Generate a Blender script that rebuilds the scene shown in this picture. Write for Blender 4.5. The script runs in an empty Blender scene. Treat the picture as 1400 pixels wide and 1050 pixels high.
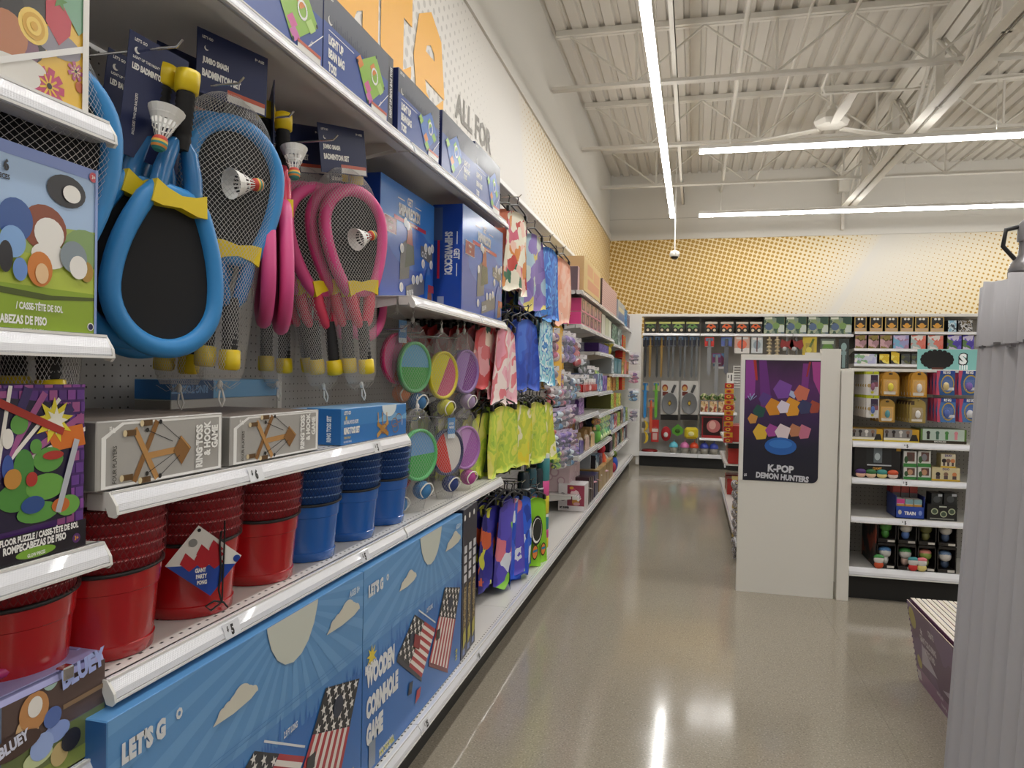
import bpy, math, random
from mathutils import Vector, Matrix
random.seed(7)
COL = bpy.context.scene.collection
PI = math.pi
# ---------------------------------------------------------------- camera model
YAW, PIT, ROL, FPX, CH = .241220437, -.0136484203, .0193077828, 1006.85, 1.28
_f = Vector((-math.sin(YAW)*math.cos(PIT), math.cos(YAW)*math.cos(PIT), math.sin(PIT)))
_r0 = Vector((math.cos(YAW), math.sin(YAW), 0)); _u0 = _r0.cross(_f)
_r = math.cos(ROL)*_r0 + math.sin(ROL)*_u0
_u = -math.sin(ROL)*_r0 + math.cos(ROL)*_u0
def _ray(x, y): return _f + _r*((x-700)/FPX) - _u*((y-525)/FPX)
def aX(x, y, X):            # where the sight line of a photo point meets the plane X
    d = _ray(x, y); t = X/d.x; return Vector((X, d.y*t, CH+d.z*t))
def aY(x, y, Y):
    d = _ray(x, y); t = Y/d.y; return Vector((d.x*t, Y, CH+d.z*t))
def aZ(x, y, Z):
    d = _ray(x, y); t = (Z-CH)/d.z; return Vector((d.x*t, d.y*t, Z))
# ---------------------------------------------------------------- materials
def s2l(c): return c/12.92 if c <= .04045 else ((c+.055)/1.055)**2.4
def hx(h):
    h = h.lstrip('#'); return tuple(s2l(int(h[i:i+2], 16)/255) for i in (0, 2, 4))+(1,)
_mats = {}
def newmat(name):
    m = bpy.data.materials.new(name); m.use_nodes = True
    return m, m.node_tree.nodes, m.node_tree.links, m.node_tree.nodes['Principled BSDF']
def C(h, rough=.5, metal=0., spec=.5, name=None, coat=0., trans=0., alpha=1.):
    k = (h, rough, metal, spec, coat, trans, alpha)
    if k in _mats: return _mats[k]
    m, n, l, b = newmat(name or 'paint_'+h.strip('#'))
    b.inputs['Base Color'].default_value = hx(h); b.inputs['Roughness'].default_value = rough
    b.inputs['Metallic'].default_value = metal; b.inputs['Specular IOR Level'].default_value = spec
    b.inputs['Coat Weight'].default_value = coat; b.inputs['Transmission Weight'].default_value = trans
    b.inputs['Alpha'].default_value = alpha
    _mats[k] = m; return m
class NT:                    # tiny node-graph helper
    def __init__(s, m): s.t = m.node_tree; s.n = s.t.nodes; s.l = s.t.links
    def sock(s, inp, v):
        if isinstance(v, bpy.types.NodeSocket): s.l.new(v, inp)
        else: inp.default_value = v
    def math(s, op, a, b=0., c=None):
        k = s.n.new('ShaderNodeMath'); k.operation = op; s.sock(k.inputs[0], a); s.sock(k.inputs[1], b)
        if c is not None: s.sock(k.inputs[2], c)
        return k.outputs[0]
    def clamp(s, a): 
        k = s.n.new('ShaderNodeClamp'); s.sock(k.inputs[0], a); return k.outputs[0]
    def mix(s, f, a, b):
        k = s.n.new('ShaderNodeMix'); k.data_type = 'RGBA'; s.sock(k.inputs[0], f); s.sock(k.inputs[6], a); s.sock(k.inputs[7], b); return k.outputs[2]
    def pos(s):
        g = s.n.new('ShaderNodeNewGeometry'); x = s.n.new('ShaderNodeSeparateXYZ'); s.l.new(g.outputs['Position'], x.inputs[0]); return x.outputs
    def noise(s, scale, detail=3., vec=None, obj=False):
        k = s.n.new('ShaderNodeTexNoise'); k.inputs['Scale'].default_value = scale; k.inputs['Detail'].default_value = detail
        if obj:
            t = s.n.new('ShaderNodeTexCoord'); s.l.new(t.outputs['Object'], k.inputs['Vector'])
        elif vec is None:
            g = s.n.new('ShaderNodeNewGeometry'); s.l.new(g.outputs['Position'], k.inputs['Vector'])
        else: s.l.new(vec, k.inputs['Vector'])
        return k.outputs['Fac']
def PAT(name, cols, scale=20., kind='noise', rough=.5, detail=2.):
    if name in _mats: return _mats[name]
    m, n, l, b = newmat(name); t = NT(m)
    tc = n.new('ShaderNodeTexCoord')
    r = n.new('ShaderNodeValToRGB'); r.color_ramp.interpolation = 'CONSTANT'
    if kind == 'noise':
        k = n.new('ShaderNodeTexNoise'); k.inputs['Scale'].default_value = scale; k.inputs['Detail'].default_value = detail
        k.inputs['Roughness'].default_value = .4; out = k.outputs['Fac']; lo, hi = .3, .68
    elif kind == 'vor':
        k = n.new('ShaderNodeTexVoronoi'); k.inputs['Scale'].default_value = scale
        s = n.new('ShaderNodeSeparateColor'); l.new(k.outputs['Color'], s.inputs[0]); out = s.outputs[0]; lo, hi = 0, 1
    else:
        k = n.new('ShaderNodeTexWave'); k.inputs['Scale'].default_value = scale; k.inputs['Distortion'].default_value = 2.; k.bands_direction = kind
        out = k.outputs['Fac']; lo, hi = 0, 1
    vec = tc.outputs['Object']
    if kind == 'vor':        # wobble the cells so the print reads as soft blots
        nz = n.new('ShaderNodeTexNoise'); nz.inputs['Scale'].default_value = scale*.9; nz.inputs['Detail'].default_value = 2.
        l.new(vec, nz.inputs['Vector']); sc_ = n.new('ShaderNodeVectorMath'); sc_.operation = 'SCALE'; sc_.inputs['Scale'].default_value = 1.1/scale
        l.new(nz.outputs['Color'], sc_.inputs[0]); ad = n.new('ShaderNodeVectorMath'); l.new(vec, ad.inputs[0]); l.new(sc_.outputs[0], ad.inputs[1]); vec = ad.outputs[0]
    l.new(vec, k.inputs['Vector']); l.new(out, r.inputs[0])
    e = r.color_ramp.elements; N = len(cols)
    while len(e) < N: e.new(1.)
    for i, c in enumerate(cols):
        e[i].position = 0 if i == 0 else lo+(hi-lo)*i/N; e[i].color = hx(c)
    l.new(r.outputs[0], b.inputs['Base Color']); b.inputs['Roughness'].default_value = rough
    _mats[name] = m; return m
def peg_material(name, axis, base, hole='#3a3836'):
    m, n, l, b = newmat(name); t = NT(m); p = t.pos()
    a = t.math('SUBTRACT', t.math('FRACT', t.math('DIVIDE', p[axis], .0254)), .5)
    c = t.math('SUBTRACT', t.math('FRACT', t.math('DIVIDE', p[2], .0254)), .5)
    d = t.math('SQRT', t.math('ADD', t.math('MULTIPLY', a, a), t.math('MULTIPLY', c, c)))
    l.new(t.mix(t.math('LESS_THAN', d, .10), hx(base), hx(hole)), b.inputs['Base Color'])
    b.inputs['Roughness'].default_value = .5; return m
WHITE = C('#e6e4e0', .4, name='white_enamel'); SHELFW = C('#dcd9d4', .32, name='shelf_enamel')
BLACK = C('#151515', .5); DARK = C('#242220', .6); CHROME = C('#c9c9cc', .2, 1., name='chrome')
PEG = peg_material('pegboard_side', 1, '#b4b3b1'); PEGB = peg_material('pegboard_back', 0, '#aba9a5')
def rail_material():
    m, n, l, b = newmat('price_rail_plastic'); t = NT(m); p = t.pos()
    s = t.math('SINE', t.math('MULTIPLY', t.math('ADD', p[1], p[0]), 1500.))
    z = t.math('SINE', t.math('MULTIPLY', p[2], 2600.))
    bp = n.new('ShaderNodeBump'); bp.inputs['Strength'].default_value = .12; bp.inputs['Distance'].default_value = .002
    l.new(t.math('ADD', s, z), bp.inputs['Height']); l.new(bp.outputs[0], b.inputs['Normal'])
    b.inputs['Base Color'].default_value = hx('#e4e5ea'); b.inputs['Roughness'].default_value = .16
    b.inputs['Specular IOR Level'].default_value = .8; b.inputs['Coat Weight'].default_value = .6; return m
RAIL = rail_material()
def floor_material():
    m, n, l, b = newmat('polished_concrete'); t = NT(m); p = t.pos()
    big = t.noise(1.1, 5.); fine = t.noise(150., 2.5); mid = t.noise(38., 3.)
    c = t.mix(big, hx('#8f8778'), hx('#a59c8c'))
    c = t.mix(t.math('MULTIPLY', t.clamp(t.math('MULTIPLY', t.math('SUBTRACT', mid, .5), 4.)), .25), c, hx('#7a7163'))
    c = t.mix(t.math('MULTIPLY', t.clamp(t.math('MULTIPLY', t.math('SUBTRACT', fine, .57), 9.)), .5), c, hx('#c9c0b2'))
    c = t.mix(t.math('MULTIPLY', t.clamp(t.math('MULTIPLY', t.math('SUBTRACT', .42, fine), 9.)), .5), c, hx('#5f574c'))
    def joint(q, sp, off):
        f = t.math('ABSOLUTE', t.math('SUBTRACT', t.math('FRACT', t.math('DIVIDE', t.math('ADD', q, off), sp)), .5))
        return t.math('LESS_THAN', f, .0022/sp)
    j = t.math('MAXIMUM', joint(p[0], 3.66, 1.1), joint(p[1], 3.66, .55))
    c = t.mix(t.math('MULTIPLY', j, .18), c, hx('#5e5443'))
    l.new(c, b.inputs['Base Color'])
    l.new(t.math('ADD', t.math('MULTIPLY', t.noise(7., 4.), .12), .055), b.inputs['Roughness'])
    b.inputs['Specular IOR Level'].default_value = .45; return m
def halftone(name, axis):    # printed dots that grow and shrink along slanted bands
    m, n, l, b = newmat(name); t = NT(m); p = t.pos(); a, z = p[axis], p[2]
    ca, sa, P = math.cos(-.26), math.sin(-.26), .064
    u = t.math('DIVIDE', t.math('ADD', t.math('MULTIPLY', a, ca), t.math('MULTIPLY', z, sa)), P)
    v = t.math('DIVIDE', t.math('SUBTRACT', t.math('MULTIPLY', z, ca), t.math('MULTIPLY', a, sa)), P)
    fu = t.math('SUBTRACT', t.math('FRACT', u), .5); fv = t.math('SUBTRACT', t.math('FRACT', v), .5)
    d = t.math('SQRT', t.math('ADD', t.math('MULTIPLY', fu, fu), t.math('MULTIPLY', fv, fv)))
    if axis == 0:
        s = t.math('SUBTRACT', t.math('SUBTRACT', a, t.math('MULTIPLY', t.math('SUBTRACT', z, 2.25), .62)), 1.95)
        left = t.math('MULTIPLY', t.math('POWER', t.clamp(t.math('DIVIDE', t.math('MULTIPLY', s, -1.), 2.0)), .55), .43)
        s2 = t.math('SUBTRACT', t.math('SUBTRACT', a, t.math('MULTIPLY', t.math('SUBTRACT', z, 2.25), -.1)), 2.0)
        right = t.math('MULTIPLY', t.clamp(t.math('SUBTRACT', t.math('ADD', t.math('MULTIPLY', t.math('SUBTRACT', a, 2.35), .12), t.math('MULTIPLY', t.math('SUBTRACT', 3.4, z), .12)), .05)), t.math('GREATER_THAN', s, .1)); right = t.math('MINIMUM', right, .33)
        rad = t.math('MAXIMUM', left, right); dot = hx('#ba9038'); dens = t.clamp(t.math('MULTIPLY', rad, 2.4))
        base = t.mix(dens, hx('#d6d2c9'), hx('#f2e0b0'))
        base = t.mix(t.math('LESS_THAN', d, rad), base, dot)
    else:
        gold = t.math('MULTIPLY', t.math('POWER', t.clamp(t.math('DIVIDE', t.math('SUBTRACT', t.math('ADD', a, t.math('MULTIPLY', t.math('SUBTRACT', z, 3.), .4)), 5.7), 4.)), .5), .43)
        grey = t.math('MULTIPLY', t.clamp(t.math('DIVIDE', t.math('SUBTRACT', 5.0, t.math('ADD', a, t.math('MULTIPLY', t.math('SUBTRACT', z, 3.), .5))), 1.6)), .33)
        base = t.mix(t.clamp(t.math('MULTIPLY', gold, 2.2)), hx('#d6d2cb'), hx('#eee0bc'))
        base = t.mix(t.math('LESS_THAN', d, grey), base, hx('#bbb7b0'))
        base = t.mix(t.math('LESS_THAN', d, gold), base, hx('#ba9038'))
    l.new(base, b.inputs['Base Color']); b.inputs['Roughness'].default_value = .55; return m
def emit(name, col, st):
    m = bpy.data.materials.new(name); m.use_nodes = True; n = m.node_tree.nodes; n.clear()
    e = n.new('ShaderNodeEmission'); e.inputs[0].default_value = col; e.inputs[1].default_value = st
    o = n.new('ShaderNodeOutputMaterial'); m.node_tree.links.new(e.outputs[0], o.inputs[0]); return m
def art_gradient(name, stops, z0, z1, noise_amt=.25):   # a printed poster ground: colour by height, broken up by noise
    m, n, l, b = newmat(name); t = NT(m); p = t.pos()
    f = t.math('DIVIDE', t.math('SUBTRACT', p[2], z0), z1-z0)
    f = t.math('ADD', f, t.math('MULTIPLY', t.math('SUBTRACT', t.noise(9., 2.), .5), noise_amt))
    r = n.new('ShaderNodeValToRGB'); l.new(f, r.inputs[0]); e = r.color_ramp.elements
    while len(e) < len(stops): e.new(1.)
    for i, (q, c) in enumerate(stops): e[i].position = q; e[i].color = hx(c)
    l.new(r.outputs[0], b.inputs['Base Color']); b.inputs['Roughness'].default_value = .3; return m
# ---------------------------------------------------------------- text outlines
_txt = {}
def text_geo(s, bold=.02):
    k = (s, bold)
    if k in _txt: return _txt[k]
    cu = bpy.data.curves.new('t', 'FONT'); cu.body = s; cu.size = 1.; cu.offset = bold; cu.resolution_u = 2
    ob = bpy.data.objects.new('t', cu); COL.objects.link(ob)
    dg = bpy.context.evaluated_depsgraph_get(); me = bpy.data.meshes.new_from_object(ob.evaluated_get(dg))
    vs = [(v.co.x, v.co.y) for v in me.vertices]; fs = [tuple(p.vertices) for p in me.polygons]
    bpy.data.objects.remove(ob); bpy.data.curves.remove(cu); bpy.data.meshes.remove(me)
    if vs:
        x0 = min(v[0] for v in vs); y0 = min(v[1] for v in vs); H = max(v[1] for v in vs)-y0
        vs = [((x-x0)/H, (y-y0)/H) for x, y in vs]
    w = max((v[0] for v in vs), default=1)
    _txt[k] = (vs, fs, w); return _txt[k]
# ---------------------------------------------------------------- mesh builder
class MB:
    def __init__(s): s.v = []; s.f = []; s.mi = []; s.sm = []; s.mats = []; s.M = None
    def add(s, vs, fs, m, smooth=False):
        if m not in s.mats: s.mats.append(m)
        k = s.mats.index(m); o = len(s.v)
        s.v += [(s.M @ Vector(v)) if s.M else Vector(v) for v in vs]
        for f in fs: s.f.append([i+o for i in f]); s.mi.append(k); s.sm.append(smooth)
        return s
    def box(s, x0, x1, y0, y1, z0, z1, m, c=0., fm=None):
        """chamfered box; fm = {'x+':mat,...} other materials for single faces"""
        fm = fm or {}
        if c <= 0:
            vs = [(x, y, z) for x in (x0, x1) for y in (y0, y1) for z in (z0, z1)]
            F = {'x-': (0, 1, 3, 2), 'x+': (4, 6, 7, 5), 'y-': (0, 4, 5, 1), 'y+': (2, 3, 7, 6), 'z-': (0, 2, 6, 4), 'z+': (1, 5, 7, 3)}
            for k, f in F.items(): s.add([vs[i] for i in f], [(0, 1, 2, 3)], fm.get(k, m))
            return s
        c = min(c, (x1-x0)*.45, (y1-y0)*.45, (z1-z0)*.45)
        lo, hi = (x0, y0, z0), (x1, y1, z1); vs = []; idx = {}
        for sx in (0, 1):
            for sy in (0, 1):
                for sz in (0, 1):
                    sg = (sx, sy, sz)
                    for ax in range(3):      # vertex lying on face normal to ax
                        p = [0, 0, 0]
                        for q in range(3):
                            e = lo[q] if sg[q] == 0 else hi[q]
                            if q != ax: e += c if sg[q] == 0 else -c
                            p[q] = e
                        idx[(sg, ax)] = len(vs); vs.append(tuple(p))
        names = ('x', 'y', 'z')
        for ax in range(3):
            a, b = [q for q in range(3) if q != ax]
            for sd in (0, 1):
                cyc = []
                for (i, j) in ((0, 0), (1, 0), (1, 1), (0, 1)):
                    g = [0, 0, 0]; g[ax] = sd; g[a] = i; g[b] = j; cyc.append(idx[(tuple(g), ax)])
                s.add([vs[i] for i in cyc], [(0, 1, 2, 3)], fm.get(names[ax]+('+' if sd else '-'), m))
        rest = []
        for ax in range(3):                  # edges along ax
            a, b = [q for q in range(3) if q != ax]
            for i in (0, 1):
                for j in (0, 1):
                    g0 = [0, 0, 0]; g0[a] = i; g0[b] = j; g1 = list(g0); g1[ax] = 1
                    g0, g1 = tuple(g0), tuple(g1)
                    rest.append((idx[(g0, a)], idx[(g1, a)], idx[(g1, b)], idx[(g0, b)]))
        for sx in (0, 1):
            for sy in (0, 1):
                for sz in (0, 1):
                    rest.append(tuple(idx[((sx, sy, sz), q)] for q in range(3)))
        s.add(vs, rest, m); return s
    def poly(s, pts, m): return s.add(pts, [tuple(range(len(pts)))], m)
    def prism(s, prof, a0, a1, m, axis='y', cap=True, smooth=False):
        """prof: 2-D outline; axis y -> (x,z), axis x -> (y,z), axis z -> (x,y)"""
        def P(p, a): return {'y': (p[0], a, p[1]), 'x': (a, p[0], p[1]), 'z': (p[0], p[1], a)}[axis]
        n = len(prof); vs = [P(p, a0) for p in prof]+[P(p, a1) for p in prof]
        s.add(vs, [(i, (i+1) % n, (i+1) % n+n, i+n) for i in range(n)], m, smooth)
        if cap: s.add(vs, [tuple(range(n)), tuple(range(2*n-1, n-1, -1))], m)
        return s
    def lathe(s, prof, m, cx=0, cy=0, n=32, cap=(True, True), z=0, smooth=True, sx=1., sy=1.):
        vs = []
        for r, h in prof:
            for i in range(n):
                a = 2*PI*i/n; vs.append((cx+r*math.cos(a)*sx, cy+r*math.sin(a)*sy, z+h))
        fs = []
        for k in range(len(prof)-1):
            for i in range(n): fs.append((k*n+i, k*n+(i+1) % n, (k+1)*n+(i+1) % n, (k+1)*n+i))
        s.add(vs, fs, m, smooth)
        if cap[0]: s.add(vs[:n], [tuple(range(n))], m)
        if cap[1]: s.add(vs[-n:], [tuple(range(n))], m)
        return s
    def tube(s, path, r, m, n=8, closed=False, cap=True, flat=1., up=None):
        path = [Vector(p) for p in path]; L = len(path); vs = []
        rr = r if hasattr(r, '__len__') else [r]*L
        prev = None
        for i, p in enumerate(path):
            if closed: t = path[(i+1) % L]-path[(i-1) % L]
            else: t = path[min(i+1, L-1)]-path[max(i-1, 0)]
            t.normalize()
            if up is not None: a = Vector(up)
            else: a = prev if prev is not None else (Vector((0, 0, 1)) if abs(t.z) < .9 else Vector((1, 0, 0)))
            a = (a-t*a.dot(t)); a.normalize(); b = t.cross(a); prev = a
            for k in range(n):
                q = 2*PI*k/n; vs.append(p+(a*math.cos(q)*flat+b*math.sin(q))*rr[i])
        fs = []
        for i in range(L if closed else L-1):
            j = (i+1) % L
            for k in range(n): fs.append((i*n+k, i*n+(k+1) % n, j*n+(k+1) % n, j*n+k))
        s.add(vs, fs, m, True)
        if cap and not closed: s.add(vs[:n], [tuple(range(n))], m); s.add(vs[-n:], [tuple(range(n))], m)
        return s
    def cyl(s, p0, p1, r, m, n=12): return s.tube([p0, p1], r, m, n)
    def ell(s, c, rx, ry, rz, m, nu=16, nv=10):
        vs = [(c[0], c[1], c[2]-rz)]; fs = []
        for j in range(1, nv):
            b = -PI/2+PI*j/nv
            for i in range(nu):
                a = 2*PI*i/nu; vs.append((c[0]+rx*math.cos(a)*math.cos(b), c[1]+ry*math.sin(a)*math.cos(b), c[2]+rz*math.sin(b)))
        vs.append((c[0], c[1], c[2]+rz)); T = len(vs)-1
        for i in range(nu):
            fs.append((0, 1+(i+1) % nu, 1+i)); fs.append((T, T-nu+i, T-nu+(i+1) % nu))
            for j in range(nv-2):
                o = 1+j*nu; fs.append((o+i, o+(i+1) % nu, o+nu+(i+1) % nu, o+nu+i))
        return s.add(vs, fs, m, True)
    def build(s, name, parent=None, loc=None, auto=True):
        if parent is not None and loc is None: loc = Vector((0, 0, 0))
        if loc is None:
            if auto and s.v:
                xs = [v.x for v in s.v]; ys = [v.y for v in s.v]; zs = [v.z for v in s.v]
                loc = Vector(((min(xs)+max(xs))/2, (min(ys)+max(ys))/2, min(zs)))
            else: loc = Vector((0, 0, 0))
        me = bpy.data.meshes.new(name); me.from_pydata([tuple(v-loc) for v in s.v], [], s.f)
        for m in s.mats: me.materials.append(m)
        me.polygons.foreach_set('material_index', s.mi); me.polygons.foreach_set('use_smooth', s.sm); me.update()
        o = bpy.data.objects.new(name, me); COL.objects.link(o); o.location = loc
        if parent is not None: o.parent = parent
        return o
class Face:                  # flat print on a surface: u to the right, v up, both 0..1
    def __init__(s, mb, O, U, V):
        s.mb = mb; s.O = Vector(O); s.U = Vector(U); s.V = Vector(V); s.N = s.U.cross(s.V).normalized(); s.w = s.U.length; s.h = s.V.length; s.cnt = 0
    def pt(s, u, v, k): return s.O+s.U*u+s.V*v+s.N*(.0004*k)
    def uv(s, p):
        d = Vector(p)-s.O; return (d.dot(s.U)/s.w**2, d.dot(s.V)/s.h**2)
    def poly(s, pts, m, k=1):
        for ax in (0, 1):        # clip to the face
            for lim, sg in ((0., 1), (1., -1)):
                out = []
                for i in range(len(pts)):
                    a, b = pts[i-1], pts[i]; da, db = sg*(a[ax]-lim), sg*(b[ax]-lim)
                    if (da >= 0) != (db >= 0):
                        q = da/(da-db); out.append((a[0]+(b[0]-a[0])*q, a[1]+(b[1]-a[1])*q))
                    if db >= 0: out.append(b)
                pts = out
                if len(pts) < 3: return s
        s.cnt += 1; k = k+s.cnt*.02
        s.mb.poly([s.pt(u, v, k) for u, v in pts], m); return s
    def rect(s, u0, v0, u1, v1, m, k=1): return s.poly([(u0, v0), (u1, v0), (u1, v1), (u0, v1)], m, k)
    def ell(s, u, v, ru, rv, m, k=1, n=20, a0=0., a1=2*PI):
        return s.poly([(u+ru*math.cos(a0+(a1-a0)*i/n), v+rv*math.sin(a0+(a1-a0)*i/n)) for i in range(n+(a1-a0 < 6))], m, k)
    def circ(s, u, v, r, m, k=1, n=20): return s.ell(u, v, r/s.w, r/s.h, m, k, n)     # r in metres
    def line(s, p, q, t, m, k=1):
        d = Vector(((q[0]-p[0])*s.w, (q[1]-p[1])*s.h)); d.normalize(); nx, ny = -d.y*t/2/s.w, d.x*t/2/s.h
        return s.poly([(p[0]-nx, p[1]-ny), (q[0]-nx, q[1]-ny), (q[0]+nx, q[1]+ny), (p[0]+nx, p[1]+ny)], m, k)
    def frame(s, u0, v0, u1, v1, t, m, k=1):
        for a, b in (((u0, v0), (u1, v0)), ((u1, v0), (u1, v1)), ((u1, v1), (u0, v1)), ((u0, v1), (u0, v0))): s.line(a, b, t, m, k)
        return s
    def star(s, u, v, r, m, k=1, n=5, q=.42, rot=PI/2):
        s.poly([(u+(r if i % 2 == 0 else r*q)*math.cos(rot+PI*i/n)/s.w, v+(r if i % 2 == 0 else r*q)*math.sin(rot+PI*i/n)/s.h) for i in range(2*n)], m, k); return s
    def text(s, t, u, v, h, m, k=2, rot=0., sx=.72, bold=.02, al='l'):
        """h = letter height in metres; sx condenses the letters"""
        s.cnt += 1; k = k+s.cnt*.02
        vs, fs, w = text_geo(t, bold); W = w*h*sx; o = {'l': 0, 'c': -W/2, 'r': -W}[al]
        ca, sa = math.cos(rot), math.sin(rot); pts = []
        for x, y in vs:
            X = o+x*h*sx; Y = y*h
            pts.append(s.pt(u+(X*ca-Y*sa)/s.w, v+(X*sa+Y*ca)/s.h, k))
        s.mb.add(pts, fs, m); return s
def faceX(mb, x, y0, y1, z0, z1): return Face(mb, (x, y0, z0), (0, y1-y0, 0), (0, 0, z1-z0))       # looks to +x
def faceY(mb, y, x0, x1, z0, z1): return Face(mb, (x0, y, z0), (x1-x0, 0, 0), (0, 0, z1-z0))       # looks to -y
def faceYp(mb, y, x0, x1, z0, z1): return Face(mb, (x1, y, z0), (x0-x1, 0, 0), (0, 0, z1-z0))      # looks to +y
def faceXm(mb, x, y0, y1, z0, z1): return Face(mb, (x, y1, z0), (0, y0-y1, 0), (0, 0, z1-z0))      # looks to -x
# ---------------------------------------------------------------- object helpers
def tag(o, label, cat, group=None, kind=None):
    o['label'] = label; o['category'] = cat
    if group: o['group'] = group
    if kind: o['kind'] = kind
    return o
def struct(o): o['kind'] = 'structure'; return o
def thing(name, label, cat, loc=(0, 0, 0), group=None, rotz=0.):
    o = bpy.data.objects.new(name, None); o.empty_display_size = .05; COL.objects.link(o); o.location = loc; o.rotation_euler = (0, 0, rotz)
    return tag(o, label, cat, group)
def dup(root, loc=None, rotz=None, label=None, group=None, rot=None):
    r = root.copy(); COL.objects.link(r)
    if loc is not None: r.location = loc
    if rotz is not None: r.rotation_euler = (0, 0, rotz)
    if rot is not None: r.rotation_euler = rot
    if label: r['label'] = label
    if group: r['group'] = group
    for ch in list(root.children):
        c = ch.copy(); COL.objects.link(c); c.parent = r
        for g in list(ch.children):
            d = g.copy(); COL.objects.link(d); d.parent = c
    return r
ORD = ['first', 'second', 'third', 'fourth', 'fifth', 'sixth', 'seventh', 'eighth', 'ninth', 'tenth', 'eleventh', 'twelfth']
# ================================================================ room shell
XW, YB, ZC = -1.37, 12.0, 4.50
XR, YF = 9.0, -6.0
wallp = C('#d6d3cc', .6, name='wall_paint')
mb = MB(); mb.box(XW, XR, YF, YB, -.1, 0, floor_material()); struct(mb.build('floor', loc=Vector((0, 0, 0))))
mb = MB(); mb.box(XW-.12, XW, YF, YB, 0, 4.75, wallp); struct(mb.build('wall_left', loc=Vector((0, 0, 0))))
mb = MB(); mb.box(XW-.12, XR, YB, YB+.12, 0, 4.75, wallp); struct(mb.build('wall_back', loc=Vector((0, 0, 0))))
mb = MB(); mb.box(XR, XR+.12, YF, YB, 0, 4.75, wallp); struct(mb.build('wall_right', loc=Vector((0, 0, 0))))
mb = MB(); mb.box(XW-.12, XR+.12, YF-.12, YF, 0, 4.75, wallp); struct(mb.build('wall_front', loc=Vector((0, 0, 0))))
# printed wall bands (halftone wallpaper) with a thin ledge on top
mb = MB(); mb.box(XW, XW+.012, YF, YB, 1.9, 3.465, halftone('halftone_side_print', 1))
struct(mb.build('trim_1', loc=Vector((0, 0, 0))))
mb = MB(); mb.box(XW+.012, XR, YB-.012, YB, 1.9, 3.465, halftone('halftone_back_print', 0)); struct(mb.build('trim_2', loc=Vector((0, 0, 0))))
mb = MB(); mb.box(XW, XW+.03, YF, YB, 3.465, 3.56, wallp); struct(mb.build('trim_3', loc=Vector((0, 0, 0))))
mb = MB(); mb.box(XW+.03, XR, YB-.03, YB, 3.465, 3.56, wallp); struct(mb.build('trim_4', loc=Vector((0, 0, 0))))
mb = MB(); mb.box(XW, XR, YB-.004, YB, 3.80, 3.806, C('#a9a59d')); mb.box(4.9, 4.906, YB-.004, YB, 3.56, 4.3, C('#a9a59d')); struct(mb.build('trim_5', loc=Vector((0, 0, 0))))
# orange letters and small grey lettering on the side wall
gold = C('#e3a83c', .5); gry = C('#8b8780', .6)
mb = MB(); F = faceX(mb, XW+.013, 0, 10, 0, 4)
def wl(px, py): return F.uv(aX(px, py, XW+.013))
F.text('e', .3835, 2.50/4, .64, gold, 6, 0, .80, .03, 'r'); F.text('t', .3345, 2.50/4, .86, gold, 6.5, 0, .86, .03, 'r'); F.text('a', .3030, 2.50/4, .64, gold, 7, 0, .86, .03, 'r')
for a_, b_, c_, d_ in ((.3065, .3245, .50, .93), (.3245, .335, .735, .775)): F.rect(a_, c_+.125 if c_ < .6 else c_, b_, d_ if c_ > .6 else .87, gold, 7.5)
o = mb.build('lettering'); tag(o, 'big rounded orange letters on the side wall above the top shelf', 'wall lettering')
mb = MB(); F = faceX(mb, XW+.013, 0, 10, 0, 4); u, v = wl(622, 150)
F.text('ALL FOR', u, v-.01, .155, gry, 4, -.0, .98, .035)
o = mb.build('lettering'); tag(o, 'small grey capital letters reading ALL FOR on the side wall', 'wall lettering')
# corrugated roof deck, ribs running along the aisle
deckm = C('#cbc6bd', .55, name='roof_deck_paint')
mb = MB(); prof = []; x = XW-.1; p = .1524
while x < XR+.1:
    prof += [(x, ZC), (x+.092, ZC), (x+.104, ZC+.030), (x+.140, ZC+.030)]; x += p
vs = []; fs = []
for i, (px_, pz_) in enumerate(prof): vs += [(px_, YF-.1, pz_), (px_, YB+.1, pz_)]
for i in range(len(prof)-1): fs.append((2*i, 2*i+1, 2*i+3, 2*i+2))
mb.add(vs, fs, deckm); mb.box(XW-.15, XR+.15, YF-.15, YB+.15, ZC+.09, ZC+.12, deckm)
struct(mb.build('ceiling', loc=Vector((0, 0, 0))))
# ---------------------------------------------------------------- steel joists across, girder along
steel = C('#d9d5cc', .5, name='painted_steel')
def joist(y, label):
    t = thing('steel_joist', label, 'ceiling joist', (0, y, 3.95), 'white open web roof joists'); zt, zb = .50, 0.
    m = MB()
    for s in (-.025, .025): m.box(XW+.05, XR-.05, s-.02, s+.02, zt, zt+.05, steel)
    m.build('top_chord', t)
    m = MB()
    for s in (-.022, .022): m.box(XW+.02, XR-.05, s-.004, s+.004, zb, zb+.035, steel)
    m.box(XW+.02, XR-.05, -.042, .042, zb, zb+.006, steel); m.build('bottom_chord', t)
    x = XW+.18; first = None
    while x < XR-1:
        if first is None:
            m = MB(); m.cyl((0, 0, zt), (.62, 0, zb+.03), .011, steel, 6); m.cyl((.62, 0, zb+.03), (1.22, 0, zt), .011, steel, 6)
            m.box(.61, .63, -.012, .012, zb+.02, zt, steel); first = o = m.build('web_bar', t)
        else: o = first.copy(); COL.objects.link(o)
        o.location = (x, 0, 0); x += 1.22
    return t
joist(6.87, 'nearest of the three white steel joists crossing under the roof deck')
joist(8.74, 'middle one of the three white steel joists under the roof deck')
joist(10.56, 'white steel joist closest to the dotted back wall')
t = thing('steel_girder', 'wide white steel girder running lengthwise under the roof to the back wall', 'girder', (2.11, 3, 3.78))
m = MB(); 
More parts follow.
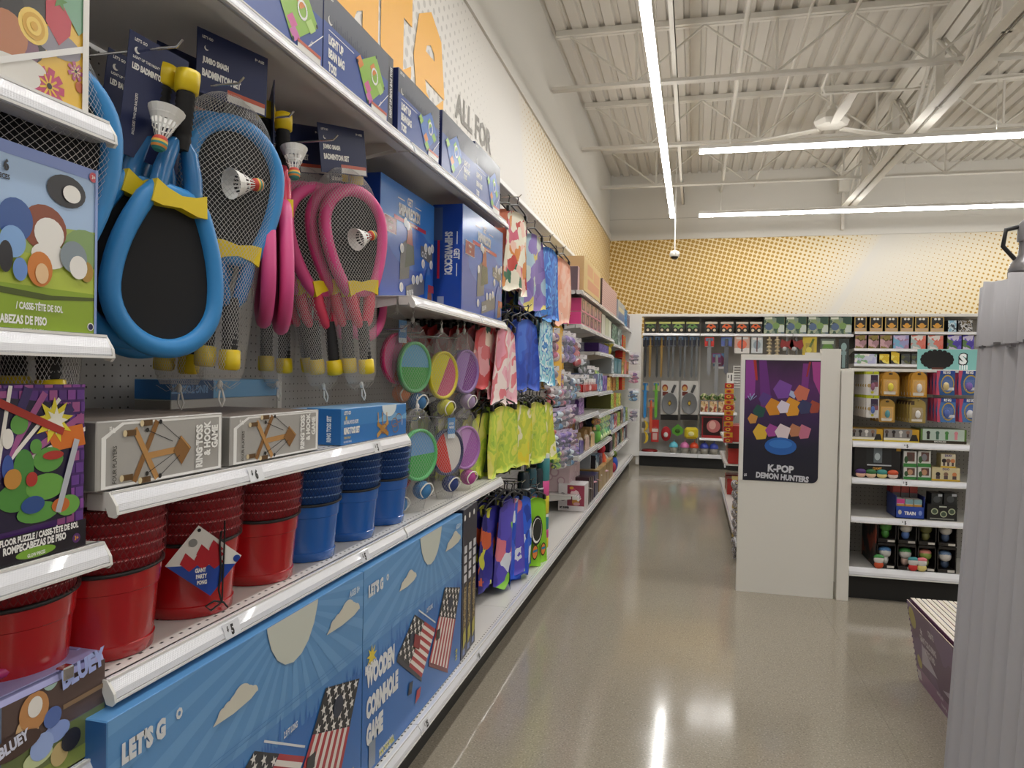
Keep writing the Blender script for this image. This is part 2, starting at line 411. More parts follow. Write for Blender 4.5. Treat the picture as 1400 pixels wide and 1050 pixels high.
for s in (-1, 1): m.box(s*.055-.045, s*.055+.045, -7, 8.95, 0, .012, steel); m.box(s*.012-.004, s*.012+.004, -7, 8.95, 0, .09, steel)
m.build('bottom_chord', t)
m = MB()
for s in (-1, 1): m.box(s*.06-.05, s*.06+.05, -7, 8.95, .60, .66, steel)
m.build('top_chord', t)
m = MB(); y = -6.8; k = 0
while y < 8.2:
    m = MB()
    for s in (-.03, .03): m.tube([(s, y, .05), (s, y+.75, .62)], .02, steel, 4); m.tube([(s, y+.75, .62), (s, y+1.5, .05)], .02, steel, 4)
    m.box(-.035, .035, y+.735, y+.765, .0, .62, steel); y += 1.5; m.build('web_bar', t)
m = MB(); m.box(-.02, .02, 8.85, 8.93, -.25, .6, steel); m.build('end_post', t)
m = MB(); m.box(-.07, .07, 8.8, 8.95, .3, .6, steel); m.build('wall_bracket', t)
# pipes
def pipe(pts, r, label, name='roof_pipe'):
    m = MB(); m.tube(pts, r, steel, 10); return tag(m.build(name), label, 'pipe')
a, b = aZ(1025, 0, 4.2), aZ(1003, 170, 4.2); pipe([(a.x, a.y-2, 4.2), (a.x, YB-.02, 4.2)], .022, 'thick white sprinkler pipe running along the roof left of the ceiling fan')
a = aZ(1112, 2, 4.25); pipe([(a.x, a.y-2, 4.25), (a.x, YB-.02, 4.25)], .012, 'thin white conduit running along the roof just left of the ceiling fan')
a = aZ(1176, 2, 4.2); pipe([(a.x, a.y-1.5, 4.2), (a.x, 7.55, 4.2), (a.x-.03, 7.7, 4.12), (a.x+.02, 7.85, 4.12), (2.0, 7.9, 4.12), (3.3, 7.9, 4.2)], .013, 'bent white conduit turning from lengthwise to crosswise above the ceiling fan')
m = MB(); m.box(-.24, -.20, -5, YB-.05, 4.0, 4.035, steel); m.box(-.205, -.20, -5, YB-.05, 4.0, 4.06, steel)
tag(m.build('joist_bridging'), 'long white angle bar crossing the joists close beside the lengthwise lamp', 'bridging bar')
# ceiling fan
c = aY(1137, 160, 8.0)
t = thing('overhead_fan', 'white ceiling fan with a six sided motor hanging on a downrod', 'ceiling fan', (c.x, 8.0, c.z-.1))
m = MB(); m.lathe([(.05, .0), (.15, .01), (.17, .06), (.14, .12), (.05, .17), (.04, .21), (.015, .22)], steel, n=6, smooth=False); m.build('motor', t)
m = MB(); m.cyl((0, 0, .2), (0, 0, 4.3-c.z+.15), .016, steel); m.build('downrod', t)
m = MB(); m.box(-.1, .1, -.03, .03, 4.16-c.z+.1, 4.24-c.z+.1, steel); m.build('mount', t)
for k in range(3):
    m = MB(); m.M = Matrix.Rotation(k*2*PI/3+.55, 4, 'Z')
    m.prism([(.13, -.035), (.5, -.05), (.95, -.035), (.95, .035), (.5, .05), (.13, .035)], -.012, .004, steel, 'z'); m.build('blade', t)
m = MB(); m.box(-.09, -.05, -.1, .02, -.35, .25, steel); m.M = None
# ---------------------------------------------------------------- lamps
lamp_on = emit('lamp_diffuser', (1., .985, .96, 1), 31.); added_up = emit('added_uplight_glow', (1., .985, .96, 1), 6.); lamp_side = emit('lamp_diffuser_side', (1., .985, .96, 1), 9.)
def lamp(label, x0, x1, y0, y1, z):
    t = thing('linear_lamp', label, 'ceiling lamp', ((x0+x1)/2, (y0+y1)/2, z), 'linear ceiling lamps'); X, Y = (x1-x0)/2, (y1-y0)/2
    m = MB(); m.box(-X, X, -Y, Y, 0, .035, lamp_side, 0, {'z-': lamp_on}); m.build('diffuser', t)
    m = MB(); m.box(-X-.001, X+.001, -Y-.001, Y+.001, .035, .072, WHITE); m.build('housing', t)
    m = MB(); m.box(-X+.012, X-.012, -Y+.012, Y-.012, .0722, .075, added_up); m.build('added_uplight', t)  # unseen glowing strip, added to brighten the roof deck and joists
    if X > Y: ps = [(-X+.3+i*2.4, 0) for i in range(int(2*X/2.4)+1)]
    else: ps = [(0, Y-.3-i*2.4) for i in range(int(2*Y/2.4)+1)]
    for px_, py_ in ps:
        m = MB(); m.cyl((px_, py_, .075), (px_, py_, ZC-z-.002), .003, steel, 5); m.build('suspension_wire', t)
    return t
lamp('long bright lamp hanging lengthwise above the aisle', -.375, -.308, -4., 10.9, 3.58)
lamp('long bright lamp hanging crosswise, the nearer and higher one in view', .01, 8.2, 7.78, 7.85, 3.58)
lamp('long bright lamp hanging crosswise close to the dotted back wall', .03, 8.2, 10.95, 11.02, 3.60)
for y in (4.2, .6, -3.): lamp('long bright lamp hanging crosswise overhead, outside the picture', .9, 8.2, y-.035, y+.035, 3.58)
# dome camera on its stem
c = aY(924, 350, 10.84); 
t = thing('dome_camera', 'small white dome camera hanging on a thin stem from the lengthwise lamp', 'security camera', (-.3, 10.84, c.z-.05))
m = MB(); m.lathe([(.02, .13), (.055, .12), (.07, .09), (.07, .05), (.06, .04)], WHITE, n=24); m.build('housing', t)
m = MB(); m.lathe([(.002, -.0), (.03, .005), (.05, .022), (.056, .045)], C('#1b1412', .15), n=24); m.build('dome', t)
m = MB(); m.cyl((0, 0, .12), (0, 0, ZC-c.z+.05), .010, WHITE); m.build('stem', t)
# ================================================================ left gondola run
XL, XB, XD = -.873, -1.33, -.815      # shelf lip, pegboard, base lip
BAYS = [-1.48, -.26, .96, 2.18, 3.40, 4.62, 5.84, 7.06, 8.28, 9.50, 10.62]
hole = C('#2a2725', .8)
def rail_profile(x, z, h=.034):      # sloping price channel, bulging out at its foot
    return [(x-.02, z), (x-.008, z), (x-.006, z-.003), (x+.004, z-h*.55), (x+.006, z-h*.85), (x+.001, z-h), (x-.008, z-h*.95), (x-.016, z-h*.5)]
def bead(m, x, z, y0, y1, h=.034):
    m.box(x-.009, x-.005, y0, y1, z-.003, z+.001, WHITE); m.box(x, x+.0075, y0, y1, z-h-.001, z-h+.0025, WHITE)
def price(t, txt, x, y, z, h=.022, sh=.6):
    m = MB(); th = .29; U = Vector((0, 1, 0)); V = Vector((-math.sin(th), 0, math.cos(th)))
    F = Face(m, Vector((x+.0075, y-.03, z-.031)), U*.06, V*.029)
    F.text('$', .28, .42, h*.5, BLACK, 2, 0, .7, .05); F.text(txt, .46, .05, h, BLACK, 2, 0, .7, .06)
    F.rect(.1, 0, .95, 1, C('#dfe0e4', .2), 1); m.build('price_tag', t)
def shelf(label, y0, y1, z, x=XL, caps=(1, 1), tags=(), group='white metal shelves of the left gondola', thin=.03, back=XB+.006, seams=()):
    t = thing('shelf', label, 'shelf', (0, 0, 0), group); t.location = (x, (y0+y1)/2, z-.04); o = -Vector(t.location)
    def done(m, n): m.M = None; return m.build(n, t, loc=Vector(t.location)) if False else _bp(m, n, t)
    m = MB(); m.box(back, x-.014, y0+.003, y1-.003, z-.004, z, SHELFW, .0015)
    m.box(x-.05, x-.016, y0+.003, y1-.003, z-.030, z-.004, SHELFW)
    for i in range(int((y1-y0-.04)/.0254)):
        y = y0+.03+i*.0254
        for xx in (x-.038, x-.13):
            m.poly([(xx-.0025, y, z+.0004), (xx+.0025, y, z+.0004), (xx+.0025, y+.008, z+.0004), (xx-.0025, y+.008, z+.0004)], hole)
        m.poly([(x-.058, y, z-.0045), (x-.054, y, z-.0045), (x-.054, y+.008, z-.0045), (x-.058, y+.008, z-.0045)], C('#f4f2ee', .6))  # pale dots underneath: light coming through the holes, painted in
    _bp(m, 'deck', t)
    m = MB(); m.prism(rail_profile(x, z), y0+.004, y1-.004, RAIL, 'y', True); bead(m, x, z, y0+.004, y1-.004); _bp(m, 'price_rail', t)
    for k, y in enumerate((y0, y1)):
        if caps[k]:
            m = MB(); s = 1 if k else -1; pr = [(a+ (.002 if a > x else 0), b-(.002 if b < z-.03 else 0)) for a, b in rail_profile(x, z, .038)]
            m.prism(pr, y-s*.001, y-s*.006, C('#dcdad5', .4), 'y'); _bp(m, 'end_cap', t)
    for y in (y0+.012, y1-.012):
        m = MB(); m.prism([(back+.002, z-.005), (x-.06, z-.005), (x-.06, z-.028), (back+.03, z-.085), (back+.002, z-.085)], y-.0015, y+.0015, SHELFW, 'y'); _bp(m, 'bracket', t)
    for tx, y in tags:
        m0 = MB(); price_world(t, tx, x, y, z)
    for y in seams:
        m = MB(); m.prism(rail_profile(x+.002, z+.001, .036), y-.004, y+.004, C('#cfd0d4', .3), 'y'); _bp(m, 'rail_joint', t)
    return t
def _bp(m, name, t):         # world-coordinate mesh -> child of t
    loc = Vector(t.location)
    if t.rotation_euler.z: raise ValueError
    for v in m.v: v -= loc
    return m.build(name, t, loc=Vector((0, 0, 0)))
def price_world(t, txt, x, y, z, h=.021):
    m = MB(); th = .30; U = Vector((0, 1, 0)); V = Vector((-math.sin(th), 0, math.cos(th)))
    F = Face(m, Vector((x+.0085, y-.03, z-.033)), U*.06, V*.030)
    F.rect(.1, 0, .95, 1, C('#dddee2', .25), 1)
    F.text('$', .26, .42, h*.55, BLACK, 2, 0, .75, .05); F.text(txt, .45, .12, h, BLACK, 2, 0, .75, .06); return _bp(m, 'price_tag', t)
# bay carcasses
bayl = ['far behind the camera', 'holding the floor puzzles at the left edge', 'holding rackets, ring toss boxes and buckets', 'holding the blue sea battle games and catch paddles', 'holding the towels and swim garments',
        'with the last hanging garments and tall tubes', 'starting with the pink doll boxes', 'with the teal and purple boxes', 'third from the far end, with yellow toys', 'at the far end beside the white end panel']
for i in range(len(BAYS)-1):
    y0, y1 = BAYS[i], BAYS[i+1]; top = 2.46 if i < 5 else (2.3 if i < 6 else 2.16)
    t = thing('gondola_bay', 'white pegboard gondola bay '+bayl[i], 'gondola bay', (XB, (y0+y1)/2, 0), 'bays of the left gondola run')
    m = MB(); m.box(XB-.02, XB, y0, y1, .16, top, WHITE, 0, {'x+': PEG}); _bp(m, 'back_panel', t)
    m = MB(); m.box(XB-.025, XB+.004, y0-.012, y0+.012, .0, top, WHITE); _bp(m, 'upright', t)
    t = thing('base_shelf', 'white bottom shelf with black kick plate '+bayl[i], 'shelf', ((XB+XD)/2, (y0+y1)/2, 0), 'bottom shelves of the left gondola run')
    m = MB(); m.box(XB+.006, XD-.014, y0+.001, y1-.001, .157, .165, SHELFW)
    for k in range(int((y1-y0)/.0254)):
        y = y0+.02+k*.0254; 
        for xx in (XD-.028,):
            m.poly([(xx-.0025, y, .1654), (xx+.0025, y, .1654), (xx+.0025, y+.008, .1654), (xx-.0025, y+.008, .1654)], hole)
    _bp(m, 'base_deck', t)
    m = MB(); m.box(-.885, -.868, y0, y1, 0, .157, BLACK); _bp(m, 'kick_plate', t)
    m = MB(); m.prism(rail_profile(XD, .166), y0+.002, y1-.002, RAIL); bead(m, XD, .166, y0+.002, y1-.002); _bp(m, 'price_rail', t)
    if i == 2: price_world(t, '25', XD, aX(581, 990, XD).y, .166)
    if i == 3: price_world(t, '10', XD, aX(653, 898, XD).y, .166)
# canopy rail along the top of the run
t = thing('canopy_shelf', 'narrow white canopy shelf along the top of the left gondola', 'shelf', (XB, 3, 2.46))
m = MB(); m.box(XB, -1.19, -.2, 7.7, 2.46, 2.468, SHELFW)
for i in range(300):
    y = .1+i*.0254; m.poly([(-1.222, y, 2.4596), (-1.214, y, 2.4596), (-1.214, y+.008, 2.4596), (-1.222, y+.008, 2.4596)], C('#f4f2ee', .6))  # pale dots paint the light showing through the canopy holes
_bp(m, 'deck', t)
m = MB(); m.box(-1.19, -1.178, -.2, 7.7, 2.455, 2.487, WHITE, .003); _bp(m, 'front_rail', t)
# shelves
for z, n in ((1.654, 'top shelf of the floor puzzle bay'), (1.327, 'second shelf of the floor puzzle bay, under the animal puzzle box'), (1.008, 'third shelf of the floor puzzle bay, under the purple puzzle'), (.681, 'lowest raised shelf of the floor puzzle bay, under the tin')):
    shelf('white metal shelf, '+n, -.25, .957, z)
shelf('long white top shelf with the light up bean bag toss boxes, first bay', .965, 2.178, 2.005, caps=(1, 0))
shelf('white top shelf with the light up bean bag toss boxes, second bay', 2.182, 3.40, 2.005, caps=(0, 1))
shelf('white shelf with a 6 dollar tag under the grey ring toss boxes', .962, 2.195, 1.083, tags=(('6', aX(347, 647, XL).y), ('5', aX(514, 609, XL).y)))
shelf('white shelf with 5 dollar tags under the red and blue buckets', .962, 2.176, .788, caps=(1, 0), tags=(('5', aX(314, 858, XL).y), ('5', aX(497, 759, XL).y)))
shelf('white shelf under the lower row of catch paddles, continuing the bucket shelf', 2.18, 3.392, .788, caps=(1, 1))
shelf('white shelf under the two blue sea battle games', 2.205, 3.415, 1.525, seams=(2.98,))
far = [('a', 6, 7, 1.962), ('a', 7, 8, 1.962), ('a', 8, 9, 1.962), ('a', 9, 10, 1.937), ('b', 6, 7, 1.69), ('b', 7, 8, 1.69), ('b', 8, 9, 1.65), ('b', 9, 10, 1.64), ('c', 7, 8, 1.51), ('d', 8, 9, 1.305), ('d', 9, 10, 1.305),
       ('e', 6, 7, 1.135), ('e', 7, 8, 1.12), ('f', 6, 7, .943), ('f', 7, 8, .905), ('f', 8, 9, .905), ('f', 9, 10, .66), ('g', 6, 7, .626), ('g', 7, 8, .605), ('g', 8, 9, .66), ('h', 6, 7, .31), ('h', 7, 8, .31), ('i', 8, 9, .41), ('i', 9, 10, .41)]
bn = {6: 'pink doll box bay', 7: 'teal box bay', 8: 'yellow toy bay', 9: 'far end bay'}
cnt = {}
for k, a, b, z in far:
    cnt[a] = cnt.get(a, 0)+1
    if k == 'e' and a == 6: shelf('short white shelf under the red trimmed display carton in the pink doll box bay', 6.0, 7.055, z); continue
    shelf('%s white shelf from the top in the %s of the left gondola' % (ORD[cnt[a]-1], bn[a]), BAYS[a]+.004, BAYS[b]-.004, z)
# white end panel that closes the run
m = MB(); m.box(XB-.02, -.73, 10.63, 10.66, .14, 2.17, WHITE, .003); m.box(-.78, -.735, 10.665, 10.68, .02, 2.1, WHITE)
tag(m.build('end_panel'), 'tall plain white end panel closing the left gondola in the far corner', 'end panel')
# ================================================================ puzzles at the left edge
card = C('#e9e7e2', .5); 
def bx(name, label, cat, y0, y1, z0, z1, dep, base, xf=-.89, side=None, art=None, art_l=None, group=None, c=.0015, top=None, rotz=0.):
    """printed carton on the left gondola, its front looking to +x"""
    m = MB(); fm = {}
    if side: fm['y-'] = side; fm['y+'] = side
    if top: fm['z+'] = top
    m.box(xf-dep, xf, y0, y1, z0, z1, base, c, fm)
    if art: art(faceX(m, xf, y0, y1, z0, z1))
    if art_l: art_l(faceY(m, y0, xf-dep, xf, z0, z1))
    if rotz:
        ctr = Vector((xf, (y0+y1)/2, 0)); R = Matrix.Translation(ctr) @ Matrix.Rotation(rotz, 4, 'Z') @ Matrix.Translation(-ctr)
        m.v = [R @ v for v in m.v]
    return tag(m.build(name), label, cat, group)
GL = .28        # gloss of printed cartons
def PC(h): return C(h, GL, 0, .5)
w_, k_ = PC('#f4f3ef'), PC('#17161a')
# yellow flower puzzle (top)
def art_p1(F):
    P = lambda x, y: F.uv(aX(x, y, -.89))
    F.rect(0, 0, 1, 1, PC('#e9bd45'), 1)
    def flower(x, y, r, c1, c2, n=9):
        u, v = P(x, y)
        for i in range(n):
            a = 2*PI*i/n; F.line((u, v), (u+r*math.cos(a)/F.w, v+r*math.sin(a)/F.h), r*.42, PC(c1), 3); F.line((u, v), (u+.62*r*math.cos(a)/F.w, v+.62*r*math.sin(a)/F.h), r*.12, PC(c2), 4)
        F.circ(u, v, r*.16, k_, 5)
    u, v = P(20, 35); F.circ(u, v, .05, PC('#2b2422'), 2); u, v = P(10, 45); F.circ(u, v, .03, PC('#b9774f'), 3)
    u, v = P(52, 5); F.circ(u, v, .026, PC('#39332f'), 2)
    for r, c in ((.024, '#f0cd62'), (.018, '#d9a736'), (.012, '#f0cd62'), (.006, '#d9a736')):
        u, v = P(45, 36); F.circ(u, v, r, PC(c), 2+int((.03-r)*200))
    u, v = P(28, 62); F.ell(u, v, .09, .09, PC('#7d5568'), 2)
    flower(66, 118, .026, '#c2466f', '#e9bd45')
    u, v = P(80, 28); F.poly([(u-.07, v+.1), (u+.07, v+.08), (u+.06, v-.05), (u-.0, v-.13), (u-.07, v-.04)], PC('#c03a48'), 3); F.star(u, v+.1, .014, PC('#5c8a4a'), 4)
    u, v = P(102, 8); F.poly([(u-.09, v+.15), (u+.1, v+.2), (u+.09, v-.06), (u+.02, v-.15), (u-.08, v-.02)], PC('#7ba88a'), 3)
    u, v = P(15, 95); F.ell(u, v, .14, .07, PC('#dedad2'), 3); u, v = P(40, 90); F.ell(u, v, .08, .035, PC('#dedad2'), 3)
    u, v = P(78, 60); F.ell(u, v, .13, .07, PC('#8f8a93'), 2); u, v = P(100, 100); flower(102, 98, .014, '#b55a86', '#f0dca0', 7)
    u, v = P(108, 120); F.circ(u, v, .008, PC('#b85b32'), 3)
    F.poly([P(-60, 84), P(118, 63), P(118, 72), P(-60, 94)], PC('#e9e7e3'), 6)
    F.rect(.965, 0, 1, 1, PC('#e4e1da'), 7)
bx('puzzle_box', 'yellow floor puzzle box with a pink flower and a strawberry, at the top left edge', 'puzzle box', .60, .921, 1.656, 1.93, .07, PC('#e9bd45'), art=art_p1, group='floor puzzles at the left edge', side=card)
def art_p2(F):
    P = lambda x, y: F.uv(aX(x, y, -.89))
    F.rect(0, 0, 1, 1, PC('#a9c4e6'), 1); F.rect(0, .93, 1, 1, PC('#7f93cf'), 2); F.rect(.985, 0, 1, 1, PC('#8ea3d6'), 6)
    F.poly([(0, .26), (.6, .30), (1, .36), (1, .62), (.8, .60), (.3, .5), (0, .5)], PC('#a3b85e'), 2)
    F.ell(.93, .5, .12, .12, PC('#86a368'), 3); F.rect(0, 0, 1, .24, PC('#8faa35'), 3)
    F.poly([(0, .24), (.35, .23), (.75, .20), (1, .22), (1, .2), (.7, .17), (.3, .2), (0, .2)], PC('#4e5a26'), 4)
    F.rect(0, .24, 1, .42, PC('#b8c94e'), 2)
    # plain balloons and balls in place of the printed figures
    for x, y, rx, ry, c in ((60, 312, 30, 32, '#8c4a33'), (66, 320, 20, 22, '#efece6'), (20, 300, 24, 30, '#3f5f9e'), (14, 330, 18, 22, '#86aee0'), (90, 262, 26, 22, '#2c2b30'), (96, 266, 12, 12, '#efece6'), (66, 350, 24, 18, '#efece6'), (52, 368, 17, 24, '#d3803c'), (54, 374, 9, 14, '#ecc79a'),
                            (98, 352, 18, 22, '#87949c'), (104, 366, 12, 16, '#efece6'), (116, 372, 9, 14, '#b08a3c'), (24, 368, 10, 16, '#6d92d0'), (4, 350, 10, 22, '#2c2b30')):
        p, q = P(x, y); a = P(x+rx, y); b = P(x, y-ry); F.ell(p, q, abs(a[0]-p), abs(b[1]-q), PC(c), 4+int(x) % 5+(1 if rx < 20 else 0)*3)
    u, v = P(0, 226); F.text('6', u+.01, v-.02, .016, PC('#22222a'), 5, 0, .8, .05, 'l')
    u, v = P(-8, 238); F.text('PIECES', u, v-.01, .007, PC('#22222a'), 5, 0, .8, .04)
    u, v = P(126, 243); F.circ(u, v, .0075, PC('#c8434f'), 5); F.text('3+', u, v-.012, .006, w_, 6, 0, .8, .03, 'c')
    u, v = P(84, 426); F.text('/ CASSE-T\u00caTE DE SOL', u, v-.01, .0125, w_, 6, 0, .62, .04, 'r')
    u, v = P(62, 443); F.text('ROMPECABEZAS DE PISO', u, v-.012, .0125, w_, 6, 0, .62, .04, 'r')
    u, v = P(62, 452); F.text('48 PIECES 61,0 x 91,4 cm', u, v-.01, .004, w_, 6, 0, .8, .01, 'r')
    u, v = P(122, 447); F.circ(u, v, .006, w_, 5); F.circ(u, v, .0045, PC('#2c2b50'), 6)
bx('puzzle_box', 'light blue and green floor puzzle box with lettering CASSE-TETE DE SOL', 'puzzle box', .62, .942, 1.329, 1.577, .07, PC('#8ea3d6'), art=art_p2, group='floor puzzles at the left edge', side=PC('#8ea3d6'), top=PC('#7f93cf'))
def art_p3(F):
    P = lambda x, y: F.uv(aX(x, y, -.89))
    F.rect(0, 0, 1, 1, PC('#4c2a6e'), 1)
    for r in range(14):
        for k in range(22):
            u0 = k*.05+(.025 if r % 2 else 0); v0 = r*.075
            if u0 > .80 or v0 > .86: F.rect(u0+.004, v0+.008, u0+.046, v0+.067, PC(random.choice(['#6a3f92', '#8a4a9c', '#5b3480', '#a0568f'])), 2)
    F.poly([(0, .16), (.93, .2), (.91, .88), (.6, .93), (0, .9)], PC('#241d3a'), 3)
    for i in range(14):
        a = .5+i*.16; F.line((.55, .5), (.55+.55*math.cos(a), .5+.5*math.sin(a)), .006+.004*(i % 3), PC(['#ece7df', '#a55a92', '#3b2c63'][i % 3]), 4)
    u, v = P(72, 575); F.star(u, v, .034, PC('#e5d43b'), 6, 9, .5); F.star(u+.01, v, .02, PC('#f2efe0'), 7, 8, .5)
    u, v = P(60, 590); F.poly([(u, v), (u+.2, v+.03), (u+.22, v-.1), (u+.05, v-.12)], PC('#d8742c'), 5)
    F.line(P(-10, 548), P(84, 590), .011, PC('#a8362c'), 8)
    F.line(P(102, 600), P(76, 700), .010, PC('#b9bcc4'), 9)
    for x, y, rx, ry, c in ((24, 580, 12, 14, '#5f9a48'), (64, 628, 20, 17, '#5d9a45'), (70, 622, 14, 6, '#b2362f'), (30, 640, 14, 26, '#4c8a41'), (60, 665, 26, 18, '#6aa548'), (20, 680, 26, 20, '#4f8d3d'), (50, 700, 28, 14, '#5d9a45'), (90, 690, 16, 14, '#6aa548'),
                            (8, 640, 8, 18, '#3d57a0'), (14, 655, 12, 14, '#c38a3e'), (42, 690, 16, 12, '#2f4f8c'), (80, 690, 12, 10, '#c56a34'), (46, 610, 8, 10, '#5f9a48'), (40, 655, 8, 10, '#b2362f'), (8, 600, 8, 14, '#e9e4dc')):
        p, q = P(x, y); a = P(x+rx, y); b = P(x, y-ry); F.ell(p, q, abs(a[0]-p), abs(b[1]-q), PC(c), 6+int(y) % 4)
    F.poly([(0, 0), (1, 0), (1, .165), (0, .15)], PC('#191420'), 11)
    u, v = P(103, 716); F.text('FLOOR PUZZLE / CASSE-T\u00caTE DE SOL', u, v-.02, .0115, w_, 12, .02, .66, .05, 'r')
    u, v = P(86, 732); F.text('ROMPECABEZAS DE PISO', u, v-.02, .011, w_, 12, .02, .66, .05, 'r')
    u, v = P(45, 754); F.ell(u, v, .1, .03, PC('#7fae3a'), 12); u, v = P(45, 756); F.text('GLOW PIECES', u, v-.012, .005, w_, 13, .03, .7, .03, 'c')
    u, v = P(100, 735); F.circ(u, v, .007, PC('#59306e'), 12); F.text('3+', u, v-.012, .0065, PC('#e9a83c'), 13, 0, .8, .03, 'c')
bx('puzzle_box', 'purple brick patterned floor puzzle box with green and orange comic art', 'puzzle box', .60, .923, 1.010, 1.252, .07, PC('#4c2a6e'), art=art_p3, group='floor puzzles at the left edge', side=PC('#3a2156'))
# tin case on the lowest shelf
t = thing('tin_case', 'lilac tin lunch case lettered BLUEY on the lowest left shelf', 'tin case', (-.97, .86, .683)); o = Vector(t.location)
m = MB(); tinm = PC('#a9a9d6'); zt = .832; y1 = .968; y0 = .66
pr = [(-1.0, .684), (-.892, .684), (-.890, zt-.016), (-.894, zt-.005), (-.905, zt), (-1.0, zt)]
m.prism(pr, y0, y1, tinm, 'y'); F = faceX(m, -.8895, y0, y1, .684, zt-.012)
P = lambda x, y: F.uv(aX(x, y, -.8895))
F.rect(0, 0, 1, 1, PC('#6d6a78'), 1); F.rect(.3, .5, 1, 1, PC('#5c4a45'), 2); F.poly([(.4, .1), (1, .18), (1, .5), (.3, .45)], PC('#6f7c4c'), 3); F.rect(0, 0, 1, .16, PC('#8c9a4b'), 4)
F.rect(0, .2, .42, 1, PC('#66748e'), 3)
for i in range(5): F.rect(.04+i*.08, .3, .09+i*.08, .95, PC('#51627e'), 4)
F.line(P(85, 967), P(142, 935), .007, PC('#8d7358'), 5)
for x, y, rx, ry, c in ((45, 972, 20, 26, '#c58e5a'), (46, 966, 10, 14, '#ece8e1'), (36, 998, 16, 20, '#ddb98a'), (70, 980, 12, 14, '#5a72b0'), (76, 1000, 18, 14, '#8fa5de'), (95, 1010, 13, 15, '#2d2c33'), (92, 1012, 7, 8, '#efece6'), (80, 1030, 12, 16, '#c9b37c'), (55, 1020, 16, 18, '#9db3e4'), (50, 1035, 20, 12, '#c8d3a0'), (68, 925, 12, 18, '#a9c3ba')):
    p, q = P(x, y); a = P(x+rx, y); b = P(x, y-ry); F.ell(p, q, abs(a[0]-p), abs(b[1]-q), PC(c), 5+int(x) % 4)
u, v = P(83, 944); F.text('BLUEY', u, v, .030, PC('#a9b6ea'), 10, .12, .74, .06)
u, v = P(-4, 1040); F.ell(u+.07, v+.06, .14, .12, PC('#4d3a35'), 10); F.text('BLUEY', u, v, .017, PC('#d9dcef'), 11, .2, .74, .05)
_bp(m, 'body', t)
m = MB(); m.tube([(-.935, .70, zt), (-.935, .70, zt+.010), (-.935, .72, zt+.014), (-.935, .90, zt+.014), (-.935, .92, zt+.010), (-.935, .92, zt)], .008, PC('#b2276a'), 8); _bp(m, 'handle', t)
m = MB(); m.box(-.900, -.884, .885, .905, zt-.016, zt+.004, CHROME, .002); _bp(m, 'latch', t)
m = MB(); m.box(-.998, -.93, .955, .962, zt-.0005, zt+.003, PC('#8d8dc0')); m.box(-.998, -.893, y0, y1-.004, zt-.0002, zt+.0015, PC('#9a99c9')); _bp(m, 'lid_seam', t)
# ================================================================ ring toss shelf
def art_ring(F):
    fr = PC('#efeeea'); wood = PC('#8a6033'); wd2 = PC('#b98a52'); dkw = PC('#5f4526')
    F.poly([(.03, .02), (.985, .02), (.985, .06), (.06, .06), (.06, .74), (.18, .93), (.985, .93), (.985, .965), (.165, .965), (.03, .76)], fr, 1)
    F.poly([(.96, .03), (.985, .03), (.985, .96), (.96, .96)], fr, 1)
    F.line((.36, .42), (.62, .46), .011, wd2, 2); F.line((.25, .06), (.42, .95), .011, wood, 3); F.line((.42, .05), (.25, .86), .011, wd2, 4)
    F.poly([(.61, .68), (.70, .46), (.62, .20), (.55, .44)], wood, 4); F.line((.61, .66), (.69, .45), .003, wd2, 5)
    for u, v in ((.21, .80), (.33, .93), (.19, .14), (.32, .06)): F.rect(u-.03, v-.045, u+.05, v+.045, dkw, 5); F.ell(u-.03, v, .014, .05, PC('#d9c79e'), 6)
    for a, b in (((.44, .93), (.60, .62)), ((.34, .82), (.54, .60)), ((.44, .08), (.60, .36)), ((.34, .15), (.55, .40))): F.line(a, b, .0012, k_, 5); F.circ(a[0], a[1], .004, k_, 6)
    u = .80
    for i, s in enumerate(('RING TOSS', '& HOOK', 'GAME')): F.text(s, u+i*.072, [.10, .28, .40][i], .0195, w_, 6, PI/2, .66, .05)
    F.text('WOODEN GAME', .765, .3, .005, w_, 6, PI/2, .9, .02); F.text('FOUR PLAYERS', .125, .08, .009, PC('#4a4742'), 6, PI/2, .75, .02); F.text('AGES', .09, .80, .005, w_, 6, PI/2, .8, .02); F.text('8+', .115, .82, .008, w_, 6, PI/2, .8, .03)
def art_ring_l(F):
    [F.text(s_, .60+.24*i_, .08, .0165*F.h/.1, PC('#35322f'), 2, PI/2, .60, .05) for i_, s_ in enumerate(('RING TOSS &', 'HOOK GAME'))]
gsid = PC('#87847f'); topw = PAT('woodgrain_print', ['#5b5048', '#7d7269', '#938880', '#6b6058'], 60, 'X', .5)
gm = PC('#aaa7a2')
for n, (a, b, z1, xf) in enumerate(((.945, 1.257, 1.188, -.888), (1.285, 1.640, 1.178, -.890))):
    bx('board_game_box', ['grey ring toss and hook game box nearest the purple puzzle', 'grey ring toss and hook game box beside the blue ring toss set'][n], 'game box', a, b, 1.085, z1+.006, .30, gm, xf, gsid, art_ring, art_ring_l, 'ring toss boxes on the 6 dollar shelf', .002, topw)
bx('board_game_box', 'grey ring toss box wedged behind the gap between the two front ring toss boxes', 'game box', 1.262, 1.56, 1.085, 1.172, .2, gm, -1.0, gsid, None, art_ring_l, 'ring toss boxes on the 6 dollar shelf', .002, topw)
blu, blud, bluL = PC('#3f86c8'), PC('#2d6cae'), PC('#7fb4dc')
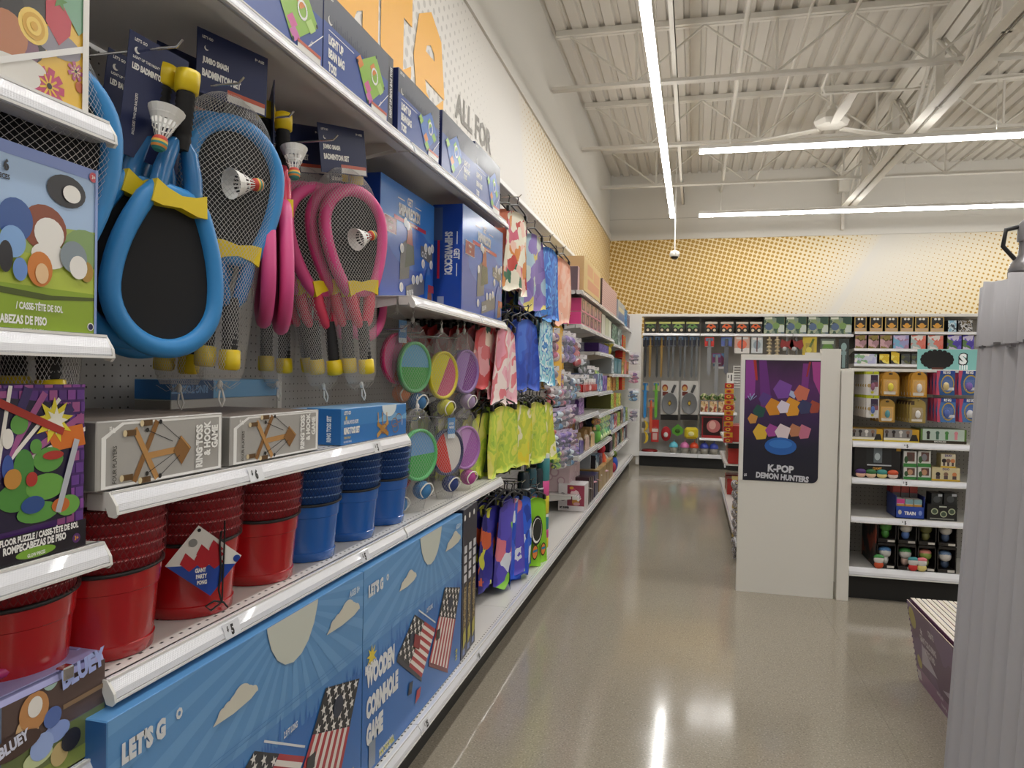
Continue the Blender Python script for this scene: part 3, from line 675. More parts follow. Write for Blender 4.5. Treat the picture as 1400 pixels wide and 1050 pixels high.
def art_rt(F):
    F.rect(0, 0, 1, .5, PC('#2f78c0'), 1); F.ell(.70, .98, .12, .35, PC('#dfe9ec'), 1); F.poly([(.5, .55), (.62, .72), (.7, .6), (.8, .75), (.9, .6), (1, .7), (1, .5), (.5, .5)], bluL, 2)
    F.text("LET'S GO", .03, .83, .010, w_, 3, 0, .8, .05); F.star(.06, .74, .008, PC('#e9c93b'), 3, 8, .4)
    F.text('NATURAL WOOD & ROPE', .03, .56, .011, w_, 3, 0, .50, .03); F.text('RING TOSS SET', .03, .28, .019, w_, 3, 0, .60, .06); F.text('TOSS & TALLY', .03, .16, .006, PC('#e9c93b'), 3, 0, .8, .03)
    F.text('INCLUDES 5 RINGS', .03, .05, .005, w_, 3, 0, .8, .02); F.text('AGES 6+', .93, .3, .007, w_, 3, PI/2, .8, .02)
    wd = PC('#c99a4e')
    F.line((.50, .08), (.68, .48), .013, wd, 4); F.line((.68, .08), (.50, .46), .013, PC('#b98539'), 5)
    for a in ((.52, .42, .8), (.66, .40, .78), (.59, .28, .8)): F.line((a[0], a[1]), (a[0]-.01, a[2]), .005, wd, 4)
    for u, v in ((.78, .42), (.80, .24), (.6, .28), (.85, .55)):
        for i in range(14): a, b = 2*PI*i/14, 2*PI*(i+1)/14; F.line((u+.05*math.cos(a), v+.14*math.sin(a)), (u+.05*math.cos(b), v+.14*math.sin(b)), .0025, PC('#a9702f'), 6)
def art_rt_l(F): F.text('RING TOSS SET', .72, .08, .0135, PC('#dfeaf4'), 2, PI/2, .60, .05)
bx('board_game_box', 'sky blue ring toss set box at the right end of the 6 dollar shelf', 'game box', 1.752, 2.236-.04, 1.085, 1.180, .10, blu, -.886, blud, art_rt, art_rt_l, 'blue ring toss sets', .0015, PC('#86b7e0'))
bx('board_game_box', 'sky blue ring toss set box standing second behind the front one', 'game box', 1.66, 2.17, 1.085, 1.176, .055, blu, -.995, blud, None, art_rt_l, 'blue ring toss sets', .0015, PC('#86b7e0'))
def art_rt_top(F): F.rect(0, 0, .34, 1, PC('#28486f'), 1); F.text('RING TOSS SET', .29, .72, .02, PC('#6f91b8'), 2, PI, .75, .04)
bx('board_game_box', 'blue ring toss set box lying upside down behind the grey boxes', 'game box', 1.45, 1.90, 1.205, 1.252, .10, PC('#6f9fc4'), -1.16, blud, art_rt_top, None, 'blue ring toss sets', .0015)
bx('board_game_box', 'grey ring toss box at the back of the shelf carrying the upside down blue one', 'game box', 1.45, 1.86, 1.085, 1.205, .10, gm, -1.16, gsid, None, None, 'ring toss boxes on the 6 dollar shelf', .002)
# ================================================================ sea battle games
def art_ship(F):
    F.rect(0, 0, 1, 1, PC('#2a55b4'), 1); F.rect(0, .62, 1, 1, PC('#3d7fd0'), 1.5); F.ell(.55, .5, .42, .2, PC('#3469c4'), 2)
    gy = PC('#67686e'); lt = PC('#d7d8dc')
    F.text('GET', .5, .855, .030, lt, 4, 0, .72, .05, 'c'); F.line((.28, .88), (.40, .88), .004, lt, 4); F.line((.60, .88), (.72, .88), .004, lt, 4)
    F.text("SHIPWRECK'D!", .5, .735, .042, k_, 4, -.0, .60, .07, 'c'); F.text("SHIPWRECK'D!", .495, .742, .042, lt, 5, -.0, .60, .05, 'c')
    F.rect(.22, .685, .82, .72, PC('#b22a3a'), 4); F.text('WATER FILLED DRINKING GAME', .52, .692, .008, w_, 5, 0, .8, .02, 'c')
    F.rect(.06, .55, .26, .68, PC('#8f2733'), 4); F.frame(.06, .55, .26, .68, .002, w_, 5); F.text('PITS MAN', .16, .625, .010, w_, 5, 0, .7, .03, 'c'); F.text('CUPS', .16, .575, .010, w_, 5, 0, .7, .03, 'c')
    F.poly([(.33, .18), (.50, .22), (.52, .48), (.44, .55), (.34, .48)], gy, 4); F.poly([(.42, .30), (.60, .36), (.58, .52), (.46, .60)], PC('#4d5648'), 5)
    F.poly([(.44, .52), (.56, .52), (.54, .66), (.47, .68)], PC('#a4503f'), 6); F.poly([(.46, .60), (.55, .62), (.52, .72), (.45, .68)], PC('#c9a27e'), 5)
    F.poly([(.72, .46), (.97, .42), (.97, .58), (.72, .56)], gy, 4); F.text('C1 C2', .74, .46, .022, lt, 5, .0, .7, .05); F.poly([(.45, .02), (.80, .12), (.80, .26), (.45, .14)], gy, 4); F.text('B2 B3 B4', .47, .05, .022, lt, 5, .2, .6, .05)
    for u, v in ((.42, .70), (.36, .46), (.36, .12), (.58, .22), (.66, .23), (.73, .26), (.82, .56), (.90, .55), (.96, .58), (.77, .40), (.94, .42), (.46, .68)): F.circ(u, v, .017, PC('#efeeea'), 6); F.circ(u+.006, v-.006, .012, PC('#cfd2da'), 7)
    F.poly([(.80, .02), (.97, .02), (.95, .30), (.88, .40), (.82, .28)], PC('#2a62b8'), 5); F.poly([(.86, .02), (.97, .05), (.95, .2), (.88, .16)], PC('#8a5a3a'), 6); F.rect(.88, .15, 1, .22, PC('#a63a2f'), 7)
def art_ship_l(F):
    F.text("SHIPWRECK'D!", .42, .74, .034, PC('#d9dbe2'), 3, -PI/2, .62, .05); F.text('GET', .72, .58, .026, PC('#d9dbe2'), 3, -PI/2, .7, .05); F.line((.83, .62), (.83, .74), .003, w_, 3); F.line((.83, .32), (.83, .44), .003, w_, 3)
    F.rect(.18, .30, .26, .66, PC('#c2304a'), 3); F.rect(.2, .03, .42, .13, PC('#8d96b8'), 3); F.rect(.04, .66, .34, .97, PC('#4e6291'), 2)
GL = .16
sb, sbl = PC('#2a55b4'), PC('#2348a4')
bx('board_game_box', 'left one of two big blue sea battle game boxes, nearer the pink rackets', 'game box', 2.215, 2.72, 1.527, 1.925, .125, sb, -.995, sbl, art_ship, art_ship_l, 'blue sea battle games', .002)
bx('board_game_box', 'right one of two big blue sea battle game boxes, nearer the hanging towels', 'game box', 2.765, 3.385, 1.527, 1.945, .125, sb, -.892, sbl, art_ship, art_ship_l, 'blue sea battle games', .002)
GL = .28
# ================================================================ light up bean bag toss boxes on the top shelf
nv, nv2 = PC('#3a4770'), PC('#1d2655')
def art_bb(kind, flip=False):
    def art(F):
        X = (lambda u: 1-u) if flip else (lambda u: u)
        F.rect(0, .0, 1, .62, PC('#3f589e'), 1); F.rect(0, .62, 1, 1, PC('#5c606c'), 1)
        for i in range(18): F.rect(.10+i*.03, .62, .115+i*.03, .62+.05+.10*((i*7) % 5)/5, PC('#4a4f63'), 2)
        if flip:
            for i, s in enumerate(('LIGHT UP', 'BEAN BAG', 'TOSS')): F.text(s, .62, .40-i*.13, .022, w_, 3, 0, .62, .05)
        else:
            F.text("LET'S GO", .03, .92, .008, w_, 3, 0, .8, .03); F.ell(.08, .67, .03, .055, w_, 3); F.ell(.09, .69, .028, .05, PC('#5c606c'), 4)
            F.line((.06, .55), (.42, .55), .002, w_, 3)
            for i, s in enumerate(('LIGHT UP', 'BEAN BAG', 'TOSS')): F.text(s, .06, .38-i*.16, .024, w_, 3, 0, .62, .06)
        g, cs = (PC('#93c04a'), ('#d4629c', '#e08a3f', '#d06fb0')) if kind == 'green' else (PC('#4a78c4'), ('#e08a3f', '#8fc04a', '#e0663f'))
        c = X(.67) if not flip else .3
        F.poly([(c-.20, .50), (c+.10, .80), (c+.27, .46), (c-.02, .06)], g, 4)
        F.frame(c-.27, .03, c-.26, .04, .001, g, 4)
        for a, b, q in ((c-.03, .28, cs[0]), (c+.06, .58, cs[1]), (c-.16, .52, cs[1]), (c+.0, .16, cs[2] if kind == 'green' else cs[1]), (c+.18, .40, cs[1] if kind != 'green' else '#b7d97a')):
            F.poly([(a-.06, b), (a, b+.09), (a+.06, b), (a, b-.09)], PC(q), 5)
        for i in range(16): a, b = 2*PI*i/16, 2*PI*(i+1)/16; F.line((c+.08+.05*math.cos(a), .50+.10*math.sin(a)), (c+.08+.05*math.cos(b), .50+.10*math.sin(b)), .006, w_, 6)
        for s in ((c-.20, .50), (c+.10, .78), (c+.25, .46), (c-.02, .09)): F.circ(s[0], s[1], .005, PC('#20242e'), 6)
        F.line((c+.05, -.02), (c+.33, .42), .0025, w_, 5); F.text('35 IN', c+.18, .16, .007, w_, 5, .9, .8, .02)
        if not flip: F.rect(.70, .02, .97, .13, PC('#e4e1dc'), 6); F.rect(.70, .10, .97, .14, PC('#c8634a'), 7)
    return art
def art_bb_l(F): F.text('LIGHT UP BEAN BAG TOSS', .75, .14, min(.02, F.w*.45), w_, 2, PI/2, .60, .05)
gb = 'light up bean bag toss boxes on the top shelf'
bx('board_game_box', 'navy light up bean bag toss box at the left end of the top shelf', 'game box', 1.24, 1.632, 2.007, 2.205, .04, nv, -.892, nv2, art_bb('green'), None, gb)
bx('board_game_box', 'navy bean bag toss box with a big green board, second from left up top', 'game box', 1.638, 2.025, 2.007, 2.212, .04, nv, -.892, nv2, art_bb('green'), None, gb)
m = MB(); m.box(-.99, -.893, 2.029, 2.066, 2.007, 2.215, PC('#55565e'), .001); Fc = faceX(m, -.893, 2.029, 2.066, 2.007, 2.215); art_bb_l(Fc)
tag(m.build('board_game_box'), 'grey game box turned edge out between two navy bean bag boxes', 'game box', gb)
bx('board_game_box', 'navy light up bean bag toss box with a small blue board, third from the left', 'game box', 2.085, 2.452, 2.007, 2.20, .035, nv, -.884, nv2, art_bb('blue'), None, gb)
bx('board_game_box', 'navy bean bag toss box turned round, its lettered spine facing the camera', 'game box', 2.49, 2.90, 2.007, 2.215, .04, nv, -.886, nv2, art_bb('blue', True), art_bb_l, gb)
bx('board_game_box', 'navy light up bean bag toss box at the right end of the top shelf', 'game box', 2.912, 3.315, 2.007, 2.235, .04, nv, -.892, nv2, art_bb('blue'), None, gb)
# ================================================================ cornhole cartons on the bottom shelf
def flag(F, A, B, Cc, D, k=6, split=.42, n=7, along=True):
    """stars-and-stripes board; A,B top left/right, Cc,D bottom right/left in face uv"""
    L = lambda p, q, t: (p[0]+(q[0]-p[0])*t, p[1]+(q[1]-p[1])*t)
    bil = lambda s, t: L(L(A, B, s), L(D, Cc, s), t)
    F.poly([A, B, L(B, Cc, split), L(A, D, split)], PC('#23262e'), k)
    for i in range(n*2-1): F.poly([bil(i/(2*n-1), split), bil((i+1)/(2*n-1), split), bil((i+1)/(2*n-1), 1), bil(i/(2*n-1), 1)], PC('#b2303a' if i % 2 == 0 else '#eae3dc'), k+1)
    for r in range(5):
        for c in range(5 if r % 2 == 0 else 4):
            p = bil((c+.5+(0 if r % 2 == 0 else .5))/5, split*(r+.5)/5); w = math.hypot((B[0]-A[0])*F.w, (B[1]-A[1])*F.h)
            F.star(p[0], p[1], w*.072, PC('#eae7e2'), k+2)
    p = bil(.5, split*.5); F.circ(p[0], p[1], math.hypot((B[0]-A[0])*F.w, (B[1]-A[1])*F.h)*.14, PC('#1d2b44'), k+3)
XC = -.848
def art_corn(F):
    F.rect(0, 0, 1, 1, PC('#5f97cd'), 1); su, sv = .60, 1.06
    QX = Face(F.mb, (XC, 1.822, .167), (0, .868, 0), (0, 0, .575)); P = lambda x, y: QX.uv(aX(x, y, XC))
    for i in range(17):
        a = PI+PI*(i+.5)/17; b = a+PI/34*(.7+.3*(i % 3)/2); R = 1.5
        F.poly([(su+.14*math.cos(a), sv+.2*math.sin(a)), (su+R*math.cos(a), sv+R*math.sin(a)), (su+R*math.cos(b), sv+R*math.sin(b)), (su+.14*math.cos(b), sv+.2*math.sin(b))], PC('#6da3d5'), 2)
    random.seed(5); gr = PC('#2f70bd')
    F.rect(0, .46, 1, .62, PC('#4f8ac8'), 3); F.rect(0, 0, 1, .53, gr, 4)
    u = 0.
    while u < 1: h = random.uniform(.02, .10)*(1.3 if random.random() < .3 else .8); F.poly([(u-.007, .529), (u+.009, .529), (u+random.uniform(-.006, .008), .53+h)], gr, 4); u += random.uniform(.008, .03)
    for v in (.665, .650): F.line((0, v), (1, v), .0014, PC('#4a86c2'), 4)
    F.ell(su, sv, .125, .25, PC('#cfd3c8'), 4)
    for cu, cv, sc in ((.88, .84, 1.), (.37, .80, .8)):
        for du, r in ((-.07, .020), (-.045, .028), (-.015, .036), (.015, .050), (.045, .034), (.07, .024)): F.ell(cu+du*sc, cv, r*sc, r*sc*1.5, PC('#d6d3c4'), 5, 16, 0, PI)
        F.poly([(cu-.09*sc, cv+.004), (cu+.095*sc, cv+.004), (cu+.06*sc, cv-.012), (cu-.02*sc, cv-.02), (cu-.11*sc, cv-.016)], PC('#d6d3c4'), 5)
    F.text("LET'S G", .03, .86, .036, PC('#dfe2e4'), 6, 0, .72, .07); F.text('O', .168, .885, .020, PC('#dfe2e4'), 6, 0, .8, .07); F.text('AGES 8+', .97, .92, .018, PC('#c9dcec'), 6, 0, .7, .05, 'r')
    c = P(507, 897); F.star(c[0], c[1], .034, PC('#e6cf3d'), 6, 9, .42)
    c = P(498, 916); F.text('BIG FUN', c[0], c[1]-.03, .026, PC('#e8eaec'), 6, 0, .6, .06)
    for x, y, s in ((499, 944, 'WOODEN'), (499, 987, 'CORNHOLE'), (499, 1024, 'GAME')): c = P(x, y); F.text(s, c[0], c[1], .062, PC('#e8eaec'), 6, 0, .56, .075)
    c = P(516, 1016); F.text('FOR THE PARK,', c[0]+.01, c[1]-.09, .024, PC('#d9d24a'), 6, 0, .62, .05); F.text('TAILGATING', c[0]+.01, c[1]-.145, .024, PC('#d9d24a'), 6, 0, .62, .05)
    F.rect(.05, .02, .10, .15, PC('#8a97a8'), 7)
    F.text('Includes two wooden boards,', .13, .045, .012, w_, 6, 0, .6, .02); F.text('eight bean bags & carry bag', .13, .015, .012, w_, 6, 0, .6, .02)
    flag(F, P(566, 840), P(542, 897), P(575, 926), P(594, 860), 6, .46)
    flag(F, P(607, 803), P(628, 803), P(611, 914), P(585, 905), 7, .40)
    F.poly([P(542, 897), P(575, 926), P(575, 932), P(541, 905)], PC('#343844'), 6); F.poly([P(585, 905), P(611, 914), P(611, 920), P(585, 911)], PC('#7a3a40'), 6)
    F.poly([P(565, 866), P(573, 870), P(571, 888), P(563, 884)], PC('#8a2430'), 11); F.poly([P(595, 862), P(600, 858), P(599, 872), P(594, 876)], PC('#23262e'), 11)
    F.poly([P(558, 934), P(563, 930), P(561, 948), P(556, 951)], PC('#1e2a3c'), 8); F.poly([P(568, 944), P(574, 938), P(572, 952), P(566, 962)], PC('#b2303a'), 8)
    F.line(P(571, 834), P(594, 851), .005, PC('#dfe3e6'), 6); c = P(582, 838); F.text('2.9 FT LONG', c[0], c[1], .016, PC('#dfe3e6'), 6, 0, .5, .04)
    c = P(624, 880); F.text('3.5 LB', c[0], c[1]-.1, .022, PC('#d9d24a'), 6, PI/2, .6, .05)
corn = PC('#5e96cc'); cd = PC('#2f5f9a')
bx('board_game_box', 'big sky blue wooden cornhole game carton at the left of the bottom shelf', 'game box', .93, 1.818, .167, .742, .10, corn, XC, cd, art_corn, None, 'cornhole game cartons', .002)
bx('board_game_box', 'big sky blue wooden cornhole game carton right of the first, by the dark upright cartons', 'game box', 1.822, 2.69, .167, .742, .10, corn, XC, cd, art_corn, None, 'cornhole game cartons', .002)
def art_slim(F):
    F.ell(.3, .94, .15, .02, w_, 2)
    for i in range(4): F.rect(.28, .70-i*.065, .78, .75-i*.065, PC('#cfd0d6'), 2)
    F.poly([(.3, .16), (.75, .2), (.8, .50), (.3, .46)], PAT('beach_print', ['#7d6a4a', '#a08a60', '#4d4436', '#b7a67c'], 60), 2); F.poly([(.3, .06), (.8, .1), (.75, .2), (.3, .16)], PC('#b9b04a'), 3); F.rect(.3, .02, .7, .06, PC('#6a7fb5'), 2)
for i in range(3):
    a = 2.705+i*.073
    bx('board_game_box', '%s of three slim dark upright game cartons right of the cornhole cartons' % ('left one', 'middle one', 'right one')[i], 'game box', a, a+.069, .167, .752, .10, PC('#27283a'), XC-.004*i, PC('#1c1d2b'), art_slim, None, 'slim dark game cartons', .002)
# ================================================================ badminton sets
YEL = C('#e3c61a', .35, name='yellow_plastic'); GRIP = C('#1b1a1b', .75, name='black_foam'); CARDN = C('#1f2a55', .4, name='navy_card')
STR = C('#0f0f12', .8, name='string_bed_black')
NETW = C('#c2bfbc', .6, 0, .3, 'net_cord_pale')
def hoop(n=40):          # tear-drop outline of the head, tip at z=0, widest near z=.2 (local x,z)
    out = []
    R = [(.106*math.cos(a), .180+.100*math.sin(a)) for a in [PI/2*k/10 for k in range(11)]]      # upper right quarter
    L = [(.046+.060*math.cos(PI/2*k/9)**.9, .180*(1-k/9)) for k in range(1, 10)]               # straighter side down to the collar
    side = list(reversed(R))+L
    return [(x, 0, z) for x, z in side]+[(-x, 0, z) for x, z in reversed(side[1:])]
def racket_parts(col, dark):
    """meshes of one racket; local origin at the head tip's far end: collar at z=0, head up to z=.31, grip down to -.215"""
    fm = C(col, .45, name='racket_foam_'+col.strip('#')); tm = C(dark, .25, name='racket_shaft_'+dark.strip('#'))
    H = hoop(); P = []
    m = MB(); m.tube(H, .0180, fm, 10, True, up=(0, 1, 0), flat=.9); P.append(('racket', m))
    m = MB(); pts = [(x*.93, 0, .140+(z-.140)*.93) for x, y, z in H]; m.poly(pts, STR); P.append(('string_bed', m))
    m = MB(); pr = [(-.052, -.014), (-.03, -.004), (0, .002), (.03, -.004), (.052, -.014), (.058, .028), (.036, .030), (0, .024), (-.036, .030), (-.058, .028)]
    m.prism(pr, -.019, .019, YEL, 'y'); P.append(('collar', m))
    m = MB()
    for s in (-1, 1): m.tube([(s*.038, 0, .0), (s*.032, 0, -.04), (s*.019, 0, -.085), (s*.010, 0, -.10)], [.017, .017, .015, .010], tm, 8)
    P.append(('throat', m))
    m = MB(); pf = [(.014, -.085), (.016, -.10)]
    for i in range(8): z = -.105-i*.0115; pf += [(.0175, z), (.0155, z-.0095)]
    m.lathe([(r, z) for r, z in reversed(pf)], GRIP, n=14); P.append(('grip', m))
    m = MB(); m.lathe([(.015, -.237), (.0215, -.234), (.0225, -.222), (.0215, -.196), (.017, -.194)], YEL, n=16); P.append(('butt_cap', m))
    return P
def shuttle(m1, m2, M):
    wht = C('#e9e7e2', .6, name='feather_white'); m1.M = M; m2.M = M
    for i in range(16):
        a = 2*PI*i/16; b = a+.16
        m1.add([(.010*math.cos(a), .010*math.sin(a), .0), (.010*math.cos(b), .010*math.sin(b), 0), (.031*math.cos(b), .031*math.sin(b), .052), (.031*math.cos(a), .031*math.sin(a), .052)], [(0, 1, 2, 3)], wht)
        m1.add([(.022*math.cos(a), .022*math.sin(a), .03), (.0315*math.cos(a), .0315*math.sin(a), .052), (.0315*math.cos(a+.4), .0315*math.sin(a+.4), .052), (.022*math.cos(a+.4), .022*math.sin(a+.4), .03)], [(0, 1, 2, 3)], wht)
    m1.lathe([(.018, .018), (.0185, .021)], wht, n=16, cap=(0, 0)); m1.lathe([(.026, .038), (.0265, .041)], wht, n=16, cap=(0, 0))
    for i, c in enumerate(('#3b8d86', '#d98b3c', '#3b8d86', '#e2b84a', '#c8463a', '#c8463a')):
        r = (.008, .012, .0135, .0138, .0135, .0125, .010); z = -.024+i*.0042
        m2.lathe([(r[i], z), (r[i+1], z+.0042)], C(c, .6), n=16, cap=(i == 0, i == 5))
_rk = {}
def add_racket(t, col, dark, M):
    """one racket as a part of set t, its pieces as sub-parts"""
    if (col, dark) not in _rk: _rk[(col, dark)] = racket_parts(col, dark)
    root = None
    for n, m in _rk[(col, dark)]:
        key = ('me', col, dark, n)
        if key not in _rk:
            o = m.build(n, t, loc=Vector((0, 0, 0))); _rk[key] = o.data
        else:
            o = bpy.data.objects.new(n, _rk[key]); COL.objects.link(o); o.parent = t
        if root is None: root = o; o.matrix_local = M
        else: o.parent = root
    return root
def header(t, M, lines, w=.17, h=.12, sticker=True):
    m = MB(); m.M = M; m.box(-w/2, w/2, -.001, .001, -h, 0, CARDN)
    F = Face(m, M @ Vector((-w/2, -.0012, -h)), (M.to_3x3() @ Vector((w, 0, 0))), (M.to_3x3() @ Vector((0, 0, h)))); m.M = None
    F.text("LET'S GO", .06, .86, .006, w_, 2, 0, .8, .03); F.ell(.12, .72, .03, .04, w_, 2); F.ell(.13, .735, .028, .036, CARDN, 3)
    for i, s in enumerate(lines): F.text(s, .07, .46-i*.19, .016, w_, 2, 0, .6, .06)
    F.text('8+ AGES', .94, .86, .006, w_, 2, 0, .8, .03, 'r')
    if sticker: F.rect(.42, .02, .97, .18, PC('#e6e2dc'), 2); F.rect(.42, .13, .97, .2, PC('#c9604a'), 3)
    m.build('header_card', t, loc=Vector((0, 0, 0)))
def net_mesh(prof, nz, na, wd, depth=.5):
    """diamond net as real cords: prof(s)->(z, half width); closed around an oval section"""
    m = MB()
    def pt(i, j):
        s = j/nz; z, a, d = prof(s); q = 2*PI*i/na
        return Vector((a*math.cos(q), d*math.sin(q), z))
    vs = []; fs = []
    for j in range(nz):
        for i in range(na):
            for k in (-1, 1):
                p = pt(i+(.5 if j % 2 else 0), j); q = pt(i+(.5 if j % 2 else 0)+k*.5, j+1)
                d = (q-p); n = Vector((p.x*.6, p.y*1.4, 0)); sd = d.cross(n); 
                if sd.length < 1e-9: continue
                sd.normalize(); sd *= wd/2*min(1, prof((j+.5)/nz)[1]/.10+.25); o = len(vs); vs += [p-sd, p+sd, q+sd, q-sd]; fs.append((o, o+1, o+2, o+3))
    m.add(vs, fs, NETW); return m
def prof_up(s):      # head on top, grip down : z from .36 to -.27 (collar at 0)
    z = .34-s*.60
    if z > .14: a = .132*max(.18, math.sqrt(max(0, 1-((z-.14)/.205)**2)))
    elif z > 0: a = .132-(.14-z)*.35
    elif z > -.24: a = .083-(-z)*.12
    else: a = max(.008, .054-(-.24-z)*.55)
    return z, a, max(.008, min(.05, a*.55))
NETM = net_mesh(prof_up, 104, 64, .0008); _net = []
def add_net(t, M=Matrix()):
    if not _net:
        o = NETM.build('net_bag', t, loc=Vector((0, 0, 0))); _net.append(o.data)
    else:
        o = bpy.data.objects.new('net_bag', _net[0]); COL.objects.link(o); o.parent = t
    o.matrix_local = M
    m = MB(); m.tube([(0, 0, -.262), (.006, 0, -.28), (.012, 0, -.30), (.006, 0, -.315), (-.002, 0, -.30), (0, 0, -.28)], .0022, C('#e6e4e0', .5), 6); m.ell((0, 0, -.268), .006, .006, .010, C('#e6e4e0', .5), 8, 6)
    for i in range(14):
        a = random.uniform(-.6, .6); b = random.uniform(-.6, .6); m.tube([(0, 0, -.262), (.04*a, .03*b, -.270-.012*random.random()), (.075*a, .05*b, -.262)], .0005, NETW, 3)
    for v in m.v: v.rotate(M.to_3x3().to_quaternion()) if False else None
    m.v = [M @ v for v in m.v]; m.build('net_tail', t, loc=Vector((0, 0, 0)))
def RY(a): return Matrix.Rotation(a, 4, 'Y')
def T(x, y, z): return Matrix.Translation((x, y, z))
BLU = ('#2f86c6', '#2a6ea6'); PNK = ('#d94f8c', '#d8435f')
def jumbo(label, p, rotz, tilt, cols, n=2, shut=True, group='jumbo badminton sets in net bags', ang=.0, cardw=.17):
    """netted set, heads up; p = position of the collar of the front racket"""
    t = thing('badminton_set', label, 'badminton set', p, group, rotz)
    for k in range(n):
        M = RY(tilt) @ T(-.024*k, .036*k, .006*k) @ RY(.04*k*(1 if k % 2 else -1))
        add_racket(t, *cols, M)
    if shut:
        a, b = MB(), MB(); M = RY(tilt) @ T(.01, -.045, .15) @ RY(-PI/2-.2)
        shuttle(a, b, M); s = a.build('shuttlecock', t, loc=Vector((0, 0, 0))); o = b.build('cork', s, loc=Vector((0, 0, 0)))
    Mn = RY(tilt) @ T(-.008*(n-1), .018*(n-1), 0); add_net(t, Mn)
    header(t, RY(tilt) @ T(0, .018*(n-1), .455), ('JUMBO SMASH', 'BADMINTON SET'), cardw, .13)
    return t
def led(label, p, rotz, tilt, cols, group='unbagged badminton sets hanging handle up', shift=1, shut=True, spread=.05):
    t = thing('badminton_set', label, 'badminton set', p, group, rotz)
    for k in range(2):
        M = RY(PI+tilt) @ T(.0, -.045*k, .0) @ RY(-spread*k*shift)
        M = RY(tilt) @ T(-.028*k*shift, .042*k, .01*k) @ RY(PI+spread*k*shift)
        add_racket(t, *cols, M)
    if shut:
        a, b = MB(), MB(); shuttle(a, b, RY(tilt) @ T(-.055, -.02, .085) @ Matrix.Rotation(.12, 4, 'Y')); s = a.build('shuttlecock', t, loc=Vector((0, 0, 0))); b.build('cork', s, loc=Vector((0, 0, 0)))
    m = MB(); m.M = RY(tilt) @ T(-.04, .03, .27); M = m.M
    m.box(-.06, .06, -.001, .001, -.22, 0, CARDN); m.M = None
    F = Face(m, M @ Vector((-.06, -.0012, -.22)), M.to_3x3() @ Vector((.12, 0, 0)), M.to_3x3() @ Vector((0, 0, .22)))
    F.text("LET'S GO", .08, .93, .006, w_, 2, 0, .8, .03); F.ell(.14, .86, .05, .028, w_, 2); F.ell(.17, .87, .045, .025, CARDN, 3)
    F.text('LIGHT UP THE NIGHT', .08, .79, .005, w_, 2, 0, .8, .02); F.text('LED BADMINTON SET', .08, .70, .012, w_, 2, 0, .55, .06)
    F.text('INCLUDES TWO LED RACKETS', .22, .18, .005, w_, 2, PI/2, .8, .02); m.build('header_card', t, loc=Vector((0, 0, 0))); return t
def hook(x, y, z, label, back=XB, name='peg_hook', g='chrome peg hooks'):
    m = MB(); m.tube([(back+.002, y, z), (x-.012, y, z), (x, y, z+.012)], .0028, CHROME, 6); m.box(back+.0005, back+.006, y-.012, y+.012, z-.014, z+.014, CHROME)
    return tag(m.build(name), label, 'peg hook', g)
q = aX(60, 338, -.93); jumbo('netted blue jumbo badminton set half hidden behind the light blue puzzle box', (q.x, q.y, q.z), 1.25, -.05, BLU, 2, False)
q = aX(240, 268, -.925); led('blue LED badminton set hanging handle up without a net, front of its hook', (q.x, q.y, q.z), 1.32, .10, BLU)
q = aX(205, 280, -1.02); led('blue LED badminton set hanging directly behind the front unbagged blue one', (q.x, q.y+.0, q.z), 1.32, .12, BLU, shut=True)
q = aX(318, 352, -.945); jumbo('blue jumbo badminton set in a net with a shuttlecock, hanging in plain view', (q.x, q.y, q.z), 1.22, .02, BLU, 2)
q = aX(262, 362, -1.06); jumbo('blue jumbo badminton set in a net, hidden behind the unbagged blue rackets', (q.x, q.y, q.z), 1.3, .02, BLU, 2, False)
q = aX(386, 288, -.96); led('pink LED badminton set hanging handle up and edge on, right of the blue net', (q.x, q.y, q.z), 2.22, .07, PNK, spread=.03)
q = aX(388, 395, -1.12); jumbo('pink jumbo badminton set in a net behind the edge on pink rackets', (q.x, q.y, q.z), 1.35, -.03, PNK, 2, False)
q = aX(446, 398, -1.0); jumbo('pink jumbo badminton set in a net, second of its hook, behind the front pink one', (q.x, q.y, q.z), 1.2, -.16, PNK, 3, False)
q = aX(492, 398, -.925); jumbo('pink jumbo badminton set in a net with a shuttlecock, frontmost of the pink ones', (q.x, q.y, q.z), 1.2, -.14, PNK, 2)
q = aX(482, 335, -1.03); led('pink LED badminton set hanging handle up next to the blue games', (q.x, q.y+.06, q.z), 1.45, -.16, PNK, shut=False)
for x, y, z, s in ((230, 65, -.925, 'blue LED set'), (316, 115, -.93, 'netted blue set'), (386, 160, -.95, 'edge on pink set'), (447, 192, -.93, 'netted pink sets'), (483, 212, -1.0, 'rearmost pink set')):
    q = aX(x, y, z); hook(z+.03, q.y, q.z, 'chrome peg hook sticking out above the %s' % s)
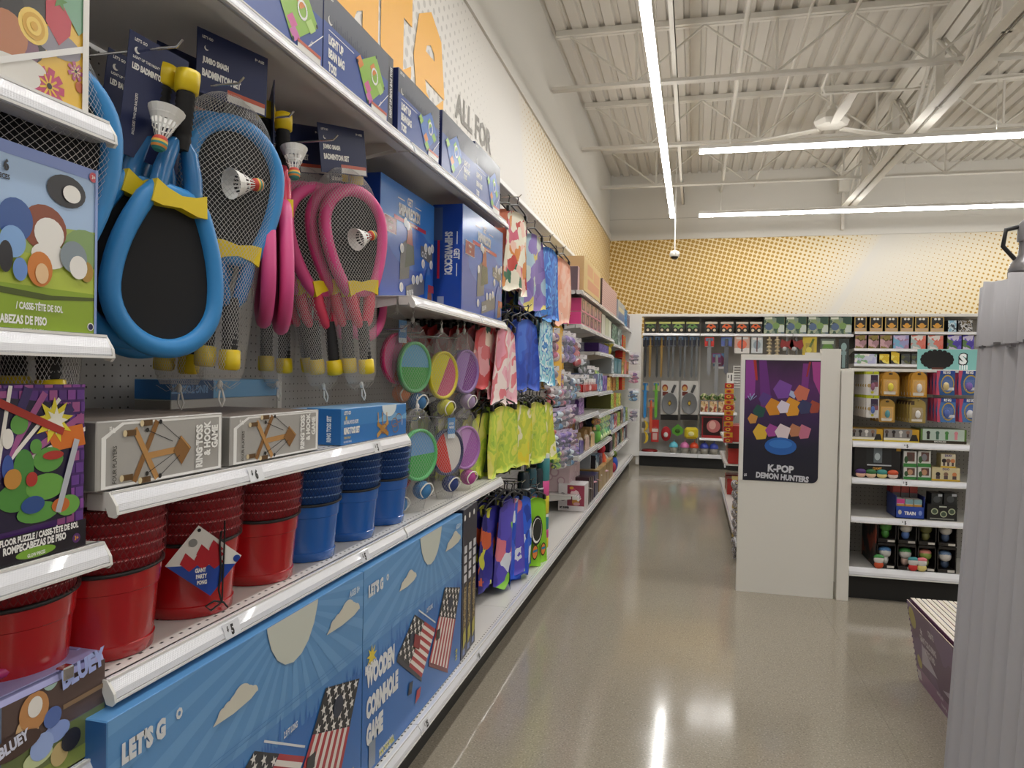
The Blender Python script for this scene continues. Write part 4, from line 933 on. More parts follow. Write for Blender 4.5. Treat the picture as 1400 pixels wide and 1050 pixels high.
# ================================================================ bucket stacks
RED, RED2 = C('#b3161c', .22, 0, .5, 'red_plastic', .3), C('#a3222a', .4, name='red_rim')
BUC, BUC2 = C('#1f63b8', .22, 0, .5, 'blue_plastic', .3), C('#1a4f98', .4, name='blue_rim')
def bucket_stack(label, p, red=True):
    A, B = (RED, RED2) if red else (BUC, BUC2)
    t = thing('bucket_stack', label, 'bucket stack', p, 'netted bucket stacks on the 5 dollar shelf')
    m = MB(); [m.lathe(q_, A, n=48, cap=(0, 0)) for q_ in ([(.0, .003), (.083, .003)], [(.083, .003), (.0845, .0), (.086, .0005), (.0885, .022)], [(.0885, .022), (.0862, .0235)], [(.0862, .0235), (.0935, .112)], [(.0935, .112), (.0962, .114)], [(.0962, .114), (.0990, .146)], [(.0990, .146), (.0945, .149)])]; m.build('bucket', t)
    for i in range(5):
        m = MB(); z = .150+i*.021; r = .097+i*.0012
        m.lathe([(r-.002, z), (r, z+.002), (r+.0015, z+.015), (r+.005, z+.017), (r+.005, z+.0205), (r-.002, z+.021), (r-.012, z+.021), (r-.016, z-.02)], B, n=48, cap=(0, 0)); m.build('rim', t)
    m = MB(); m.tube([(.1005*math.cos(2*PI*i/36), .1005*math.sin(2*PI*i/36), .149+.003*math.sin(4*PI*i/36)) for i in range(36)], .0038, BLACK, 6, True); m.build('cord', t)
    nt = C('#d8a4a4' if red else '#9fc0e0', .6); m = MB(); na = 110
    for i in range(5):
        z = .150+i*.021; r = .1032+i*.0012; vs = []; fs = []
        for k in range(na):
            a = 2*PI*k/na; b = 2*PI*(k+.55)/na; o = len(vs)
            vs += [(r*math.cos(a), r*math.sin(a), z+.0175), (r*math.cos(b), r*math.sin(b), z+.0185), (r*math.cos(b), r*math.sin(b), z+.0200), (r*math.cos(a), r*math.sin(a), z+.0190)]; fs.append((o, o+1, o+2, o+3))
        m.add(vs, fs, nt)
    # dark diamond net cords over the rims
    nd = C('#64161b' if red else '#12305e', .8); vs = []; fs = []; na = 64; nz = 12
    for j in range(nz):
        for i in range(na):
            for k in (-1, 1):
                z0 = .152+j*.0088; z1 = z0+.0088; r0 = .1038+(z0-.15)*.057; r1 = .1038+(z1-.15)*.057
                a = 2*PI*(i+(.5 if j % 2 else 0))/na; b = a+k*PI/na; w = .0013/r0/2*1.2; o = len(vs)
                vs += [(r0*math.cos(a-w), r0*math.sin(a-w), z0), (r0*math.cos(a+w), r0*math.sin(a+w), z0), (r1*math.cos(b+w), r1*math.sin(b+w), z1), (r1*math.cos(b-w), r1*math.sin(b-w), z1)]; fs.append((o, o+1, o+2, o+3))
    m.add(vs, fs, nd); m.build('net_wrap', t); return t
bs = [(2, 0, 'red bucket stack cut by the left picture edge behind the purple puzzle'), (136, 1, 'largest looking red bucket stack, directly right of the tin case'), (257, 2, 'red bucket stack with the diamond shaped hang tag'), (348, 3, 'red bucket stack next to the blue ones'),
      (411, 4, 'blue bucket stack next to the red ones'), (470, 5, 'middle blue bucket stack'), (514, 6, 'blue bucket stack at the right end of its row')]
by = {}
for px_, k, l in bs:
    q = aX(px_, 790, -1.0); by[k] = q.y; st = bucket_stack(l, (-1.0, q.y, .789), k < 4)
    if k == 2: tagged = st
# the diamond tag with its cord
ca = math.atan2(-.62, .80)
m = MB(); cx_, cy_ = .103*math.cos(ca+.02), .103*math.sin(ca+.02)
nrm = Vector((math.cos(ca), math.sin(ca), 0)); rt = Vector((-math.sin(ca), math.cos(ca), 0)); up = Vector((0, 0, 1))
cc = Vector((.113*math.cos(ca), .113*math.sin(ca), .118)); rotv = lambda a: rt*math.cos(a)+up*math.sin(a)
a0 = -.70; U = rotv(a0)*.108; V = rotv(a0+PI/2)*.092; O = cc-U*.5-V*.5
m.add([O+nrm*-.0006, O+U+nrm*-.0006, O+U+V+nrm*-.0006, O+V+nrm*-.0006], [(0, 1, 2, 3)], card); F = Face(m, O, U, V)
F.poly([(.03, .0), (.97, 0), (1, .03), (1, .97), (.97, 1), (.03, 1), (0, .97), (0, .03)], PC('#dedad3'), 1)
F.poly([(0.02, 0), (1, 0), (1, .80)], PC('#27479c'), 2)
for u, v, s in ((.28, .30, 1.), (.45, .48, 1.), (.62, .62, 1.), (.55, .75, .95), (.40, .62, .95), (.5, .84, .8)):
    F.poly([(u-.10*s, v-.12*s), (u+.12*s, v-.14*s), (u+.17*s, v+.08*s), (u-.15*s, v+.12*s)], PC('#b5252f'), 3)
for i, s in enumerate(('GIANT', 'PARTY', 'PONG')): F.text(s, .50+i*.085, .20-i*.085, .0085, w_, 4, .70, .62, .05)
F.circ(.12, .66, .008, PC('#8a8a86'), 4); F.circ(.06, .93, .0035, k_, 4); F.circ(.95, .9, .007, PC('#1e3f8e'), 4)
m.build('hang_tag', tagged)
m = MB(); s0 = cc+rt*.030+nrm*.004
m.tube([s0+up*.055+rt*.0, s0+up*.03+rt*-.003, s0+up*-.02, s0+up*-.06+rt*-.004, s0+up*-.085+rt*.002, s0+up*-.098+rt*-.018, s0+up*-.088+rt*-.028, s0+up*-.080+rt*-.012, s0+up*-.086+rt*.006, s0+up*-.097+rt*.014], .0021, BLACK, 6)
m.tube([s0+up*.075+rt*.006, s0+up*.03+rt*.006, s0+up*-.03+rt*.004, s0+up*-.084+rt*.003], .0018, BLACK, 6); m.build('tag_cord', tagged)
# ================================================================ catch paddle sets
def prof_pad(s):
    z = .165-s*.36
    if z > 0: a = max(.006, .100*math.sqrt(max(0, 1-(z/.165)**1.6)))
    else: a = max(.012, .100-(-z)*.33)
    return z, a, max(.006, min(.04, a*.5))
PNETM = net_mesh(prof_pad, 44, 44, .0006); _pn = []
CLEAR = C('#e8ecf0', .12, 0, .5, 'clear_bag', 0, 0, .06)
def paddle_set(label, p, rotz, rim, ca_, cb_, ballc, split, cardon=True, tilt=0., rear=None, group='catch paddle sets in clear bags'):
    t = thing('paddle_set', label, 'catch paddle set', p, group, rotz); R = .092
    def disc(col, c1, c2, y, dz, sp):
        m = MB(); m.M = T(0, y, dz) @ Matrix.Rotation(PI/2, 4, 'X')
        m.lathe([(R-.006, -.010), (R, -.008), (R, .006), (R-.004, .009), (R-.010, .006), (R-.012, .0)], C(col, .4), n=40, cap=(0, 0)); d = m.build('paddle', t)
        for nm, c, a in (('felt', c1, sp), ('felt', c2, sp+PI)):
            m = MB(); m.M = T(0, y, dz) @ Matrix.Rotation(PI/2, 4, 'X')
            m.add([((R-.010)*math.cos(a+PI*i/20), (R-.010)*math.sin(a+PI*i/20), .001) for i in range(21)], [tuple(range(21))], C(c, .9)); m.build(nm, d)
    disc(rim, ca_, cb_, 0, 0, split)
    if rear: disc(rear[0], rear[1], rear[2], .035, .012, split+1.2)
    m = MB(); m.ell((.018, .0, -.125), .033, .033, .033, C(ballc, .9), 20, 14); b = m.build('ball', t)
    m = MB(); m.tube([(.018+.0335*math.cos(a)*math.cos(.5*math.sin(2*a)), -.0335*math.sin(.9+.35*math.sin(a))*.9, -.125+.0335*math.sin(a)*.75) for a in [PI*2*i/28 for i in range(28)]], .0028, C('#ece8de', .8), 6, True); m.build('seam', b)
    if not _pn: o = PNETM.build('clear_bag', t, loc=Vector((0, 0, -.0))); _pn.append(o.data)
    else: o = bpy.data.objects.new('clear_bag', _pn[0]); COL.objects.link(o); o.parent = t
    o.location = (0, .012, 0)
    m = MB(); m.tube([(0, .012, .155), (0, .012, .19), (.006, .012, .20), (0, .012, .212), (-.006, .012, .20), (0, .012, .19)], .0022, C('#dcdad6', .5), 6); m.ell((0, .012, .17), .007, .007, .012, C('#dcdad6', .5), 8, 6); m.build('hang_loop', t)
    if cardon:
        m = MB(); m.box(-.022, .022, -.017, -.0155, .055, .135, PC('#4f8cc8')); F = faceY(m, -.017, -.022, .022, .055, .135); F.rect(0, 0, 1, .22, PC('#dfe6ec'), 1); F.text('CATCH', .15, .66, .009, w_, 2, 0, .7, .05); F.text('PADDLE', .15, .48, .009, w_, 2, 0, .7, .05); m.build('swing_tag', t)
    return t
ps = [  # px of disc centre, plane X, colours
 (545, 490, -1.02, '#d1306f', '#d97aa0', '#df6a36', '#d98a5a', 1.2, True, 'pink and orange catch paddle set with a blue tag, upper row, leftmost'),
 (567, 502, -.97, '#6dbd7c', '#6fa7c6', '#58a65a', '#3f6f9c', 0.0, False, 'green rimmed catch paddle set with light blue half, upper row'),
 (606, 513, -.93, '#d9cb2c', '#d9cf3a', '#c05a78', '#b9b632', 1.05, False, 'yellow rimmed catch paddle set, upper row'),
 (628, 508, -.97, '#3d3f6e', '#d8683c', '#8a5fa8', '#33407a', 1.3, False, 'navy rimmed catch paddle set half hidden behind the yellow one'),
 (637, 508, -.925, '#9a78b8', '#a884c4', '#7f3f8e', '#a58fb0', 1.2, False, 'purple catch paddle set at the right end of the upper row'),
 (540, 640, -.99, '#b3262e', '#6f9fae', '#c42c30', '#4a77a8', 0.1, False, 'red rimmed catch paddle set, lower row, leftmost beside the blue buckets'),
 (573, 622, -.93, '#5fbf72', '#6f9cc8', '#4fa95a', '#3f78a8', .05, False, 'green rimmed catch paddle set resting on the shelf, lower row'),
 (612, 618, -.925, '#32365f', '#d03c34', '#ddd8d2', '#2c3c72', 1.9, True, 'navy rimmed catch paddle set in red and white, lower row'),
 (637, 612, -.92, '#b27ac0', '#c792d0', '#a860b0', '#b04a8e', 1.1, False, 'lilac catch paddle set at the right end of the lower row')]
for i, (x, y, X, r, a, b, bl, sp, cd_, l) in enumerate(ps):
    q = aX(x, y, X); paddle_set(l, (q.x, q.y, q.z), 1.28 if i < 5 else 1.2, r, a, b, bl, sp, cd_, rear=None)
for x, y, X, s in ((552, 450, -.97, 'pink catch paddles'), (575, 455, -.95, 'green catch paddles of the upper row'), (600, 460, -.92, 'yellow catch paddles'), (626, 462, -.92, 'purple catch paddles'), (570, 575, -.93, 'green catch paddles of the lower row'), (604, 570, -.92, 'red and white catch paddles')):
    q = aX(x, y, X); hook(X+.01, q.y, q.z, 'chrome peg hook carrying the '+s)
# ================================================================ hanging garments and towels
def garment_mesh(w0, w1, h, seed, mat_, wav=.012, thick=.012, hem=.03):
    rnd = random.Random(seed); ph = [rnd.uniform(0, 6) for _ in range(4)]; m = MB(); nx, nz = 10, 12; vs = []
    for side in (0, 1):
        for j in range(nz+1):
            for i in range(nx+1):
                s = i/nx-.5; t = j/nz; W = w0+(w1-w0)*min(1, t*1.6)
                edge = max(0, 1-(abs(s)*2)**4); sag = .02*(1-(abs(s)*2)**2) if False else .035*(abs(s)*2)**2*(1-t)
                y = wav*math.sin(s*9+ph[0]+t*2)*(.3+t)+wav*.6*math.sin(s*17+ph[1]-t*3)*t+(thick*(.15+.85*edge) if side else 0)
                z = -t*h-sag-(hem*math.sin(s*6+ph[2])*.4+hem*.3*math.sin(s*13+ph[3]) if t > .85 else 0)*(t-.85)/.15
                vs.append((s*W, y, z))
    N = (nx+1)*(nz+1); fs = []
    for j in range(nz):
        for i in range(nx):
            a = j*(nx+1)+i; fs.append((a, a+1, a+nx+2, a+nx+1)); fs.append((N+a, N+a+nx+1, N+a+nx+2, N+a+1))
    ring = [i for i in range(nx+1)]+[j*(nx+1)+nx for j in range(1, nz+1)]+[nz*(nx+1)+i for i in range(nx-1, -1, -1)]+[j*(nx+1) for j in range(nz-1, 0, -1)]
    for k in range(len(ring)): a, b = ring[k], ring[(k+1) % len(ring)]; fs.append((a, b, b+N, a+N))
    m.add(vs, fs, mat_, True); return m
HANG = C('#18181a', .35, name='hanger_black')
def hanger_mesh(w, drop=.075):
    m = MB(); m.tube([(-w/2, 0, -drop-.01), (-w/2, 0, -drop), (-w*.42, 0, -drop+.012), (-.01, 0, -drop+.035), (.01, 0, -drop+.035), (w*.42, 0, -drop+.012), (w/2, 0, -drop), (w/2, 0, -drop-.01)], .005, HANG, 6)
    m.tube([(0, 0, -drop+.034), (0, 0, -.02), (.010, 0, -.006), (.004, 0, .006), (-.008, 0, .002)], .003, HANG, 6)
    m.box(-w/2-.008, -w/2+.012, -.006, .010, -drop-.022, -drop+.006, HANG, .002); m.box(w/2-.012, w/2+.008, -.006, .010, -drop-.022, -drop+.006, HANG, .002); return m
_hg = {}
def garment(name, label, cat, p, rotz, mat_, w0, w1, h, seed, group, tilt=0., drop=.075, hang=True, patch=None):
    t = thing(name, label, cat, p, group); t.rotation_euler = (0, tilt, rotz) if False else (tilt, 0, rotz)
    g = garment_mesh(w0, w1, h, seed, mat_)
    for v in g.v: v.z -= (drop if hang else .0)
    if patch: patch(g, h, drop if hang else 0)
    g.build('fabric', t)
    if hang:
        k = round(w0, 2), drop
        if k not in _hg: _hg[k] = hanger_mesh(w0*.9, drop).build('hanger', t).data
        else:
            o = bpy.data.objects.new('hanger', _hg[k]); COL.objects.link(o); o.parent = t
    return t
leaf = PAT('leafy_print', ['#1f6b4c', '#f1ead6', '#d65a78', '#f1ead6', '#c9463c', '#e08a3a', '#f1ead6', '#f3c9b8'], 16., 'vor')
peach = PAT('peach_print', ['#f2b59c', '#f5c7b4', '#f2b59c', '#e8997c'], 6.); lilac = PAT('lilac_print', ['#6c5aa0', '#8a74bd', '#cdd6d0', '#8a74bd', '#d9c86a', '#a9c4d6', '#7a66b0'], 11., 'vor')
bluep = PAT('sky_blue_print', ['#2f6ed0', '#3f88e0', '#2a5fc0', '#5aa6ea', '#2f6ed0'], 10.); denim = PAT('deep_blue_print', ['#1d3a9a', '#2a55c4', '#2448b4', '#2a55c4', '#3f6fd4'], 7.)
coral = PAT('coral_print', ['#d94a50', '#e2747a', '#d94a50', '#f1d8c8', '#2f6b60', '#e2747a', '#f0a8b0', '#e26a6a'], 12., 'vor'); pinkp = PAT('rose_print', ['#ee9fb4', '#f3b9c6', '#f7e4e0', '#e8818c', '#ee9fb4'], 8.)
aqua = PAT('aqua_print', ['#5aa8d0', '#8fd0e0', '#dff0f2', '#3f7fc4', '#8fd0e0', '#bfe2ea'], 14.); mustard = C('#e8b64a', .8); teal_ = PAT('teal_print', ['#2f6f78', '#4f98a0', '#8fc2c4', '#31557a'], 9.)
lime = PAT('lime_print', ['#9cc044', '#bcd44a', '#d4de52', '#b4d048', '#dfe05a', '#e6e27a'], 9., detail=6.); lime2 = PAT('lime_yellow_print', ['#e8d83a', '#dcdc4a', '#c4d048', '#f0ecc4', '#e0dc50'], 7., detail=5.); limeD = PAT('black_lime_print', ['#141a16', '#1d2620', '#3a4a2a', '#141a16', '#8fae3a'], 10., detail=5.)
indigo = PAT('indigo_print', ['#241f78', '#2c2a96', '#2a2488', '#d9643c', '#2a2488', '#2c2a96', '#241f78', '#d8d84a', '#3a34a4', '#2c2a96'], 15., 'vor'); purp = PAT('violet_print', ['#4a3fa8', '#5a4fc0', '#5648b8', '#e07a8a', '#5a4fc0', '#8fd04a', '#4a3fa8', '#5a4fc0', '#dfe4f0'], 11., 'vor'); royal = PAT('royal_print', ['#1f4fd0', '#2a62e0', '#1f4fd0', '#2a62e0', '#2456d8', '#dfe8f4', '#2a62e0', '#1a3fae'], 14., 'vor')
blackg = C('#14130f', .8)
def stack(px, py, X, n, dx, mats, label, last, group, w0, w1, h, rot, cat='garment', name='swim_garment', tilt=0., hang=True, drop=.075, dy=.012, patch=None, jit=.05):
    """n garments behind each other on one peg; px,py marks the hook of the front one"""
    q = aX(px, py, X); rnd = random.Random(px)
    if n > 2: n, dx = n+3, dx*.82
    for k in range(n):
        mt = mats[k % len(mats)]
        x = X-dx*k
        if x < XB+.05: break
        garment(name, last if k == 0 else label, cat, (x, q.y-dy*k, q.z+rnd.uniform(-.012, .006)), rot+(.42 if n > 1 else .15)+rnd.uniform(-jit, jit), mt, w0, w1, h*rnd.uniform(.96, 1.03), px*7+k, group if k else None, tilt, drop, hang, patch if k == 0 else None)
    hook(X+.02, q.y, q.z-.004, 'chrome peg hook holding the '+' '.join(last.split(',')[0].split(' ')[:9]))
# top row
ga = 'towels hanging in the top row'
stack(708, 268, -.93, 5, .055, [leaf, peach], 'leaf printed hooded towel hanging behind the front one in the top row', 'leaf printed hooded towel with pink hem, at the left of the top row', ga, .30, .40, .42, 1.0, 'towel', 'hooded_towel')
stack(731, 303, -.92, 4, .055, [lilac, teal_], 'lilac or teal hooded towel hanging behind the lilac one in the top row', 'lilac and white hooded towel in the top row, right of the leafy ones', ga+' two', .32, .42, .43, 1.0, 'towel', 'hooded_towel')
stack(752, 322, -.90, 4, .06, [bluep, denim], 'blue towel hanging behind the bright blue one in the top row', 'bright blue towel hanging in the top row, folded over its hanger', ga+' three', .36, .46, .44, 1.0, 'towel', 'hooded_towel')
stack(770, 338, -.90, 3, .06, [peach, peach], 'pale peach towel behind the peach one ending the top row', 'pale peach towel ending the top row, nearest the pink boxes', ga+' four', .36, .46, .46, 1.0, 'towel', 'hooded_towel')
# lower second layer of the top row
stack(730, 382, -1.0, 3, .06, [PAT('olive_print', ['#4a5a2a', '#8fa04a', '#2a3a4a', '#8fa04a'], 9.), teal_], 'olive and teal towel bundled below the top row', 'olive printed towel bundled under the lilac towel', ga+' five', .30, .44, .16, 1.0, 'towel', 'hooded_towel')
stack(762, 392, -.98, 3, .06, [denim, denim], 'dark blue towel bundled below the bright blue one', 'dark blue towel bundled under the bright blue towel', ga+' six', .30, .40, .17, 1.0, 'towel', 'hooded_towel')
# second row
gb_ = 'towels hanging in the second row'
stack(668, 440, -.935, 7, .05, [coral, pinkp, coral], 'coral and pink towel behind the front coral one, right of the purple paddle', 'coral towel with white flowers at the left of the second row', gb_, .30, .36, .30, 1.1, 'towel', 'hooded_towel', drop=.02)
stack(693, 425, -.89, 4, .045, [pinkp, coral], 'pink towel behind the rose one in the second row', 'rose pink towel just right of the sea battle games in the second row', gb_+' two', .26, .32, .37, 1.05, 'towel', 'hooded_towel')
stack(722, 418, -.90, 4, .05, [denim, denim, indigo], 'blue towel behind the royal blue one in the second row', 'royal blue towel with an orange patch in the middle of the second row', gb_+' three', .30, .38, .40, 1.05, 'towel', 'hooded_towel')
stack(748, 420, -.90, 4, .05, [aqua, aqua, teal_], 'aqua towel behind the pale blue one in the second row', 'pale aqua speckled towel in the second row', gb_+' four', .34, .40, .40, 1.05, 'towel', 'hooded_towel')
stack(764, 430, -.925, 2, .05, [mustard, mustard], 'mustard towel hanging behind another mustard towel', 'mustard yellow towel ending the second row', gb_+' five', .30, .36, .44, 1.05, 'towel', 'hooded_towel')
# third row: lime swim shorts
gc = 'lime swim shorts hanging in the third row'
stack(664, 543, -.95, 6, .045, [lime, lime2, limeD], 'lime printed swim shorts hanging behind the front pair, left of the row', 'lime printed swim shorts at the left end of the third row', gc, .26, .32, .30, .95)
stack(690, 532, -.885, 6, .05, [lime, limeD, lime2], 'lime printed swim shorts behind the wide lime pair', 'wide lime swim shorts with a yellow drawstring, front of the third row', gc+' two', .30, .36, .33, .98)
stack(713, 533, -.89, 6, .05, [lime2, limeD, lime], 'lime and black swim shorts behind the second lime pair', 'yellow and lime swim shorts second from the front in the third row', gc+' three', .26, .34, .34, .98)
stack(734, 532, -.89, 6, .05, [lime, limeD, lime2], 'lime and black swim shorts behind the fourth front pair', 'lime swim shorts with pale hem in the third row', gc+' four', .28, .36, .34, .98)
stack(747, 532, -.89, 5, .05, [lime2, lime, limeD], 'yellow lime swim shorts behind the last pair', 'yellow lime swim shorts ending the third row at the right', gc+' five', .26, .34, .36, .98)
# bottom row: rash vests
gd = 'rash vests hanging in the bottom row'
stack(676, 668, -.955, 6, .04, [indigo, indigo], 'indigo printed rash vest hanging behind the front ones by the dark cartons', 'indigo rash vest with orange flecks, nearest the slim dark cartons', gd, .28, .34, .38, 1.0, name='rash_vest')
stack(700, 660, -.90, 4, .045, [purp, indigo], 'violet rash vest behind the front violet one', 'violet rash vest with a lime patch in the bottom row', gd+' two', .28, .34, .42, 1.0, name='rash_vest')
stack(713, 658, -.88, 3, .045, [royal, royal], 'royal blue rash vest behind the front blue one', 'royal blue rash vest with white flecks in the bottom row', gd+' three', .26, .34, .44, 1.0, name='rash_vest')
stack(726, 655, -.90, 2, .05, [PAT('orange_red_print', ['#c8402c', '#e0703c', '#2f6fc0', '#c8402c'], 7.)], 'orange red rash vest beside the green one', 'orange red rash vest half hidden by the green one', gd+' four', .26, .34, .40, 1.0, name='rash_vest')
def vest_patch(g, h, drop):
    F = Face(g, (-.17, -.026, -h-drop+.03), (.34, 0, 0), (0, 0, h-.03))
    for i_, (u, v, r, c) in enumerate(((.42, .52, .066, '#14130f'), (.42, .52, .056, '#f0efe8'), (.43, .53, .050, '#2a2a22'), (.36, .20, .034, '#14130f'), (.36, .20, .028, '#e0823a'), (.64, .20, .030, '#14130f'), (.64, .20, .024, '#e0823a'))): F.ell(u, v, r/F.w*1.0, r/F.h*1.3, C(c, .8), 2+i_)
    F.rect(.29, .20, .43, .235, C('#2f7fa8', .8), 10); F.rect(.58, .20, .70, .235, C('#2f7fa8', .8), 11)
stack(733, 662, -.87, 1, .05, [C('#8fd02c', .8)], '', 'bright green rash vest with a big black spot, ending the bottom row', gd, .24, .33, .42, 1.1, name='rash_vest', patch=vest_patch)
# ---------------------------------------------------------------- tall tubes beside the green vest
for i, (x, yt, yb, c, l) in enumerate(((716, 645, 728, '#26343c', 'dark teal tall toy tube, leftmost beside the green vest'), (726, 640, 735, '#2f5560', 'teal tall toy tube, second beside the green vest'), (735, 640, 738, '#22303a', 'dark tall toy tube next to the pink capped one'))):
    a, b = aX(x, yt, -.93), aX(x, yb, -.93)
    t = thing('toy_tube', l, 'toy tube', (-.93, a.y, b.z), 'tall toy tubes'); H = a.z-b.z
    m = MB(); m.lathe([(.03, 0), (.042, .01), (.042, H*.7), (.036, H*.75), (.036, H-.02), (.03, H)], C(c, .2), n=20); m.build('body', t)
    m = MB(); m.lathe([(.043, H*.18), (.0432, H*.5)], PAT('tube_label', ['#6f8a94', '#b8c4c8', '#3f5a66', '#7a5a8a'], 40), n=20, cap=(0, 0)); m.build('label_wrap', t)
    m = MB(); m.lathe([(.040, H*.72), (.040, H*.74)], C('#cfd4d8', .3), n=20); m.build('collar', t)
a, b = aX(744, 620, -.90), aX(744, 745, -.90); 
for i, (z0, z1) in enumerate(((b.z, b.z+.21), (b.z+.215, a.z))):
    t = thing('toy_tube', ['lower of two tall clear tubes with pink, yellow and teal bands', 'upper of two tall clear tubes with pink and yellow bands'][i], 'toy tube', (-.905, a.y, z0), 'banded toy tubes'); H = z1-z0
    for nm, p0, p1, c in (('yellow_band', 0, .3, '#e0cf3a'), ('pink_band', .3, .55, '#e0569a'), ('teal_band', .55, .93, '#3f8a90')):
        m = MB(); m.lathe([(.038, H*p0), (.042, H*p0+.005), (.042, H*p1-.005), (.038, H*p1)], C(c, .3), n=20); m.build(nm, t)
    m = MB(); m.lathe([(.040, H*.93), (.040, H)], C('#e6ecee', .2), n=20); m.build('cap', t)
# ================================================================ far bays: cartons, bagged packs, jars
def cart(px0, px1, pyb, pyt, X, dep, fm, label, side=None, name='toy_box', cat='toy box', group=None, zsnap=None, win=None, top=None, c=.002, fmat=None):
    """carton on the left run: px0..px1 = front edge span, pyb/pyt measured at the near front edge"""
    a, b = aX(px0, pyb, X), aX(px1, pyb, X); z0 = a.z if zsnap is None else zsnap; z1 = aX(px0, pyt, X).z
    m = MB(); mt = fm if not isinstance(fm, str) else PC(fm); sd = (side if not isinstance(side, str) else PC(side)) if side else mt
    m.box(X-dep, X, a.y, b.y-.004, z0+.001, z1, mt, c, {'y-': sd, 'z+': top or sd}); F = faceX(m, X, a.y, b.y-.004, z0+.001, z1)
    if win: win(F)
    if fmat: F.rect(.08, .1, .92, .9, fmat, 1)
    return tag(m.build(name), label, cat, group)
def cartw(y0, y1, z0, z1, X, dep, fm, label, side=None, name='toy_box', cat='toy box', group=None, win=None, sw=None, c=.002, fmat=None):
    m = MB(); mt = fm if not isinstance(fm, str) else PC(fm); sd = (side if not isinstance(side, str) else PC(side)) if side else mt
    m.box(X-dep, X, y0, y1, z0+.001, z1, mt, c, {'y-': sd}); F = faceX(m, X, y0, y1, z0+.001, z1)
    if win: win(F)
    if fmat: F.rect(.08, .1, .92, .9, fmat, 1)
    if sw: sw(faceY(m, y0, X-dep, X, z0+.001, z1))
    return tag(m.build(name), label, cat, group)
Y5, Y6, Y7, Y8 = 5.84, 7.06, 8.28, 9.5
xf = -.895
# shelf a (top)
pinkA = PAT('blossom_print', ['#c98f9c', '#e4b8bd', '#b9788a', '#efd8d4'], 30)
def art_tan(F): 
    F.rect(.18, .52, .5, .86, PC('#d9a07c'), 1); F.rect(.55, .46, .92, .82, PC('#d9a07c'), 1); F.rect(.2, .12, .9, .42, PC('#d58f78'), 1)
cartw(5.96, 6.05, 1.964, 2.17, -.93, .3, '#d9b4b4', 'narrow rosy carton standing left of the tan one on the top toy shelf', '#6f5a60')
cartw(6.06, 7.15, 1.985, 2.27, xf, .3, '#dcc08a', 'tan carton with salmon squares on the top toy shelf', '#caa878', win=art_tan)
cartw(7.32, 8.72, 1.964, 2.25, xf, .3, PAT('wood_pink_print', ['#c9a49a', '#b98f88', '#d8b9ae', '#a87f7a'], 14, 'Z'), 'pinkish wood patterned carton on the top toy shelf', '#4a3a3a')
def art_gb(F): F.rect(.1, .0, .95, .45, PC('#3d5f94'), 1); F.rect(.15, .45, .9, .68, PC('#c9c4a4'), 2)
cartw(8.86, 9.75, 1.964, 2.20, xf, .3, '#93a0ac', 'grey blue carton with a cream panel on the top toy shelf', '#7f8c99', win=art_gb)
cartw(9.80, 10.15, 1.94, 2.17, xf, .3, PAT('blue_toy_print', ['#1f5a9c', '#2f8ac8', '#173a5c', '#5aaad8'], 16), 'bright blue carton near the far end of the top toy shelf', '#2a6aa8')
cartw(10.18, 10.55, 1.94, 2.13, xf, .3, PAT('dark_mauve_print', ['#3a3440', '#6a5a68', '#9a8a98', '#2a2630'], 16), 'dark mauve carton last on the top toy shelf', '#3a3440')
# shelf b: pink doll boxes in two layers
def doll(F):
    for i in range(5):
        u = .03+i*.195; F.rect(u, .12, u+.11, .95, PC('#3a2428'), 1); F.ell(u+.055, .45, .03, .25, PC(['#c98a9a', '#d9a8a0', '#b86a8a', '#e0c0b8', '#c98a9a'][i]), 2); F.ell(u+.055, .74, .026, .09, PC('#c79a7a'), 3)
    F.rect(0, 0, 1, .12, PC('#e48aa8'), 1)
def sw_pink(F): F.text('DOLLS', .3, .5, .035, PC('#5a1038'), 1, 0, .8, .05); F.text('BOX SET', .3, .3, .03, PC('#5a1038'), 1, 0, .8, .05)
for i, (z0, z1) in enumerate(((1.692, 1.80), (1.802, 1.912))):
    cartw(5.95, 7.28, z0, z1, xf, .30, '#cf9c94', ['lower bright pink sided doll box on the shelf under the tan carton', 'upper bright pink sided doll box, stacked on the other one'][i], '#e0508c', win=doll, sw=sw_pink, group='stacked pink doll boxes')
for i, (a, b, h, c, s) in enumerate(((7.34, 7.62, 1.90, '#d9d2c4', 'off white'), (7.64, 7.92, 1.885, '#cfd0b0', 'cream green'), (7.95, 8.2, 1.88, '#dfe0cc', 'ivory'))):
    cartw(a, b, 1.692, h, xf, .3, c, '%s carton right of the pink doll boxes' % s, '#8f8f84')
cartw(8.32, 8.9, 1.652, 1.87, xf, .3, PAT('dark_green_print', ['#24342c', '#4a6a54', '#9ab4a0', '#1a2420'], 18), 'dark green printed carton on the second toy shelf', '#1f2a26')
cartw(8.95, 9.45, 1.652, 1.86, xf, .3, PAT('grey_green_print', ['#3a4440', '#6f8480', '#c4d0cc'], 18), 'grey green printed carton on the second toy shelf', '#2a3230')
# red playful spiked ball pack left of the pink boxes
t = thing('spiky_ball_pack', 'red spiky toy packs hanging left of the pink doll boxes', 'toy pack', (-.98, 5.45, 1.74)); m = MB()
for i in range(60): a, b = random.uniform(-1, 1), random.uniform(0, 6.28); d = Vector((math.sqrt(1-a*a)*math.cos(b), math.sqrt(1-a*a)*math.sin(b), a)); m.tube([d*.05, d*.085], [.012, .003], C('#c8222a', .4), 5)
m.ell((0, 0, 0), .06, .06, .06, C('#b01c24', .4)); m.build('ball', t)
m = MB(); m.box(-.05, .05, -.002, .002, .06, .13, PC('#2448b4')); m.build('header_card', t)
